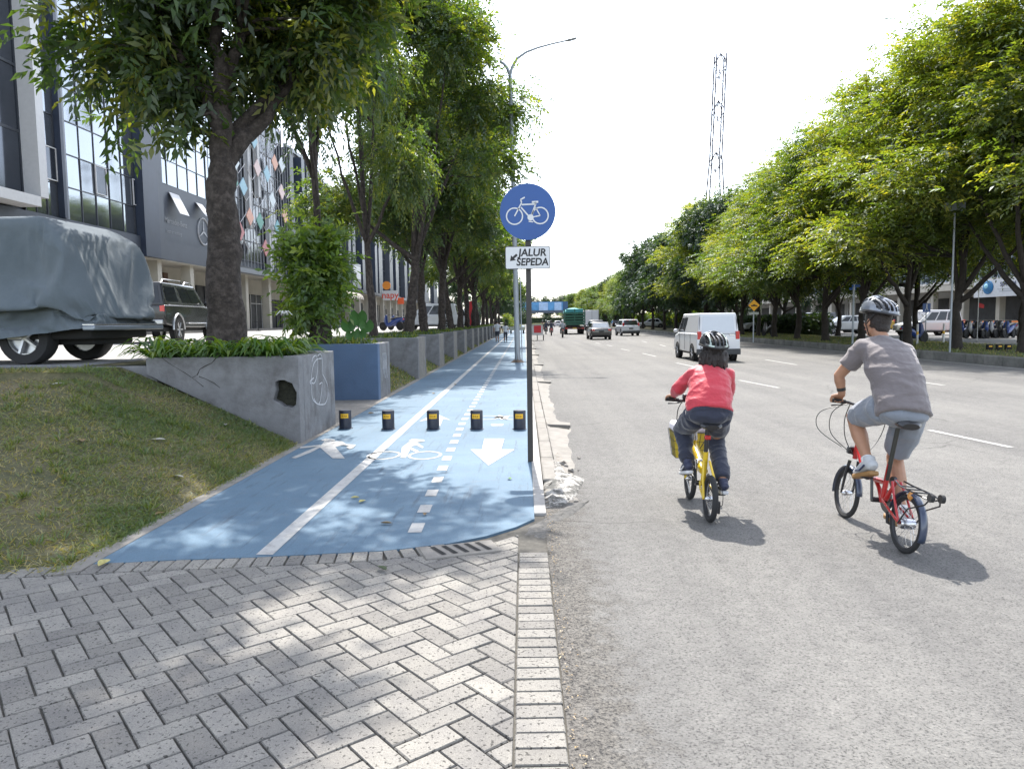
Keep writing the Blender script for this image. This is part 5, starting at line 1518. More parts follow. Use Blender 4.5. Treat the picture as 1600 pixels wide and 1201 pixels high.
text_obj('lettering', 'SIPRAM', hh * .34, M('sign_navy', (.05, .06, .12), .5), e, T=Matrix.Translation((-.03, yt - ys0 + .2, hh * .68)) @ FACE_NX, bold=.01, sx=1.25)
for k in range(2): MB().b2((-.02, yt - ys0 - 2 + k * .2, hh * (.40 - .12 * k)), (-.003, yt - ys0 + 1.6 - k * .3, hh * (.40 - .12 * k) + .05)).build('small_print_line', M('print_grey', (.3, .33, .38), .5), e)
# ================================================================ vehicles
m_tyre = M('tyre', (0.02, 0.02, 0.021), 0.85)
m_alloy = M('alloy', (0.45, 0.46, 0.48), 0.35, 0.8)
m_cglass = M('car_glass', (0.015, 0.018, 0.022), 0.06, 0.0, spec=0.5, var=.05)
m_tail = M('tail_lamp', (0.45, 0.012, 0.012), 0.25, coat=.6)
m_tailw = M('lamp_clear', (0.55, 0.5, 0.5), 0.2, coat=.6)
m_plate = M('number_plate', (0.015, 0.015, 0.018), 0.5)
m_under = M('underbody', (0.012, 0.012, 0.012), 0.8)
def wheel(parent, x, y, r, w=.2, rim=m_alloy, spokes=5):
    s = 1 if y > 0 else -1
    o = empty('wheel', (x, y, r)); o.parent = parent; KIDS.setdefault(parent.name, []).append(o)
    MB().lathe([(r * .62, -w / 2), (r * .95, -w / 2), (r, -w * .32), (r, w * .32), (r * .95, w / 2), (r * .62, w / 2)], 28, axis='y', caps=False).build('tyre', m_tyre, o, smooth=True)
    m_ = MB(); m_.lathe([(r * .64, -w * .3), (r * .64, w * .42), (r * .58, w * .42), (r * .56, w * .2), (0, w * .15)], 28, axis='y')
    for k in range(spokes):
        a = 2 * math.pi * k / spokes
        c, q = math.cos(a), math.sin(a)
        m_.tube([(c * r * .08, w * .34, q * r * .08), (c * r * .6, w * .4, q * r * .6)], r * .085, 6)
    m_.lathe([(r * .14, w * .2), (r * .12, w * .42), (0, w * .43)], 12, axis='y')
    rr = m_.build('rim', rim, o, smooth=True)
    if s < 0: rr.rotation_euler = (0, 0, math.pi)
    return o
def bilin(q, s, t):
    a, b, c, d = [Vector(v) for v in q]
    return (a * (1 - s) + b * s) * (1 - t) + (d * (1 - s) + c * s) * t
def patch(mb, q, rect, off, m=0, th=.006):
    """thin plate on the quad q; rect (s0,s1,t0,t1) or list of (s,t)"""
    a, b, c, d = [Vector(v) for v in q]
    n = (b - a).cross(d - a).normalized() * off
    pts = [(rect[0], rect[2]), (rect[1], rect[2]), (rect[1], rect[3]), (rect[0], rect[3])] if not hasattr(rect[0], '__len__') else rect
    top = [bilin(q, s, t) + n for s, t in pts]; bot = [p - n * .9 for p in top]
    k = len(pts)
    mb.add(top + bot, [tuple(range(k))] + [(i, (i + 1) % k, k + (i + 1) % k, k + i) for i in range(k)], m)
def car(name, label, cat, loc, rz, L, Wd, prof, cab, paint, wheels, wr=.31, group=None, sidewin=(), rearwin=None, front=None, tails=None, roofrack=False, plate_z=.5, trim=None, belt_in=.03, top_in=.16, wspokes=5, wipe=None, bevel=.05):
    """prof: body polygon (x,z). cab: (x_rear_bottom, x_front_bottom, z_belt, x_rear_top, x_front_top, z_roof). x forward."""
    e = empty(name, loc, rz, label, cat, group); hw = Wd / 2
    bd = MB(); bd.prism([(x, z) for x, z in prof], -hw, hw, 'y')
    body = bd.build('body', paint, e, bevel=bevel, seg=3)
    xr, xf, zb, xrt, xft, zr = cab
    bw, tw = hw - belt_in, hw - top_in
    zb2 = zb - .03
    A = [(xr, -bw, zb2), (xf, -bw, zb2), (xf, bw, zb2), (xr, bw, zb2)]; B = [(xrt, -tw, zr), (xft, -tw, zr), (xft, tw, zr), (xrt, tw, zr)]
    cb = MB().add(A + B, [(3, 2, 1, 0), (4, 5, 6, 7), (0, 1, 5, 4), (1, 2, 6, 5), (2, 3, 7, 6), (3, 0, 4, 7)])
    cb.build('cabin', paint, e, bevel=.06, seg=3)
    R_ = [A[0], A[1], B[1], B[0]]; Lq = [A[2], A[3], B[3], B[2]]
    for (s0, s1, t0, t1) in sidewin:
        m_ = MB(); patch(m_, R_, (s0, s1, t0, t1), .008); m_.build('side_window', m_cglass, e)
        m_ = MB(); patch(m_, Lq, (1 - s1, 1 - s0, t0, t1), .008); m_.build('side_window', m_cglass, e)
    Rr = [A[3], A[0], B[0], B[3]]; Fr = [A[1], A[2], B[2], B[1]]
    if rearwin: m_ = MB(); patch(m_, Rr, rearwin[:4], .008); m_.build('rear_window', rearwin[4] if len(rearwin) > 4 else m_cglass, e)
    m_ = MB(); patch(m_, Fr, (.06, .94, .12, .9), .008); m_.build('windscreen', m_cglass, e)
    for s in (-1, 1):
        for (x, y, z, dx_, dy_, dz_, mt) in (tails or []):
            MB().box((x, s * y, z), (dx_, dy_, dz_)).build('tail_light', mt, e, bevel=.012)
        MB().box((max(p[0] for p in prof) - .12, s * (hw - .24), zb - .3), (.2, .34, .16)).build('headlight', m_tailw, e, bevel=.03)
        mm = MB(); mm.ell((xf - .35, s * (hw + .10), zb + .1), (.07, .10, .08), 12, 8); mm.build('mirror', paint if paint != white else white, e, smooth=True)
    # wheel arches, wheels
    for x in wheels:
        for s in (-1, 1): MB().lathe([(wr + .07, 0), (wr + .07, .012), (0, .012)], 26, (x, s * (hw - .0) - (0 if s > 0 else .012), wr), 'y').build('wheel_arch', m_under, e)
        for s in (-1, 1): wheel(e, x, s * (hw - .07), wr, .2, spokes=wspokes)
    xb = min(p[0] for p in prof); xm = max(p[0] for p in prof); zl = min(p[1] for p in prof)
    MB().b2((xb + .2, -hw + .15, zl - .08), (xm - .2, hw - .15, zl + .05)).build('underbody', m_under, e)
    MB().box((xb - .012, 0, plate_z), (.02, .42, .12)).build('number_plate', m_plate, e)
    if trim:
        for (x, y, z, a, b_, c, mt) in trim: MB().box((x, y, z), (a, b_, c)).build('trim', mt, e, bevel=min(.02, min(a, b_, c) * .3))
    return e
NORTH = R(90)   # x forward -> away from the camera
m_vanw = M('van_white', (0.62, 0.63, 0.65), 0.3, coat=.5, var=.02)
m_carblk = M('car_black', (0.012, 0.013, 0.015), 0.25, coat=.8, var=.1)
m_suvw = M('suv_pearl', (0.55, 0.56, 0.58), 0.3, coat=.5, var=.02)
m_bump = M('bumper_dark', (0.04, 0.042, 0.045), .6)
# white panel van
g0 = G(1134, 567, -.03)
van = car('panel_van', 'white panel van with blanked rear window driving in the middle lane', 'van', (onY(1124, 560, 28).x, 30.3, -.03), NORTH + R(0.5), 4.15, 1.64,
    [(-2.07, .33), (-2.1, .5), (-2.06, 1.08), (1.15, 1.08), (1.75, .98), (2.07, .72), (2.1, .33)], (-2.05, 1.55, 1.05, -1.93, .75, 1.84), m_vanw, (-1.32, 1.3), .31,
    sidewin=((.62, .78, .12, .82), (.80, .95, .1, .8)), rearwin=(.1, .9, .12, .86, M('blanked_window', (.50, .53, .57), .2, coat=.8, var=.02)),
    tails=[(-2.03, .72, 1.0, .12, .15, .3, m_tail)], plate_z=.62, trim=[(-2.1, 0, .38, .1, 1.66, .22, m_bump), (-2.078, -.0, 1.06, .02, 1.5, .012, m_bump), (-2.0, -.70, 1.38, .05, .012, .66, m_bump), (-2.0, .70, 1.38, .05, .012, .66, m_bump), (.0, .824, .75, .012, .01, .7, m_bump), (.9, .824, .75, .012, .01, .7, m_bump), (-1.0, .824, .75, .012, .01, .7, m_bump), (.7, .83, .92, .14, .02, .03, chrome), (-.1, .83, .92, .14, .02, .03, chrome), (-2.06, .0, .72, .05, .5, .12, m_under), (-2.09, 0, 1.0, .02, .08, .08, chrome), (-2.09, -.5, 1.02, .02, .2, .05, chrome)], top_in=.12)
# black sedan
car('sedan', 'small black sedan with red tail lights following behind the green truck', 'car', (onY(939, 525, 62).x, 64, -.03), NORTH + R(1), 4.3, 1.7,
    [(-2.1, .28), (-2.15, .5), (-2.1, .95), (-1.5, 1.0), (1.2, .95), (2.0, .75), (2.12, .3)], (-1.75, 1.25, .97, -1.15, .35, 1.45), m_carblk, (-1.3, 1.3), .31, sidewin=((.2, .5, .15, .85), (.53, .85, .15, .85)), rearwin=(.08, .92, .12, .85, M('pale_glass', (.25, .28, .31), .15, .3)),
    tails=[(-2.13, .68, .82, .06, .26, .14, m_tail)], plate_z=.7, bevel=.09)
# white suv
car('suv', 'white suv with bright red tail lights driving ahead of the van', 'car', (onY(985, 522, 75).x, 77.5, -.03), NORTH + R(3), 4.5, 1.82,
    [(-2.2, .32), (-2.25, .5), (-2.2, 1.05), (1.1, 1.08), (2.0, .9), (2.22, .4)], (-2.12, 1.2, 1.05, -1.75, .3, 1.66), m_suvw, (-1.35, 1.35), .35, sidewin=((.15, .4, .15, .85), (.43, .64, .15, .85), (.67, .9, .15, .8)), rearwin=(.08, .92, .1, .85),
    tails=[(-2.12, .78, 1.12, .14, .16, .42, m_tail), (-1.80, .3, 1.58, .06, .25, .07, m_tail)], plate_z=.75, trim=[(-2.24, 0, .42, .08, 1.8, .22, m_bump)], bevel=.09)
# dark car ahead of the sedan
car('hatchback', 'dark hatchback partly hidden just beyond the black sedan', 'car', (onY(940, 522, 78).x + .1, 86, -.03), NORTH, 4.1, 1.75, [(-2, .3), (-2.05, .95), (1.1, .98), (1.95, .8), (2.05, .3)], (-1.95, 1.2, .95, -1.5, .35, 1.62), M('car_grey', (.05, .055, .065), .3, coat=.5), (-1.25, 1.25), .31,
    sidewin=((.15, .5, .15, .85), (.53, .85, .15, .85)), rearwin=(.08, .92, .1, .85), tails=[(-2, .75, 1.0, .1, .16, .3, m_tail)])
# oncoming / parked small car behind the verge
def parked(i, px, Y, paint, rz, lab, big=False, bz=None, py=515):
    x = onY(px, py, Y).x
    hgt = 1.78 if big else 1.48
    return car('parked_car', lab, 'car', (x, Y, VZ - .03 if bz is None else bz), rz, 4.5, 1.75, [(-2.1, .3), (-2.18, .5), (-2.12, .98), (1.1, 1.0), (2.0, .82), (2.15, .35)], (-2.0 if big else -1.7, 1.2, .96, -1.8 if big else -1.1, .3, hgt), paint, (-1.35, 1.35), .32,
        sidewin=((.12, .38, .15, .85), (.41, .64, .15, .85), (.67, .9, .15, .8)), rearwin=(.08, .92, .1, .85), tails=[(-2.1, .75, .95, .12, .15, .25, m_tail)], bevel=.09)
parked(0, 1450, 53, m_vanw, R(185), 'white estate car parked beyond the verge grass, to the right of the man\'s helmet', True)
parked(1, 1322, 62, m_suvw, R(180), 'pale silver car parked behind the trunks directly left of the man\'s helmet')
parked(2, 1268, 66, m_carblk, R(183), 'black car parked in shade behind the trunks right of the warning sign', True)
parked(3, 1017, 118, m_vanw, R(180), 'white car waiting behind the verge trees beyond the white suv')
parked(4, 1196, 72, m_vanw, R(178), 'white car parked behind the trunks just right of the warning sign')
parked(5, 1352, 66, M('taxi_yellow', (.45, .28, .03), .4), R(170), 'yellow car partly hidden by the man\'s helmet')
# green high sided truck
YT = 88.0
tx = onY(898, 520, YT).x
m_green = M('truck_green', (0.03, 0.12, 0.075), .6, var=.25, scale=2); m_teal = M('tarpaulin_teal', (0.05, 0.26, 0.27), .7, var=.25, scale=2)
e = empty('truck', (tx, YT, -.03), NORTH, 'high sided green truck with slatted tailgate and teal tarpaulin load, seen from behind', 'truck')
MB().b2((0, -1.2, 1.1), (6.5, 1.2, 1.35)).build('load_bed', m_green, e)
sl_ = MB()
for z in (1.4, 1.72, 2.04, 2.36):
    sl_.b2((-.04, -1.18, z), (0, 1.18, z + .2))
    for s in (-1, 1): sl_.b2((0, s * 1.18 - .02, z), (6.5, s * 1.18 + .02, z + .2))
for y in (-1.18, 0, 1.18): sl_.b2((-.07, y - .06, 1.35), (-.041, y + .06, 3.0))
sl_.build('slatted_side', m_green, e)
ts = MB(); ts.ell((3.2, 0, 2.55), (3.3, 1.2, .6), 24, 12); ts.build('tarpaulin', m_teal, e, smooth=True)
MB().b2((-.03, -1.0, 2.55), (.3, 1.0, 2.98)).build('tarpaulin_tail', m_teal, e, bevel=.06)
MB().b2((.3, -1.05, 1.36), (6.2, 1.05, 2.4)).build('cargo', m_under, e)
MB().b2((6.6, -1.1, .6), (8.3, 1.1, 2.6)).build('cab', M('cab_yellow', (.4, .3, .05), .5), e, bevel=.1)
ch = MB(); ch.b2((0, -.5, .7), (7, .5, 1.1)); ch.build('chassis', m_under, e)
MB().b2((-.1, -1.15, .62), (.0, 1.15, .82)).build('rear_bumper', M('truck_rust', (.12, .04, .03), .7), e)
for s in (-1, 1): MB().b2((-.13, s * .95 - .14, .64), (-.1, s * .95 + .14, .8)).build('tail_light', m_tail, e)
MB().b2((-.13, -.24, .64), (-.1, .24, .8)).build('number_plate', M('plate_yellow', (.5, .3, .03), .5), e)
for x in (1.6, 6.4):
    for s in (-1, 1): wheel(e, x, s * .98, .46, .42, m_under)
# white box truck beyond
e = empty('box_truck', (onY(925, 520, 118).x, 118, -.03), NORTH, 'white box truck ahead of the green truck', 'truck')
MB().b2((0, -1.1, .9), (4.5, 1.1, 3.2)).build('cargo_box', m_vanw, e, bevel=.04)
fr = MB(); [fr.b2((-.03, y - .03, .95), (0, y + .03, 3.15)) for y in (-1.02, 0, 1.02)]; fr.build('door_bars', M('bar_grey', (.3, .3, .3), .5), e)
MB().b2((4.6, -1, .5), (6.1, 1, 2.3)).build('cab', m_vanw, e, bevel=.1); MB().b2((0, -.9, .5), (6, .9, .9)).build('chassis', m_under, e)
for x in (1.2, 5.2):
    for s in (-1, 1): wheel(e, x, s * .9, .38, .25, m_under)
# distant traffic
for i, (px, Y, p, lab) in enumerate(((884, 185, m_vanw, 'tiny white car far down the road left of the truck'), (871, 200, m_suvw, 'tiny pale car far down the road beneath the footbridge'), (858, 230, m_carblk, 'tiny dark car far down the road by the kerb side'), (962, 150, m_carblk, 'tiny dark car far ahead of the white suv'))):
    x = onY(px, 510, Y).x
    car('distant_car', lab, 'car', (x, Y, -.03), NORTH, 4.3, 1.75, [(-2, .3), (-2.05, .95), (1.1, .98), (1.95, .8), (2.05, .3)], (-1.9, 1.2, .95, -1.4, .35, 1.6), p, (-1.25, 1.25), .31, sidewin=((.15, .85, .15, .85),), rearwin=(.08, .92, .1, .85), tails=[(-2, .75, .9, .1, .16, .2, m_tail)])
# black pickup with canopy in the lot
m_frost = M('pickup_black', (0.010, 0.011, 0.012), 0.25, coat=.35, var=.1)
YP = 21.4
xp = onY(262, 520, 24).x
e = car('pickup_truck', 'black pickup with a windowed canopy and chrome roof rails parked in the raised lot', 'pickup truck', (xp, YP + 2.6, LZ - .01), NORTH + R(6), 5.2, 1.8,
    [(-2.55, .55), (-2.6, .75), (-2.56, 1.12), (1.0, 1.14), (2.3, 1.02), (2.58, .8), (2.6, .5), (2.0, .42), (-1.8, .45)], (-2.5, 1.25, 1.12, -2.35, .45, 1.80), m_frost, (-1.55, 1.55), .39,
    sidewin=((.05, .32, .2, .82), (.42, .63, .18, .84), (.66, .92, .18, .8)), rearwin=(.08, .92, .15, .85), tails=[(-2.5, .80, 1.0, .16, .14, .2, m_tail), (-2.5, .80, .84, .16, .14, .13, m_tailw)], plate_z=.75,
    trim=[(-2.62, 0, .62, .16, 1.7, .14, M('chrome_bumper', (.35, .36, .38), .25, .9)), (0, -.93, .58, 1.7, .12, .04, chrome), (-.2, -.905, 1.12, 4.2, .012, .02, chrome)], top_in=.17, wspokes=6)
for s in (-1, 1):
    MB().tube([(-2.2, s * .68, 1.80), (-2.1, s * .68, 1.88), (-.6, s * .68, 1.89), (-.5, s * .68, 1.81)], .022, 6).build('roof_rail', chrome, e, smooth=True)
    MB().tube([(-.3, s * .66, 1.80), (-.2, s * .66, 1.88), (.3, s * .66, 1.87), (.5, s * .66, 1.79)], .022, 6).build('roof_rail', chrome, e, smooth=True)
    for x in (-1.55, 1.55):
        MB().tube([(x + .47 * math.cos(R(a)), s * .905, .39 + .47 * math.sin(R(a))) for a in range(0, 181, 15)], .035, 6).build('fender_flare', m_alloy if s < 0 else m_bump, e, smooth=True)
# white mpv parked behind the trunks
parked(6, 672, 52, m_vanw, R(180), 'white people carrier parked across behind the trunks of the left row', True, LZ - .01, 512)
parked(7, 713, 60, m_suvw, R(95), 'white car with a red tail light half hidden by trunks beside the red banner', False, LZ - .01, 510)
# covered vehicle
CV = Vector((-6.45 - 1.75, 10.0 + .87, LZ - .01))    # centre; faces -X
e = empty('covered_vehicle', CV, R(180) + R(-2), 'vehicle under a blue grey fabric cover parked at the top of the bank', 'covered vehicle')
def cloth(n, N, L, p):
    tc = N.new('ShaderNodeTexCoord'); v = tc.outputs['Object']
    a = nodenoise(N, L, v, 1.3, 5); b = nodenoise(N, L, v, 260, 2)
    c = noderamp(N, L, a, [(0.3, (0.098, 0.120, 0.138)), (0.7, (0.135, 0.158, 0.178))])
    c = nodemix(N, L, 1.0, c, noderamp(N, L, b, [(0.3, (0.85, 0.85, 0.85)), (0.7, (1.12, 1.12, 1.12))]), 'MULTIPLY')
    L.new(c, p.inputs['Base Color']); p.inputs['Roughness'].default_value = 0.8; p.inputs['Sheen Weight'].default_value = 0.1; p.inputs['Specular IOR Level'].default_value = 0.2; p.inputs['Roughness'].default_value = 0.95
    w = nodenoise(N, L, v, 7, 4, .6); nodebump(N, L, p, nodemath(N, L, 'ADD', w, nodemath(N, L, 'MULTIPLY', b, .05)), 0.35, 0.03)
m_cover = groundmat('cover_fabric', cloth)
# a loose cover laid over a rough body, then left to sag and crumple (cloth solver) with its hem held by elastic
px_ = MB()
px_.prism([(-2.30, .62), (-2.30, 1.02), (-2.08, 1.78), (-1.74, 1.99), (.35, 1.99), (1.15, 1.15), (2.25, 1.0), (2.35, .62)], -.80, .80, 'y')
prox = px_.build('proxy', m_under, e, bevel=.07)
prox.location = (0, 0, 0)
NU, NV = 116, 96
PR = [(-2.36, .50), (-2.40, .9), (-2.36, 1.15), (-2.24, 1.88), (-2.14, 2.02), (-1.92, 2.07), (.40, 2.07), (1.22, 1.24), (2.32, 1.08), (2.44, .8), (2.42, .42)]
# side-to-side arc: parameter t in -1..1
def xsec(t, top, hem):
    u_ = abs(t); s_ = 1 if t > 0 else -1
    yt = .84; L_ = yt + (top - hem)
    d = u_ * L_
    if d < yt - .08: return s_ * d, top
    if d < yt + .08:
        a = (d - (yt - .08)) / .16 * math.pi / 2
        return s_ * (yt - .06 + .10 * math.sin(a)), top - .10 * (1 - math.cos(a))
    q = (d - yt - .08) / max(.01, L_ - yt - .08)
    return s_ * (yt + .04 + .045 * q), top - .10 + (hem - top + .10) * q
def topz(x): return np.interp(x, [-2.40, -2.36, -2.16, -2.02, -1.74, .40, 1.22, 2.32, 2.44], [.85, 1.15, 1.80, 1.97, 2.07, 2.07, 1.24, 1.08, .75])
xs_ = -2.38 + 4.80 * (np.linspace(0, 1, NU) ** 1.0)
vs, fs = [], []
for i, x in enumerate(xs_):
    hem = np.interp(x, [-2.38, -2.0, -1.2, 0, 2.4], [.50, .45, .36, .33, .33])
    for j in range(NV):
        y, z = xsec(-1 + 2 * j / (NV - 1), max(topz(x), hem + .3), hem)
        sh_ = 1 - .10 * max(0, (-2.15 - x) / .23) - .12 * max(0, (x - 2.1) / .3)
        vs.append((x, y * sh_, z))
for i in range(NU - 1):
    for j in range(NV - 1):
        a = i * NV + j; fs.append((a, a + 1, a + NV + 1, a + NV))
# rear skirt hangs from the rear edge line
b0 = len(vs); rows = 10; rear = [vs[j] for j in range(NV)]
for r in range(1, rows + 1):
    for j in range(NV):
        p = rear[j]; vs.append((p[0] - .03, p[1], p[2] + (min(p[2], .50) - p[2]) * r / rows))
for r in range(rows):
    for j in range(NV - 1):
        a = (b0 + (r - 1) * NV + j) if r else j; b_ = b0 + r * NV + j
        fs.append((a, a + 1, b_ + 1, b_))
o = MB().add(vs, fs).build('fabric_cover', m_cover, e, smooth=True, ang=180)
bm = bmesh.new(); bm.from_mesh(o.data)
bmesh.ops.remove_doubles(bm, verts=bm.verts, dist=.004)
bmesh.ops.triangulate(bm, faces=bm.faces, quad_method='ALTERNATE')
rgc = random.Random(2)
for v in bm.verts: v.co += Vector((rgc.uniform(-1, 1), rgc.uniform(-1, 1), rgc.uniform(-1, 1))) * .006
bm.to_mesh(o.data); bm.free()
vg = o.vertex_groups.new(name='hem')
for v in o.data.vertices:
    x, y, z = v.co
    hem = np.interp(x, [-2.38, -2.0, -1.2, 0, 2.4], [.50, .45, .36, .33, .33])
    if z < hem + .03: vg.add([v.index], 1.0, 'REPLACE')
    elif z > 2.03 and abs(y) < .5 and abs(x) < 1.5 and rgc.random() < .02: vg.add([v.index], .4, 'REPLACE')
bpy.context.view_layer.update()
prox.modifiers.new('c', 'COLLISION'); prox.collision.thickness_outer = .012; prox.collision.cloth_friction = 12
cl = o.modifiers.new('cloth', 'CLOTH'); st_ = cl.settings
st_.quality = 5; st_.mass = .35; st_.tension_stiffness = 22; st_.compression_stiffness = 22; st_.shear_stiffness = 8; st_.bending_stiffness = .35; st_.air_damping = 2.5
st_.tension_damping = 8; st_.compression_damping = 8; st_.vertex_group_mass = 'hem'; st_.pin_stiffness = 3; st_.shrink_min = -.075
cl.collision_settings.distance_min = .012; cl.collision_settings.use_self_collision = False; cl.collision_settings.collision_quality = 2
cl.point_cache.frame_start = 1; cl.point_cache.frame_end = 40
SC.frame_start = 1; SC.frame_end = 40
for fr_ in range(1, 31): SC.frame_set(fr_)
dg = bpy.context.evaluated_depsgraph_get()
me = bpy.data.meshes.new_from_object(o.evaluated_get(dg)); o.modifiers.clear(); o.data = me; o.vertex_groups.clear()
KIDS[e.name].remove(prox); bpy.data.objects.remove(prox)
SC.frame_set(1)
me.materials.clear(); me.materials.append(m_cover); me.polygons.foreach_set('use_smooth', [True] * len(me.polygons))
sb = o.modifiers.new('smooth', 'SMOOTH'); sb.iterations = 1; sb.factor = .4
sb = o.modifiers.new('sub', 'SUBSURF'); sb.levels = 1; sb.render_levels = 1
MB().b2((-2.47, -.9, .46), (-2.30, .9, .53)).build('rear_bumper', M('metallic_bumper', (.22, .25, .29), .35, .6), e, bevel=.015)
MB().b2((-2.475, -.9, .532), (-2.31, .9, .545)).build('bumper_top', chrome, e)
MB().b2((-2.3, -.72, .34), (2.2, .72, .55)).build('underbody', m_under, e, bevel=.03); MB().b2((-2.2, -.5, .26), (-1.3, .5, .36)).build('exhaust_box', m_under, e, bevel=.03)
MB().tube([(-1.45, -.7, .37), (-1.45, .7, .37)], .06, 10).build('axle', m_under, e)
for x in (-1.38, 1.5):
    for s in (-1, 1): wheel(e, x, s * .655, .37, .25, m_alloy, 5)
# small three wheeled red cart by the kerb
e = empty('vendor_cart', (onY(838, 520, 62).x + .1, 62, -.03), NORTH, 'small red and white vendor cart standing at the kerb beyond the sign post', 'cart')
MB().b2((0, -.45, .45), (1.2, .45, 1.35)).build('box', M('cart_white', (.5, .5, .5), .5), e, bevel=.02); MB().b2((-.02, -.3, .65), (-.003, .3, 1.25)).build('panel', M('cart_red', (.5, .02, .03), .5), e)
MB().b2((-.1, -.55, 1.36), (1.3, .55, 1.42)).build('roof', M('cart_roof', (.4, .42, .2), .6), e)
for s in (-1, 1): wheel(e, .5, s * .5, .26, .06, m_under)
wheel(e, 1.5, 0, .26, .06, m_under)
# red banner in the planting strip, barrier at the end of the path
e = empty('banner_stand', (onY(733, 500, 66).x, 66, LZ), 0, 'red and white upright banner between the left trunks', 'banner')
MB().b2((-.16, -.02, .1), (.36, .02, 2.3)).build('red_cloth', M('banner_red', (.5, .02, .03), .6), e); MB().b2((-.32, -.02, .1), (-.163, .02, 2.3)).build('white_cloth', m_letter, e); MB().tube([(-.34, 0, 0), (-.34, 0, 2.5)], .025, 6).build('pole', dkmetal, e)
e = empty('barrier', (-.9, 95, 0), 0, 'low pale barrier with yellow slope across the far end of the path', 'barrier')
MB().b2((-1.0, -.1, .45), (1.0, .1, .9)).build('rail', M('barrier_pale', (.45, .45, .35), .6), e, bevel=.02)
MB().add([(-1.2, 0, 1.9), (-1.0, 0, 2.0), (.6, 0, 1.0), (.4, 0, .9), (-1.2, .1, 1.9), (-1.0, .1, 2.0), (.6, .1, 1.0), (.4, .1, .9)], [(0, 1, 2, 3), (7, 6, 5, 4), (0, 3, 7, 4), (1, 2, 6, 5), (0, 1, 5, 4), (2, 3, 7, 6)]).build('slope_panel', M('barrier_yellow', (.45, .45, .06), .6), e)
for x in (-.8, .8): MB().b2((x - .1, -.08, 0), (x + .1, .08, .45)).build('foot', m_under, e)
# motorbikes
m_mb = [M('scooter_blue', (.02, .05, .2), .3, coat=.5), M('scooter_dark', (.02, .02, .022), .3, coat=.5), M('scooter_white', (.5, .5, .52), .3, coat=.5), M('scooter_red', (.35, .02, .02), .3, coat=.5)]
def scooter_mesh(e, mt):
    """x forward, 1.9 m long"""
    for x in (-.62, .62):
        w = MB(); w.lathe([(.20, -.05), (.27, -.05), (.29, 0), (.27, .05), (.20, .05), (.2, -.05)], 20, (x, 0, .29), 'y'); w.lathe([(.06, -.06), (.2, -.01), (.2, .01), (.06, .06)], 10, (x, 0, .29), 'y'); w.build('wheel', m_tyre, e, smooth=True)
    bd = MB(); bd.tube([(-.85, 0, .78), (-.5, 0, .72), (-.15, 0, .55), (.1, 0, .38), (.35, 0, .36)], [.06, .14, .17, .13, .1], 10, flat=(1, .9)); bd.tube([(.35, 0, .36), (.42, 0, .6), (.40, 0, .9), (.36, 0, 1.0)], [.12, .2, .14, .09], 10, side=(0, 1, 0), flat=(1, .5))
    bd.build('body', mt, e, smooth=True)
    MB().tube([(-.75, 0, .86), (-.45, 0, .84), (-.05, 0, .76), (.05, 0, .72)], [.08, .13, .12, .06], 10, side=(0, 1, 0), flat=(1, .4)).build('seat', m_under, e, smooth=True)
    hb = MB(); hb.tube([(.28, -.34, 1.04), (.36, -.2, 1.03), (.4, 0, 1.0), (.36, .2, 1.03), (.28, .34, 1.04)], .02, 6); hb.tube([(.42, 0, 1.0), (.6, 0, .3)], .035, 6); hb.build('handlebar', m_under, e, smooth=True)
    MB().ell((-.88, 0, .72), (.04, .08, .05), 10, 6).build('tail_light', m_tail, e, smooth=True)
def scooter(lab, loc, rz, mt, group=None, cat='motorcycle'):
    e = empty('motorcycle', loc, rz, lab, cat, group); scooter_mesh(e, mt); return e
P0 = scooter('blue scooter parked on the bright lot left of the white people carrier', (onY(612, 510, 48).x, 48, LZ), R(160), m_mb[0])
P1 = copy_tree(P0); P1.location = (onY(622, 510, 50).x, 50, LZ); P1.rotation_euler = (0, 0, R(150)); tag(P1, 'second scooter parked behind the blue one, nearer to the white people carrier', 'motorcycle')
S_ = [scooter('', (0, 0, 0), 0, m) for m in m_mb[:3]]
k = 0
for i in range(14):
    px = 1510 + i * 5.6; Y = 44.5 + (i % 2) * .9
    s_ = S_[i % 3] if i < 3 else copy_tree(S_[i % 3])
    s_.location = (onY(px, 512, Y).x, Y, VZ - .02); s_.rotation_euler = (0, 0, R(200 + (i * 13) % 20))
    tag(s_, 'parked scooter in the tight row in front of the orange barriers under the signboard', 'motorcycle', 'scooters parked in a row under the signboard')
m1 = copy_tree(P0); m1.location = (onY(1428, 533, 37.5).x, 37.5, VZ); m1.rotation_euler = (0, 0, R(20)); tag(m1, 'pale scooter on the service road right behind the man\'s shoulder', 'motorcycle')
m1 = copy_tree(S_[1]); m1.location = (onY(1200, 528, 54).x, 54, VZ); m1.rotation_euler = (0, 0, R(100)); tag(m1, 'dark scooter standing between trunks near the warning sign', 'motorcycle')
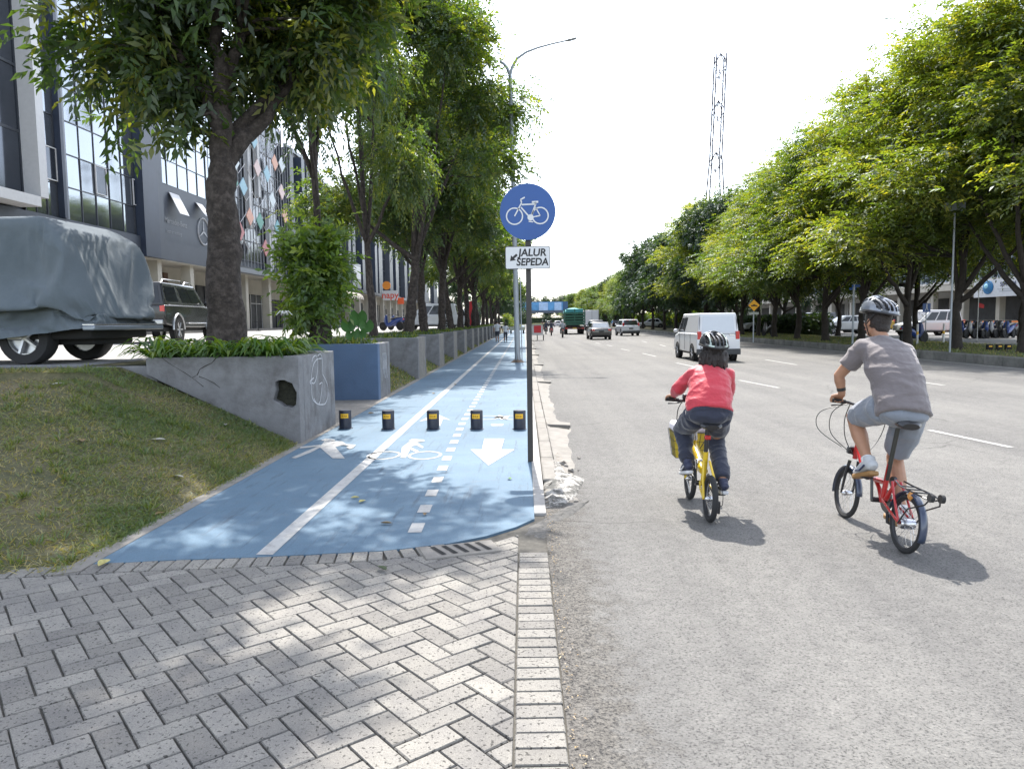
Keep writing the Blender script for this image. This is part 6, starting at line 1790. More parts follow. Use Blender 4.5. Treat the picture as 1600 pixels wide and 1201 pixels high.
# orange barriers, three small bollards, poles, blue sign, flag
m_or = M('barrier_orange', (.5, .14, .02), .6)
e0 = None
for i in range(6):
    px = 1512 + i * 15; Y = 49.5
    e = empty('orange_barrier', (onY(px, 505, Y).x, Y, VZ - .02), 0, 'orange plastic barrier in the line behind the row of scooters', 'barrier', 'orange barriers behind the scooters')
    MB().prism([(-.25, 0), (.25, 0), (.12, .4), (.12, .95), (-.12, .95), (-.12, .4)], -.3, .28, 'x').build('body', m_or, e, bevel=.03)
    hb = MB(); hb.b2((-.15, -.14, .5), (.15, -.13, .7)); hb.build('stripe', m_letter, e)
for i, (px, lab) in enumerate(((1546, 'left of three small black posts on the driveway at the far right'), (1561, 'middle of three small black posts on the driveway at the far right'), (1575, 'right of three small black posts on the driveway at the far right'))):
    q = G(px, 547, VZ + .012); e = empty('driveway_post', q, 0, lab, 'bollard', 'small posts on the driveway')
    MB().box((0, 0, .11), (.22, .12, .22)).build('body', m_under, e, bevel=.02); MB().box((0, -.064, .15), (.12, .006, .05)).build('reflector', m_yel, e)
def pole(name, lab, px, pyb, Y, ztop, r, mt, cat='pole'):
    q = onY(px, pyb, Y); e = empty(name, (q.x, Y, VZ), 0, lab, cat); MB().tube([(0, 0, 0), (0, 0, ztop)], r, 8).build('shaft', mt, e, smooth=True); return e
e = pole('utility_pole', 'thin pale metal pole with a crossarm beside the leaning trunk on the right verge', 1484, 548, 27.5, 5.2, .035, m_galv)
MB().b2((-.35, -.05, 5.1), (.35, .05, 5.4)).build('crossarm', m_galv, e)
e = pole('sign_pole', 'grey pole with small blue street name plates behind the man\'s left shoulder', 1332, 535, 36, 2.9, .05, m_galv)
MB().b2((-.1, -.04, 2.75), (.28, -.01, 2.86)).build('name_plate', m_signblue, e); MB().b2((-.2, .01, 2.62), (.12, .04, 2.73)).build('name_plate', m_signblue, e)
e = pole('pedestrian_sign', 'small blue pedestrian crossing sign right of the man above the white estate car', 1446, 520, 43, 1.9, .03, m_galv, 'traffic sign')
MB().b2((-.22, -.05, 1.55), (.22, -.02, 2.05)).build('plate', m_signblue, e)
wk = MB(); wk.disc((0.0, -.056, 1.98), .035, 12)
for P_ in ([(-.03, 1.93), (.03, 1.93), (.03, 1.8), (-.03, 1.8)], [(-.03, 1.8), (0, 1.8), (-.07, 1.62), (-.1, 1.62)], [(0, 1.8), (.03, 1.8), (.1, 1.62), (.07, 1.62)]): wk.add([(a, -.056, b_) for a, b_ in P_], [(0, 1, 2, 3)])
wk.build('walker_symbol', m_signwhite, e)
e = pole('flag_pole', 'thin leaning pole with a small red and white flag in front of the signboard', 1527, 520, 40, 2.9, .02, m_letter)
MB().add([(0, 0, 2.0), (.3, 0, 1.9), (.3, 0, 1.7), (0, 0, 1.75)], [(0, 1, 2, 3)]).build('flag', M('flag_red', (.4, .02, .02), .7), e)
for i, (px, lab) in enumerate(((1433, 'left of two short white and yellow posts on the verge behind the man'), (1474, 'right of two short white and yellow posts on the verge behind the man'))):
    e = pole('marker_post', lab, px, 535, 36 + i, .95, .05, m_letter, 'post'); MB().tube([(0, 0, .45), (0, 0, .6)], .054, 8).build('band', m_yel, e)
# ================================================================ people
m_skin = M('skin_tan', (0.36, 0.19, 0.115), 0.55, var=.08, scale=12)
m_hair = M('hair_black', (0.018, 0.012, 0.010), 0.5, var=.4, scale=60, bump=.6, bscale=120)
m_eye = M('eye_white', (.6, .6, .58), .3); m_lip = M('lips', (.28, .1, .08), .5)
def cloth_mat(name, col, rough=.85, sheen=.3, wr=.5, s=9):
    if name in MATS: return MATS[name]
    m = M(name, col, rough, var=.07, scale=5)
    n = m.node_tree; N = n.nodes; L = n.links; p = N['Principled BSDF']; p.inputs['Sheen Weight'].default_value = sheen
    tc = N.new('ShaderNodeTexCoord'); mp = N.new('ShaderNodeMapping'); mp.inputs['Scale'].default_value = (1, 1, 1.6); L.new(tc.outputs['Object'], mp.inputs[0])
    a = nodenoise(N, L, mp.outputs[0], s, 3, .5); b = nodenoise(N, L, tc.outputs['Object'], 300, 2)
    nodebump(N, L, p, nodemath(N, L, 'ADD', a, nodemath(N, L, 'MULTIPLY', b, .03)), wr, .03)
    return m
def remeshed(mb, name, mat, parent, vox=.008, sm=4, wrinkle=0.0, wsc=9, seed=0, dirv=(1, 1, 1)):
    o = mb.build(name, mat, parent)
    r = o.modifiers.new('r', 'REMESH'); r.mode = 'VOXEL'; r.voxel_size = vox; r.use_smooth_shade = True
    s = o.modifiers.new('s', 'SMOOTH'); s.iterations = sm; s.factor = .5
    baked(o)
    me = o.data
    if wrinkle:
        n = len(me.vertices); co = np.empty(n * 3); no = np.empty(n * 3)
        me.vertices.foreach_get('co', co); me.vertices.foreach_get('normal', no)
        co = co.reshape(-1, 3); no = no.reshape(-1, 3)
        for i in range(n):
            p = co[i]
            a = noise.noise(Vector((p[0] * wsc * dirv[0], p[1] * wsc * dirv[1], p[2] * wsc * dirv[2] + seed)))
            b = noise.noise(Vector((p[0] * wsc * .5 * dirv[0] + p[2] * 5, p[1] * wsc * .5, p[2] * wsc * .6 - p[1] * 4 + seed)))
            c_ = noise.noise(Vector((p[0] * wsc * 1.0 + p[2] * 6, p[1] * wsc * .7, p[2] * wsc * .6 + seed * 2)))
            co[i] += no[i] * wrinkle * ((1 - abs(a) * 3) * .6 + b * .9 + .45 * max(0, 1 - abs(c_) * 4))
        me.vertices.foreach_set('co', co.reshape(-1)); me.update()
    me.polygons.foreach_set('use_smooth', [True] * len(me.polygons))
    return o
V = Vector
def frame(f, up=(0, 0, 1)):
    f = V(f).normalized(); up = V(up); s = up.cross(f).normalized(); u = f.cross(s)
    return Matrix(((f.x, s.x, u.x, 0), (f.y, s.y, u.y, 0), (f.z, s.z, u.z, 0), (0, 0, 0, 1)))
def hand(mb, wrist, d, palmn, side_sign, curl=1.0, k=1.0):
    """wrist position, d = towards knuckles, palmn = the palm faces this way; fingers curl to palmn"""
    d = V(d).normalized(); pn = V(palmn); pn = (pn - d * pn.dot(d)).normalized(); s = d.cross(pn) * side_sign   # s: towards thumb side
    w = V(wrist)
    mb.tube([w, w + d * .03 * k, w + d * .06 * k, w + d * .088 * k], [.026 * k, .036 * k, .042 * k, .038 * k], 12, side=s, flat=(1, .42))
    for i, (off, ln) in enumerate(((.030, .070), (.010, .078), (-.011, .072), (-.031, .056))):
        b = w + d * (.084 - .004 * abs(i - 1)) * k + s * off * k
        segs = [ln * .45 * k, ln * .32 * k, ln * .26 * k]; p = b; a = R(12 * curl); pts = [b - d * .02 * k, b]
        for j, sl in enumerate(segs):
            a += R((38, 62, 45)[j] * curl)
            p = p + (d * math.cos(a) + pn * math.sin(a)) * sl; pts.append(p)
        mb.tube(pts, [.0085 * k, .0092 * k, .0085 * k, .008 * k, .0062 * k], 8)
    b = w + d * .03 * k + s * .028 * k
    t1 = b + (d * .6 + s * .75 + pn * .25).normalized() * .038 * k; t2 = t1 + (d * .7 + s * .1 + pn * .8 * curl).normalized() * .032 * k; t3 = t2 + (d * .4 - s * .3 + pn * .9 * curl).normalized() * .024 * k
    mb.tube([b - s * .01 * k, b, t1, t2, t3], [.013 * k, .0135 * k, .0115 * k, .0105 * k, .0075 * k], 8)
def shoe(parent, ankle, toe_dir, L_, upper, sole, up=(0, 0, 1), k=1.0, accent=None):
    T = Matrix.Translation(V(ankle)) @ frame(toe_dir, up)
    m_ = MB()
    pts = [(-.075, 0, -.05), (-.06, 0, -.035), (0, 0, -.02), (.05, 0, -.035), (.10, 0, -.052), (.15, 0, -.062), (.185, 0, -.066)]
    m_.tube([V(p) * k for p in pts], [.025 * k, .042 * k, .047 * k, .045 * k, .040 * k, .034 * k, .016 * k], 14, side=(0, 1, 0), flat=(.95, .95), T=T)
    m_.tube([V((-.02, 0, -.03)) * k, V((-.012, 0, .035)) * k], [.045 * k, .040 * k], 12, side=(0, 1, 0), T=T)
    remeshed(m_, 'shoe', upper, parent, .007 * k, 3)
    so = MB(); pl = [(-.085, -.02), (-.07, -.036), (0, -.036), (.08, -.046), (.15, -.04), (.19, -.018), (.2, 0), (.19, .02), (.15, .04), (.08, .044), (0, .036), (-.07, .036), (-.085, .02)]
    so.prism([(a * k, b * k) for a, b in pl], -.103 * k, -.072 * k, 'z', T=T); so.build('shoe_sole', sole, parent, bevel=.008 * k)
    if accent:
        ac = MB()
        for sg in (-1, 1):
            ac.tube([T @ (V((-.03, sg * .047, -.03)) * k), T @ (V((.03, sg * .052, -.062)) * k), T @ (V((.09, sg * .046, -.055)) * k)], .007 * k, 5)
        ac.build('shoe_stripe', accent, parent)
def head_mesh(mb, c, f, k=1.0, up=(0, 0, 1)):
    T = Matrix.Translation(V(c)) @ frame(f, up) @ Matrix.Scale(k, 4)
    mb.ell((-.012, 0, .03), (.098, .077, .092), 24, 16, T=T)        # skull
    mb.ell((.03, 0, -.03), (.062, .058, .085), 20, 14, T=T)          # face
    mb.ell((.055, 0, -.088), (.032, .034, .028), 14, 10, T=T)        # chin
    mb.ell((.02, 0, -.065), (.06, .056, .04), 16, 10, T=T)           # jaw
    mb.ell((.075, 0, .022), (.022, .052, .014), 14, 8, T=T)          # brow
    mb.tube([(.084, 0, .012), (.100, 0, -.012), (.112, 0, -.030), (.09, 0, -.038)], [.009, .011, .015, .010], 10, T=T)   # nose
    for s in (-1, 1):
        mb.ell((.066, s * .036, -.022), (.022, .022, .02), 12, 8, T=T)   # cheek
        mb.ell((-.002, s * .078, -.012), (.018, .009, .030), 12, 8, T=T) # ear
    mb.ell((.092, 0, -.058), (.013, .024, .010), 10, 6, T=T)         # lips
    return T
def face_parts(parent, T):
    for s in (-1, 1):
        o = MB().ell((.084, s * .032, .004), (.011, .014, .010), 12, 8, T=T).build('eye', m_eye, parent, smooth=True)
        MB().ell((.0925, s * .032, .004), (.004, .006, .006), 8, 6, T=T).build('iris', m_hair, o, smooth=True)
        MB().tube([T @ V((.090, s * .016, .024)), T @ V((.094, s * .034, .029)), T @ V((.083, s * .050, .023))], .0035, 5).build('eyebrow', m_hair, parent)
    MB().tube([T @ V((.097, -.022, -.057)), T @ V((.106, 0, -.058)), T @ V((.097, .022, -.057))], .0045, 6).build('mouth', m_lip, parent)
def helmet(parent, T, shell, dark, accent, k=1.0):
    """vented cycling helmet on the head frame T: shell, dark vents, strap"""
    vs = [[], []]; NUh, NVh = 96, 36
    def P(i, j, off):
        th = 2 * math.pi * i / NUh; ph = j / NVh
        lowz = -.012 - .022 * math.cos(th) * -1 * .9 + .012 * math.sin(th) ** 2    # lower at the back
        r = math.sin(ph * math.pi / 2 * 1.02) ** .75
        z = math.cos(ph * math.pi / 2) ** .95
        x = -.012 + (.137 + off) * r * math.cos(th); y = (.106 + off) * r * math.sin(th)
        return V((x, y, lowz + .045 + (.103 + off) * z))
    mb = MB(); q = []
    for j in range(NVh + 1):
        for i in range(NUh):
            th = 2 * math.pi * i / NUh; ph = j / NVh
            p0 = P(i, j, 0)
            # ribs run front to back: vents are long slots between them
            yy = p0.y / .106; xx = (p0.x + .012) / .137
            lane = (yy * 3.4 + .5) % 1.0
            rib = abs(lane - .5) < .23
            gaps = (abs(abs(xx) - .12) < .07 and abs(yy) < .8) or j > NVh - 5 or abs(yy) > .86
            vent = (not rib) and (not gaps) and ph > .0
            q.append((P(i, j, -.014 if vent else .004), vent))
    vv = [a for a, b in q]; fs = []; ms = []
    b = len(mb.v)
    for j in range(NVh):
        for i in range(NUh):
            i2 = (i + 1) % NUh
            f = (j * NUh + i, j * NUh + i2, (j + 1) * NUh + i2, (j + 1) * NUh + i)
            cnt = sum(q[x][1] for x in f)
            th = math.atan2(vv[f[0]].y, vv[f[0]].x)
            mm = 1 if cnt >= 2 else 0
            if not cnt and accent is not None and (.45 < abs(vv[f[0]].y) / .106 < .75): mm = 2
            mb.add([vv[x] for x in f], [(0, 1, 2, 3)], mm, T)
    mats = [shell, dark] + ([accent] if accent else [])
    o = mb.build('helmet', mats, parent, smooth=False)
    bm = bmesh.new(); bm.from_mesh(o.data); bmesh.ops.remove_doubles(bm, verts=bm.verts, dist=1e-5); bmesh.ops.recalc_face_normals(bm, faces=bm.faces); bm.to_mesh(o.data); bm.free()
    o.data.polygons.foreach_set('use_smooth', [True] * len(o.data.polygons)); o.data.set_sharp_from_angle(angle=R(40))
    rim = MB().tube([T @ P(i * 4, NVh, .002) for i in range(NUh // 4)], .009, 8, closed=True); rim.build('helmet_rim', dark, o, smooth=True)
    st = MB()
    for s in (-1, 1):
        st.tube([T @ V((.04, s * .088, .03)), T @ V((.025, s * .078, -.04)), T @ V((.04, s * .03, -.118))], .004, 5); st.tube([T @ V((-.06, s * .082, .02)), T @ V((.018, s * .080, -.045))], .004, 5)
    st.tube([T @ V((.04, -.03, -.118)), T @ V((.045, 0, -.122)), T @ V((.04, .03, -.118))], .004, 5)
    st.build('chin_strap', black, o)
    return o
def arm(mb, sh, el, wr, r=(.052, .042, .037, .026), n=12):
    sh, el, wr = V(sh), V(el), V(wr)
    mb.tube([sh, sh.lerp(el, .35), sh.lerp(el, .8), el, el.lerp(wr, .25), el.lerp(wr, .7), wr], [r[0], r[0] * .96, r[1], r[1] * .97, r[2] * 1.12, r[2] * .85, r[3]], n)
    mb.ell(sh, r[0] * 1.08)
def leg(mb, hip, kn, an, r=(.088, .058, .05, .036), n=14):
    hip, kn, an = V(hip), V(kn), V(an)
    mb.tube([hip, hip.lerp(kn, .3), hip.lerp(kn, .75), kn, kn.lerp(an, .22), kn.lerp(an, .42), kn.lerp(an, .8), an], [r[0], r[0] * .95, r[1] * 1.12, r[1], r[2] * 1.08, r[2] * 1.12, r[3] * 1.05, r[3]], n)
def torso(mb, pts, n=20):
    """pts = [(pos, half width, half depth)]"""
    mb.tube([p[0] for p in pts], 1.0 if False else [1.0] * len(pts), n, side=(0, 1, 0), flat=[(p[1], p[2]) for p in pts])
# ---------------------------------------------------------------- wheels and bicycles
def bike_wheel(parent, x, r, seed=0, rimm=None, tyre_w=.018, spokes=20, y=0, hub=.022):
    e = empty('wheel', (x, y, r)); e.parent = parent; KIDS.setdefault(parent.name, []).append(e)
    MB().tube([((r - tyre_w) * math.cos(2 * math.pi * i / 48), 0, (r - tyre_w) * math.sin(2 * math.pi * i / 48)) for i in range(48)], tyre_w, 10, closed=True, side=(0, 1, 0)).build('tyre', rubber, e, smooth=True)
    ri = r - 2 * tyre_w
    MB().tube([(ri * math.cos(2 * math.pi * i / 48), 0, ri * math.sin(2 * math.pi * i / 48)) for i in range(48)], .009, 6, closed=True, side=(0, 1, 0), flat=(1.3, .8)).build('rim', rimm or black, e, smooth=True)
    sp_ = MB()
    for k in range(spokes):
        a = 2 * math.pi * k / spokes; b = a + (.5 if k % 2 else -.5); s = 1 if (k // 2) % 2 else -1
        sp_.tube([(hub * math.cos(b), s * .03, hub * math.sin(b)), (ri * math.cos(a), 0, ri * math.sin(a))], .0016, 4)
    sp_.build('spokes', chrome, e)
    MB().tube([(0, -.045, 0), (0, -.03, 0), (0, .03, 0), (0, .045, 0)], [.01, hub, hub, .01], 12).build('hub', chrome, e, smooth=True)
    rr = MB().tube([((ri + .012) * math.cos(2 * math.pi * i / 40), .014, (ri + .012) * math.sin(2 * math.pi * i / 40)) for i in range(40)], .0018, 4, closed=True); rr.build('reflective_line', M('reflective_line', (.45, .45, .45), .4), e)
    return e
def catmull(P, s=6):
    P = [V(p) for p in P]; Q = []
    for i in range(len(P) - 1):
        a = P[max(i - 1, 0)]; b = P[i]; c_ = P[i + 1]; d = P[min(i + 2, len(P) - 1)]
        for k in range(s):
            t = k / s; Q.append(0.5 * ((2 * b) + (c_ - a) * t + (2 * a - 5 * b + 4 * c_ - d) * t * t + (-a + 3 * b - 3 * c_ + d) * t ** 3))
    return Q + [P[-1]]
def tb(name, pts, r, mat, parent, n=10, **k):
    if name == 'cable': pts = catmull(pts)
    return MB().tube(pts, r, n, **k).build(name, mat, parent, smooth=True)
# ================================================================ the man and his red folding bicycle
rc = G(1410, 863, -.03); fc = G(1318, 808, -.03)
hd = math.atan2(fc.y - rc.y, fc.x - rc.x); WB = (fc - rc).length
def lean_empty(name, p, h, lean, label, cat, group=None):
    e = empty(name, p, 0, label, cat, group); e.rotation_mode = 'QUATERNION'
    e.rotation_quaternion = (Matrix.Rotation(h, 4, 'Z') @ Matrix.Rotation(lean, 4, 'X')).to_quaternion()
    return e
LN = R(6.0)
bk = lean_empty('folding_bicycle', rc, hd, LN, 'red folding bicycle with a black rear rack, ridden by the man', 'bicycle')
m_red = M('bicycle_red', (0.42, 0.012, 0.012), .3, coat=.8, var=.04)
m_blk = M('bicycle_black', (0.016, 0.016, 0.018), .35, coat=.4)
m_fend = M('mudguard_blue_black', (0.035, 0.05, 0.09), .3, coat=.6)
RW = .205
bike_wheel(bk, 0, RW); bike_wheel(bk, WB, RW)
# rear frame
for s in (-1, 1):
    tb('chain_stay', [(0, s * .055, RW), (.16, s * .05, .26), (.30, s * .035, .30)], .009, m_red, bk); tb('seat_stay', [(0, s * .055, RW), (.12, s * .045, .36), (.20, s * .03, .455)], .009, m_red, bk)
tb('rear_triangle', [(.20, 0, .46), (.26, 0, .38), (.31, 0, .30)], [.016, .014, .018], m_red, bk)
tb('seat_tube', [(.36, 0, .27), (.345, 0, .40), (.325, 0, .56)], .019, m_red, bk)
tb('main_tube', [(.345, 0, .42), (.46, 0, .41), (.60, 0, .41), (.72, 0, .47), (WB - .07, 0, .60)], [.020, .021, .021, .021, .020], m_red, bk)
tb('lower_tube', [(.37, 0, .28), (.43, 0, .36), (.50, 0, .41)], .016, m_red, bk)
MB().lathe([(.035, -.012), (.035, .012)], 14, (.24, 0, .45), 'y').build('suspension_block', m_blk, bk, smooth=True)
MB().box((.62, 0, .41), (.05, .05, .055)).build('hinge', m_blk, bk, bevel=.008)
tb('head_tube', [(WB - .085, 0, .66), (WB - .06, 0, .50)], .02, m_red, bk)
for s in (-1, 1): tb('fork_blade', [(WB - .055, s * .035, .48), (WB - .03, s * .045, .36), (WB, s * .045, RW)], [.014, .012, .009], m_blk, bk)
tb('stem', [(WB - .085, 0, .66), (WB - .10, 0, .72), (WB - .125, 0, .86)], [.024, .019, .017], m_blk, bk)
hbx, hbz = WB - .135, .865
tb('handlebar', [(hbx + .0, -.27, hbz + .09), (hbx, -.15, hbz + .085), (hbx + .01, -.085, hbz + .07), (hbx + .005, -.06, hbz), (hbx, 0, hbz - .005), (hbx + .005, .06, hbz), (hbx + .01, .085, hbz + .07), (hbx, .15, hbz + .085), (hbx, .27, hbz + .09)], .0115, m_blk, bk)
for s in (-1, 1):
    tb('grip', [(hbx, s * .17, hbz + .087), (hbx, s * .275, hbz + .09)], .017, rubber, bk)
    tb('brake_lever', [(hbx + .015, s * .155, hbz + .08), (hbx + .05, s * .18, hbz + .06), (hbx + .06, s * .25, hbz + .045)], .007, m_blk, bk)
    tb('cable', [(hbx + .03, s * .15, hbz + .08), (hbx + .10, s * .22, hbz - .02), (hbx + .12, s * .20, hbz - .18), (hbx + .05, s * .08, hbz - .30), (WB - .03, 0, .52)], .0035, black, bk, 6)
tb('cable', [(hbx + .02, .12, hbz + .07), (hbx - .03, .17, hbz - .05), (hbx - .02, .14, hbz - .2), (hbx + .0, .05, hbz - .33)], .0035, black, bk, 6)
tb('cable', [(hbx + .03, .13, hbz + .07), (hbx + .13, .30, hbz - .02), (hbx + .13, .30, hbz - .16), (hbx + .07, .12, hbz - .28)], .003, black, bk, 6)
MB().box((WB - .02, 0, .56), (.05, .10, .06)).build('carrier_block', m_blk, bk, bevel=.01)
tb('seat_post', [(.335, 0, .44), (.285, 0, .80), (.277, 0, .845)], [.016, .016, .015], M('seat_post_grey', (.05, .05, .045), .4, .5), bk)
sd_ = MB(); sd_.tube([(.105, 0, .865), (.13, 0, .875), (.20, 0, .878), (.28, 0, .87), (.40, 0, .865), (.42, 0, .86)], [1] * 6, 14, side=(0, 1, 0), flat=[(.06, .025), (.085, .038), (.075, .036), (.04, .026), (.022, .02), (.012, .012)])
sd_.build('saddle', m_blk, bk, smooth=True)
tb('saddle_rail', [(.16, .02, .85), (.26, .02, .84), (.36, .02, .85)], .004, chrome, bk, 6); tb('saddle_rail', [(.16, -.02, .85), (.26, -.02, .84), (.36, -.02, .85)], .004, chrome, bk, 6)
CB = (.40, 0, .275); CR = .165
def crank(parent, c, ang, y, r, m=None):
    p = (c[0] + r * math.cos(ang), y, c[2] + r * math.sin(ang))
    tb('crank_arm', [(c[0], y * .55, c[2]), (p[0], y * .62, p[2])], .011, m or m_blk, parent, 8)
    MB().box((p[0], y * 1.12, p[2]), (.085, .085, .022)).build('pedal', m_blk, parent, bevel=.005)
    return V((p[0], y * 1.12, p[2]))
pl_ = crank(bk, CB, R(80), .105, CR); pr_ = crank(bk, CB, R(260), -.105, CR)
MB().lathe([(.085, -.003), (.085, .003)], 30, (CB[0], -.05, CB[2]), 'y').build('chainring', M('chainring_dark', (.1, .1, .1), .4, .6), bk)
tb('bottom_bracket', [(CB[0], -.06, CB[2]), (CB[0], .06, CB[2])], .02, m_blk, bk)
tb('chain', [(CB[0], -.05, CB[2] + .085), (.0, -.05, RW + .035), (-.03, -.05, RW), (0, -.05, RW - .035), (CB[0], -.05, CB[2] - .085)], .004, dkmetal, bk, 5)
def fender(parent, cx, r, a0, a1, w, mt, name='mudguard'):
    vs = []; fs = []; n = 22
    for i in range(n + 1):
        a = R(a0 + (a1 - a0) * i / n)
        for (q, dr) in ((-1, -.006), (-.6, .004), (0, .008), (.6, .004), (1, -.006)):
            vs.append((cx + (r + dr) * math.cos(a), q * w / 2, r * 0 + RW * 1.0 + (r + dr) * math.sin(a)))
    for i in range(n):
        for q in range(4): k = i * 5 + q; fs.append((k, k + 1, k + 6, k + 5))
    o = MB().add(vs, fs).build(name, mt, parent, smooth=True); s = o.modifiers.new('t', 'SOLIDIFY'); s.thickness = .002
fender(bk, 0, RW + .018, 15, 200, .052, m_fend); fender(bk, WB, RW + .018, -10 + 0, 175, .05, m_fend)
rk = MB()
for s in (-1, 1):
    rk.tube([(.16, s * .03, .47), (.05, s * .055, .455), (-.17, s * .06, .45), (-.27, s * .045, .44), (-.30, 0, .44)], .006, 6); rk.tube([(0, s * .062, RW), (-.10, s * .062, .33), (-.27, s * .05, .40), (-.29, s * .035, .44)], .0055, 6)
for x in (.05, -.05, -.15): rk.tube([(x, -.058, .455), (x, .058, .455)], .005, 6)
rk.build('rear_rack', m_blk, bk, smooth=True)
for s in (-1, 1): MB().lathe([(.012, -.012), (.028, -.012), (.028, .012), (.012, .012)], 16, (-.305, s * .035, .455), 'y').build('easy_wheel', rubber, bk, smooth=True)
MB().ell((-.03, .0, .405), (.03, .035, .035), 14, 10).build('rear_reflector', M('reflector_amber', (.6, .25, .05), .3, coat=.5), bk, smooth=True)
MB().lathe([(.035, -.05), (.037, -.03), (.037, .03), (.03, .05)], 18, (0, .0, RW), 'y').build('geared_hub', chrome, bk, smooth=True)
# --- man
def to_local(e, w):
    return e.matrix_world.inverted() @ V(w)
bpy.context.view_layer.update()
mn = lean_empty('person', rc, hd, LN, 'man in grey shirt, grey shorts and silver helmet riding the red bicycle', 'person')
dyh = .055
hipL, hipR = (.30, .10, .975), (.30, -.10, .975)
kneeL = (.71, .125, .845); ankL = (pl_.x - .035, .125, pl_.z + .115)
kneeR = (.56, -.155, .575); ankR = (pr_.x - .05, -.13, pr_.z + .11)
shL, shR = (.55, .205, 1.375), (.555, -.118, 1.39)
elL, elR = (.70, .285, 1.155), (.74, -.235, 1.15)
grL = (hbx, .225, hbz + .09); grR = (hbx, -.225, hbz + .09)
wrL = (grL[0] - .075, grL[1] + .01, grL[2] + .055); wrR = (grR[0] - .075, grR[1] - .01, grR[2] + .055)
nk = (.60, dyh - .01, 1.46); hdc = V((.665, .065, 1.595)); fdir = (1, .28, -.1)
bd = MB()
torso(bd, [((.24, 0, .92), .12, .09), ((.27, 0, .98), .165, .11), ((.33, .01, 1.10), .145, .10), ((.41, .02, 1.22), .155, .11), ((.50, .035, 1.33), .165, .11), ((.555, .04, 1.40), .15, .08), ((.585, .045, 1.44), .07, .06)])
bd.tube([(.57, .045, 1.42), (.61, .05, 1.48), (.65, .06, 1.54)], [.06, .055, .055], 14)
Th = head_mesh(bd, hdc, fdir)
arm(bd, shL, elL, wrL); arm(bd, shR, elR, wrR)
leg(bd, hipL, kneeL, ankL, (.085, .06, .053, .036)); leg(bd, hipR, kneeR, ankR, (.085, .06, .056, .038))
hand(bd, wrL, V(grL) - V(wrL) + V((.03, 0, .03)), (.1, 0, -1), 1, 1.15, 1.0); hand(bd, wrR, V(grR) - V(wrR) + V((.03, 0, .03)), (.1, 0, -1), -1, 1.15, 1.0)
remeshed(bd, 'body', m_skin, mn, .0055, 2)
face_parts(mn, Th)
m_shirt = cloth_mat('tshirt_grey', (0.15, 0.13, 0.132), wr=.8, s=7)
sh = MB()
torso(sh, [((.225, 0, .93), .19, .135), ((.245, 0, .97), .192, .14), ((.29, .005, 1.06), .185, .14), ((.36, .015, 1.17), .183, .14), ((.44, .025, 1.27), .19, .138), ((.51, .035, 1.36), .185, .118), ((.56, .04, 1.42), .14, .085), ((.59, .045, 1.455), .078, .068)])
for (a, b) in ((shL, elL), (shR, elR)):
    a, b = V(a), V(b); sh.ell(a, .068); sh.tube([(.575, .045, 1.425), V((.575, .045, 1.425)).lerp(a, .55) + V((0, 0, .012)), a, a.lerp(b, .3), a.lerp(b, .62)], [.055, .064, .069, .07, .072], 14)
remeshed(sh, 'tshirt', m_shirt, mn, .009, 5, wrinkle=.011, wsc=7, seed=3, dirv=(.7, .7, 1.5))
m_shorts = cloth_mat('shorts_grey', (0.19, 0.21, 0.245), wr=.6, s=8)
so = MB()
torso(so, [((.17, 0, .935), .12, .07), ((.21, 0, .95), .172, .125), ((.26, 0, .985), .165, .12)])
so.ell((.195, 0, .935), (.085, .16, .06), 18, 10)
for (h_, k_, t, r0, r1) in ((hipL, kneeL, .86, .108, .088), (hipR, kneeR, .86, .112, .095)):
    h_, k_ = V(h_), V(k_); so.tube([h_, h_.lerp(k_, .4), h_.lerp(k_, t)], [r0, r0 * .98, r1], 16)
remeshed(so, 'shorts', m_shorts, mn, .009, 4, wrinkle=.010, wsc=7, seed=8)
m_shoe = M('shoe_pale', (.42, .43, .44), .7, var=.1); m_gum = M('gum_sole', (.28, .15, .05), .6)
m_sock = M('sock_white', (.6, .6, .6), .9)
for a, kn, dr in ((ankL, kneeL, (1, .05, -.32)), (ankR, kneeR, (1, 0, .05))):
    shoe(mn, a, dr, .28, m_shoe, m_gum, k=1.05, accent=M('shoe_navy', (.03, .04, .09), .6))
    d = (V(kn) - V(a)).normalized(); MB().tube([V(a) - d * .01, V(a) + d * .035], .043, 14).build('sock', m_sock, mn, smooth=True)
hr = MB(); hr.ell((-.025, 0, -.0), (.088, .082, .075), 18, 12, T=Th); hr.ell((-.06, 0, -.05), (.045, .062, .05), 14, 10, T=Th); hr.ell((-.012, 0, .03), (.108, .086, .085), 18, 12, T=Th)
remeshed(hr, 'hair', m_hair, mn, .008, 2)
helmet(mn, Th @ Matrix.Translation((-.005, 0, .022)) @ Matrix.Scale(1.10, 4), M('helmet_silver', (.19, .205, .235), .3, .3, coat=.5), m_blk, M('helmet_grey', (.08, .085, .095), .4))
wl = V(wrL); wd_ = (V(elL) - wl).normalized(); MB().tube([wl + wd_ * .035, wl + wd_ * .06], .034, 14).build('wristwatch', m_blk, mn, smooth=True)
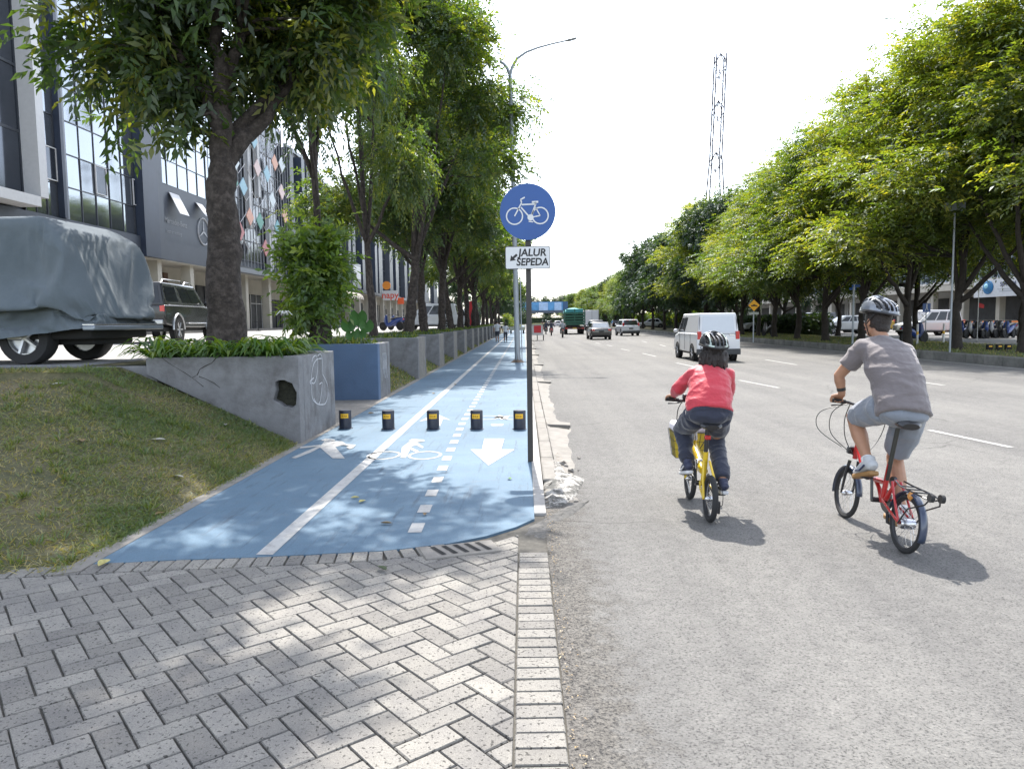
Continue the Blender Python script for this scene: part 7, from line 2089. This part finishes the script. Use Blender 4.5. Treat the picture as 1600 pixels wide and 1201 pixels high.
# ================================================================ the woman and her yellow bicycle
rc = G(1108, 815, -.03); fc = G(1077, 779, -.03)
hd = math.atan2(fc.y - rc.y, fc.x - rc.x); WB = (fc - rc).length
LN = R(2.5)
RW = .19
bk = lean_empty('folding_bicycle', rc, hd, LN, 'yellow folding bicycle with a front basket, ridden by the woman', 'bicycle')
m_by = M('bicycle_yellow', (0.62, 0.42, 0.01), .3, coat=.8, var=.04)
bike_wheel(bk, 0, RW, tyre_w=.024); bike_wheel(bk, WB, RW, tyre_w=.024)
for s in (-1, 1):
    tb('chain_stay', [(0, s * .055, RW), (.15, s * .05, .24), (.26, s * .03, .27)], .010, m_by, bk); tb('seat_stay', [(0, s * .055, RW), (.10, s * .045, .34), (.20, s * .025, .46)], .010, m_by, bk)
tb('seat_tube', [(.29, 0, .25), (.255, 0, .40), (.24, 0, .53)], .022, m_by, bk)
tb('main_tube', [(.27, 0, .36), (.36, 0, .36), (.50, 0, .44), (WB - .06, 0, .52)], [.034, .036, .034, .03], m_by, bk)
MB().box((.42, 0, .39), (.05, .075, .09)).build('hinge', chrome, bk, bevel=.01)
tb('head_tube', [(WB - .085, 0, .58), (WB - .05, 0, .42)], .024, m_by, bk)
for s in (-1, 1): tb('fork_blade', [(WB - .05, s * .04, .42), (WB, s * .045, RW)], [.014, .01], m_by, bk)
tb('stem', [(WB - .08, 0, .56), (WB - .09, 0, .64), (WB - .12, 0, .90)], [.03, .021, .019], chrome, bk)
hbx, hbz = WB - .12, .905
tb('handlebar', [(hbx - .03, -.27, hbz + .015), (hbx, -.12, hbz), (hbx, .12, hbz), (hbx - .03, .27, hbz + .015)], .012, m_blk, bk)
for s in (-1, 1):
    tb('grip', [(hbx - .015, s * .17, hbz + .008), (hbx - .032, s * .285, hbz + .016)], .018, rubber, bk)
    tb('brake_lever', [(hbx + .01, s * .14, hbz - .01), (hbx + .045, s * .17, hbz - .025), (hbx + .04, s * .25, hbz - .03)], .007, m_blk, bk)
    tb('cable', [(hbx + .02, s * .12, hbz), (hbx + .09, s * .15, hbz - .10), (hbx + .08, s * .14, hbz - .28), (WB - .05, s * .03, .42)], .004, black, bk, 6)
MB().box((hbx + .01, .10, hbz + .035), (.05, .06, .05)).build('bell', m_blk, bk, bevel=.01)
bx = WB + .17
bs = MB(); z0, z1 = .36, .60
for k in range(12):
    a = 2 * math.pi * k / 12
rim0 = [(bx - .13, -.17), (bx + .12, -.17), (bx + .12, .17), (bx - .13, .17)]; rim1 = [(bx - .10, -.13), (bx + .09, -.13), (bx + .09, .13), (bx - .10, .13)]
q0 = [V((x, y, z0)) for x, y in rim1]; q1 = [V((x, y, z1)) for x, y in rim0]
for t in (0, .33, .66, 1):
    bs.tube([a.lerp(b, t) for a, b in zip(q0, q1)], .0026, 4, closed=True)
for i in range(4):
    for t in (0, .25, .5, .75):
        a, b = q0[i].lerp(q0[(i + 1) % 4], t), q1[i].lerp(q1[(i + 1) % 4], t); bs.tube([a, b], .0024, 4)
bs.build('basket_wire', m_blk, bk)
MB().add([tuple(v) for v in (V((q.x * .0 + q.x, q.y * .96, q.z)) for q in q0)] + [(q.x, q.y * .96, q.z) for q in q1], [(0, 1, 2, 3), (0, 1, 5, 4), (1, 2, 6, 5), (2, 3, 7, 6), (3, 0, 4, 7)]).build('basket', M('basket_yellow', (.55, .42, .04), .6, var=.15, scale=20), bk)
MB().b2((bx - .125, -.165, z1 - .01), (bx + .115, .165, z1 + .085)).build('basket_lid', M('lid_white', (.62, .6, .66), .6), bk, bevel=.03)
tb('seat_post', [(.25, 0, .42), (.23, 0, .70), (.225, 0, .75)], .018, m_blk, bk)
sd_ = MB(); sd_.tube([(.07, 0, .755), (.10, 0, .765), (.17, 0, .768), (.25, 0, .76), (.34, 0, .755), (.355, 0, .75)], [1] * 6, 14, side=(0, 1, 0), flat=[(.06, .02), (.09, .035), (.08, .035), (.04, .025), (.022, .02), (.012, .012)]); sd_.build('saddle', m_blk, bk, smooth=True)
MB().box((.205, 0, .655), (.035, .05, .035)).build('tail_light', m_tail, bk, bevel=.006)
CB = (.31, 0, .25); CR = .15
pl_ = crank(bk, CB, R(20), .10, CR); pr_ = crank(bk, CB, R(200), -.10, CR)
MB().lathe([(.08, -.003), (.08, .003)], 28, (CB[0], -.05, CB[2]), 'y').build('chainring', m_blk, bk)
tb('bottom_bracket', [(CB[0], -.06, CB[2]), (CB[0], .06, CB[2])], .022, m_blk, bk)
tb('chain', [(CB[0], -.05, CB[2] + .08), (0, -.05, RW + .03), (0, -.05, RW - .03), (CB[0], -.05, CB[2] - .08)], .004, dkmetal, bk, 5)
MB().box((-.0, -.07, .12), (.03, .02, .10)).build('derailleur', m_blk, bk, bevel=.004); tb('cable', [(.0, -.07, .14), (-.07, -.08, .16), (-.04, -.08, .27), (.1, -.05, .28)], .003, black, bk, 5)
wm_ = lean_empty('person', rc, hd, LN, 'woman in red long sleeved jacket, navy trousers and green black helmet riding the yellow bicycle', 'person')
oy = -.03
hipL, hipR = (.25, .09, .825), (.25, -.095, .825)
kneeL = (.56, .135, .665); ankL = (pl_.x - .06, .115, pl_.z + .10)
kneeR = (.47, -.13, .60); ankR = (pr_.x - .045, -.125, pr_.z + .105)
shL, shR = (.38, .135 + oy, 1.165), (.38, -.155 + oy, 1.165)
elL, elR = (.48, .215, 1.02), (.48, -.225, 1.01)
grL = (hbx - .02, .225, hbz + .01); grR = (hbx - .02, -.225, hbz + .01)
wrL = (grL[0] - .07, grL[1] + .005, grL[2] + .045); wrR = (grR[0] - .07, grR[1] - .005, grR[2] + .045)
hdc = V((.44, oy - .03, 1.345)); fdir = (1, .12, -.05)
bd = MB()
torso(bd, [((.20, 0, .80), .12, .10), ((.22, 0, .85), .16, .11), ((.26, 0, .95), .13, .10), ((.31, oy * .6, 1.05), .135, .10), ((.36, oy, 1.14), .14, .095), ((.385, oy, 1.19), .12, .07), ((.395, oy, 1.22), .06, .055)])
bd.tube([(.39, oy, 1.20), (.41, oy - .01, 1.25), (.43, oy - .02, 1.30)], [.052, .048, .05], 14)
Th = head_mesh(bd, hdc, fdir, .94)
arm(bd, shL, elL, wrL, (.045, .036, .032, .023)); arm(bd, shR, elR, wrR, (.045, .036, .032, .023))
leg(bd, hipL, kneeL, ankL, (.08, .052, .046, .032)); leg(bd, hipR, kneeR, ankR, (.08, .052, .046, .032))
hand(bd, wrL, V(grL) - V(wrL) + V((.03, 0, .03)), (.1, 0, -1), 1, 1.15, .9); hand(bd, wrR, V(grR) - V(wrR) + V((.03, 0, .03)), (.1, 0, -1), -1, 1.15, .9)
remeshed(bd, 'body', m_skin, wm_, .0055, 2); face_parts(wm_, Th)
jk = MB()
torso(jk, [((.185, 0, .87), .186, .14), ((.21, 0, .92), .184, .14), ((.255, oy * .4, 1.0), .178, .13), ((.315, oy * .8, 1.09), .176, .12), ((.36, oy, 1.15), .168, .10), ((.385, oy, 1.20), .12, .078), ((.40, oy, 1.235), .066, .062)])
for (a, b, c) in ((shL, elL, wrL), (shR, elR, wrR)):
    a, b, c = V(a), V(b), V(c); jk.ell(a, .058); jk.tube([(.395, oy, 1.20), V((.395, oy, 1.20)).lerp(a, .6) + V((0, 0, .008)), a, a.lerp(b, .5), b, b.lerp(c, .5), b.lerp(c, .96)], [.05, .055, .059, .056, .052, .045, .036], 14)
remeshed(jk, 'jacket', cloth_mat('jacket_red', (0.50, 0.028, 0.048), .6, wr=.7, s=8), wm_, .0085, 4, wrinkle=.011, wsc=8, seed=5, dirv=(.7, .7, 1.4))
tr = MB()
torso(tr, [((.15, 0, .80), .12, .07), ((.18, 0, .83), .185, .135), ((.21, 0, .875), .180, .132), ((.225, 0, .90), .165, .115)])
tr.ell((.15, 0, .84), (.09, .175, .07), 18, 10)
for (h_, k_, a_) in ((hipL, kneeL, ankL), (hipR, kneeR, ankR)):
    h_, k_, a_ = V(h_), V(k_), V(a_); tr.tube([h_, h_.lerp(k_, .5), k_, k_.lerp(a_, .5), k_.lerp(a_, .93)], [.105, .094, .074, .066, .058], 16); tr.ell(k_, .074)
remeshed(tr, 'trousers', cloth_mat('trousers_navy', (0.018, 0.022, 0.042), .8, wr=.8, s=8), wm_, .0085, 4, wrinkle=.012, wsc=8, seed=9)
lg_ = MB(); lg_.ell((.185, .165, .87), (.004, .018, .012), 12, 8); lg_.build('trouser_logo', m_letter, wm_, smooth=True)
for a, dr in ((ankL, (1, .1, -.25)), (ankR, (1, 0, -.1))): shoe(wm_, a, dr, .24, M('shoe_navy2', (.03, .035, .07), .6), M('sole_white', (.55, .55, .56), .6), k=.92, accent=m_letter)
hr = MB(); hr.ell((-.02, 0, .0), (.096, .09, .09), 18, 12, T=Th); hr.ell((-.075, 0, -.06), (.06, .095, .055), 16, 10, T=Th); hr.ell((-.04, .07, -.06), (.06, .038, .05), 12, 8, T=Th); hr.ell((-.04, -.07, -.06), (.06, .038, .05), 12, 8, T=Th); hr.ell((-.075, -.055, -.095), (.05, .05, .04), 12, 8, T=Th)
hr.ell((-.015, 0, .02), (.108, .094, .085), 18, 12, T=Th)
rh = random.Random(5)
for k in range(70):
    a = rh.uniform(R(75), R(285)); z0 = rh.uniform(-.03, .03); L_ = rh.uniform(.09, .15)
    p0 = V((-.015 + .095 * math.cos(a), .088 * math.sin(a), z0)); o_ = V((math.cos(a), math.sin(a), 0)) * rh.uniform(.008, .03)
    hr.tube([Th @ p0, Th @ (p0 + o_ + V((0, 0, -L_ * .4))), Th @ (p0 + o_ * 1.3 + V((0, 0, -L_ * .75))), Th @ (p0 + o_ * rh.uniform(.2, 1.3) + V((0, 0, -L_)))], [.014, .015, .012, .006], 6)
remeshed(hr, 'hair', m_hair, wm_, .006, 3, wrinkle=.006, wsc=26)
helmet(wm_, Th @ Matrix.Translation((-.008, 0, .018)) @ Matrix.Scale(1.13, 4), M('helmet_black', (.02, .02, .022), .3, coat=.5), M('helmet_inner', (.012, .012, .012), .8), M('helmet_white_green', (.35, .42, .38), .35, coat=.3, var=.5, scale=14))
# ================================================================ distant people
m_tw = cloth_mat('shirt_white', (.6, .62, .66)); m_dk = cloth_mat('trousers_dark', (.03, .035, .05)); 
def walker(px, py, Y, hgt, top, bot, lab, stride=1, hat=None, skirt=False, carry=None, hairlong=False):
    q = onY(px, py, Y); e = empty('person', (q.x, Y, 0.006), NORTH, lab, 'person'); k = hgt / 1.72
    b_ = MB(); S = Matrix.Scale(k, 4)
    torso(b_, [((0, 0, .86), .13, .09), ((0, 0, .93), .16, .11), ((0, 0, 1.08), .135, .09), ((0, 0, 1.25), .16, .11), ((0, 0, 1.38), .16, .09), ((0, 0, 1.43), .07, .06), ((0, 0, 1.5), .05, .05)], 12)
    head_mesh(b_, (.02, 0, 1.60), (1, 0, 0))
    for s in (-1, 1):
        leg(b_, (0, s * .09, .9), (.10 * s * stride, s * .09, .48), (.06 * s * stride - (.1 if s * stride < 0 else -.05), s * .09, .09), n=8)
        w = (.10 * -s * stride, s * .26, .86); arm(b_, (0, s * .18, 1.38), (-.03, s * .24, 1.12), w, n=8); hand(b_, w, (0, 0, -1), (0, -s, 0), s, .4)
    b_.v = [tuple(S @ V(v)) for v in b_.v]; remeshed(b_, 'body', m_skin, e, .012, 1)
    t = MB(); torso(t, [((0, 0, .86), .18, .12), ((0, 0, 1.08), .165, .115), ((0, 0, 1.25), .175, .125), ((0, 0, 1.38), .175, .11), ((0, 0, 1.46), .08, .07)], 12)
    for s in (-1, 1): t.tube([(0, s * .17, 1.38), (-.03, s * .235, 1.16)], [.07, .065], 10)
    t.v = [tuple(S @ V(v)) for v in t.v]; remeshed(t, 'shirt', top, e, .02, 2)
    p = MB(); torso(p, [((0, 0, .80), .15, .1), ((0, 0, .95), .17, .115)], 12)
    for s in (-1, 1): p.tube([(0, s * .09, .88), (.10 * s * stride, s * .09, .46)] + ([] if skirt else [(.03 * s * stride, s * .09, .14)]), [.10, .08] + ([] if skirt else [.06]), 10)
    p.v = [tuple(S @ V(v)) for v in p.v]; remeshed(p, 'shorts' if skirt else 'trousers', bot, e, .02, 2)
    h = MB(); h.ell((-.005, 0, 1.63), (.11, .09, .105), 14, 10)
    if hairlong: h.ell((-.07, 0, 1.5), (.05, .08, .14), 12, 8)
    h.v = [tuple(S @ V(v)) for v in h.v]; h.build('hair', m_hair, e, smooth=True)
    for s in (-1, 1):
        sh_ = MB().ell((.06 + .04 * s * stride, s * .09, .045), (.13, .045, .045), 10, 8); sh_.v = [tuple(S @ V(v)) for v in sh_.v]; sh_.build('shoe', m_under, e, smooth=True)
    return e
walker(777, 533, 58, 1.66, m_tw, m_dk, 'man in white shirt and dark shorts walking away, left of the pair', 1, skirt=True)
walker(790, 533, 58, 1.52, m_tw, m_dk, 'woman with long dark hair and white top walking, right of the pair', -1, hairlong=True)
def rider(px, Y, shirt, lab, mt, helmet_col, pillion=False):
    q = onY(px, 520, Y); loc = (q.x, Y, -.03)
    scooter('scooter ridden by the ' + lab, loc, NORTH, mt)
    e = empty('person', loc, NORTH, lab, 'person')
    for k in range(2 if pillion else 1):
        dx = -.1 - .3 * k
        b_ = MB(); torso(b_, [((dx, 0, .86), .15, .11), ((dx + .02, 0, 1.0), .14, .1), ((dx + .08, 0, 1.2), .16, .11), ((dx + .12, 0, 1.33), .16, .09), ((dx + .14, 0, 1.4), .06, .06)], 12)
        b_.tube([(dx + .14, 0, 1.38), (dx + .16, 0, 1.5)], .05, 10); head_mesh(b_, (dx + .17, 0, 1.55), (1, 0, 0))
        for s in (-1, 1):
            leg(b_, (dx, s * .1, .88), (dx + .38, s * .16, .78), (dx + .28, s * .16, .36), n=8)
            w = (.28, s * .30, 1.08) if k == 0 else (dx + .35, s * .15, 1.0)
            arm(b_, (dx + .11, s * .19, 1.32), (dx + .12, s * .28, 1.1), w, n=8); hand(b_, w, (.6, 0, -.5), (0, 0, -1), s, 1)
        remeshed(b_, 'body', m_skin, e, .016, 1)
        t = MB(); torso(t, [((dx - .01, 0, .88), .18, .13), ((dx + .02, 0, 1.0), .17, .13), ((dx + .08, 0, 1.2), .19, .14), ((dx + .12, 0, 1.34), .18, .11), ((dx + .14, 0, 1.42), .08, .08)], 12)
        for s in (-1, 1): w = V((.28, s * .30, 1.08)) if k == 0 else V((dx + .35, s * .15, 1.0)); t.tube([V((dx + .11, s * .18, 1.33)), V((dx + .12, s * .28, 1.1)), V((dx + .12, s * .28, 1.1)).lerp(w, .85)], [.08, .065, .05], 10)
        remeshed(t, 'jacket', shirt, e, .02, 2)
        p = MB(); p.ell((dx - .02, 0, .86), (.14, .18, .12), 12, 8)
        for s in (-1, 1): p.tube([(dx, s * .1, .88), (dx + .38, s * .16, .78), (dx + .28, s * .16, .36)], [.1, .08, .065], 10)
        remeshed(p, 'trousers', m_dk, e, .02, 2)
        MB().ell((dx + .165, 0, 1.6), (.145, .125, .13), 16, 12).build('helmet', helmet_col, e, smooth=True)
rider(879, 72, cloth_mat('jacket_grey', (.3, .32, .34)), 'motorcyclist in pale grey top beside the green truck', m_mb[1], m_letter)
rider(861.5, 82, m_dk, 'motorcyclist all in dark clothes, second nearest of the riders', m_mb[3], m_under)
rider(853, 90, m_dk, 'motorcyclist carrying a passenger, both in dark clothes', m_mb[1], m_blk, True)
rider(848, 108, cloth_mat('jacket_maroon', (.12, .03, .04)), 'motorcyclist in a maroon top, farthest of the riders', m_mb[3], m_blk)
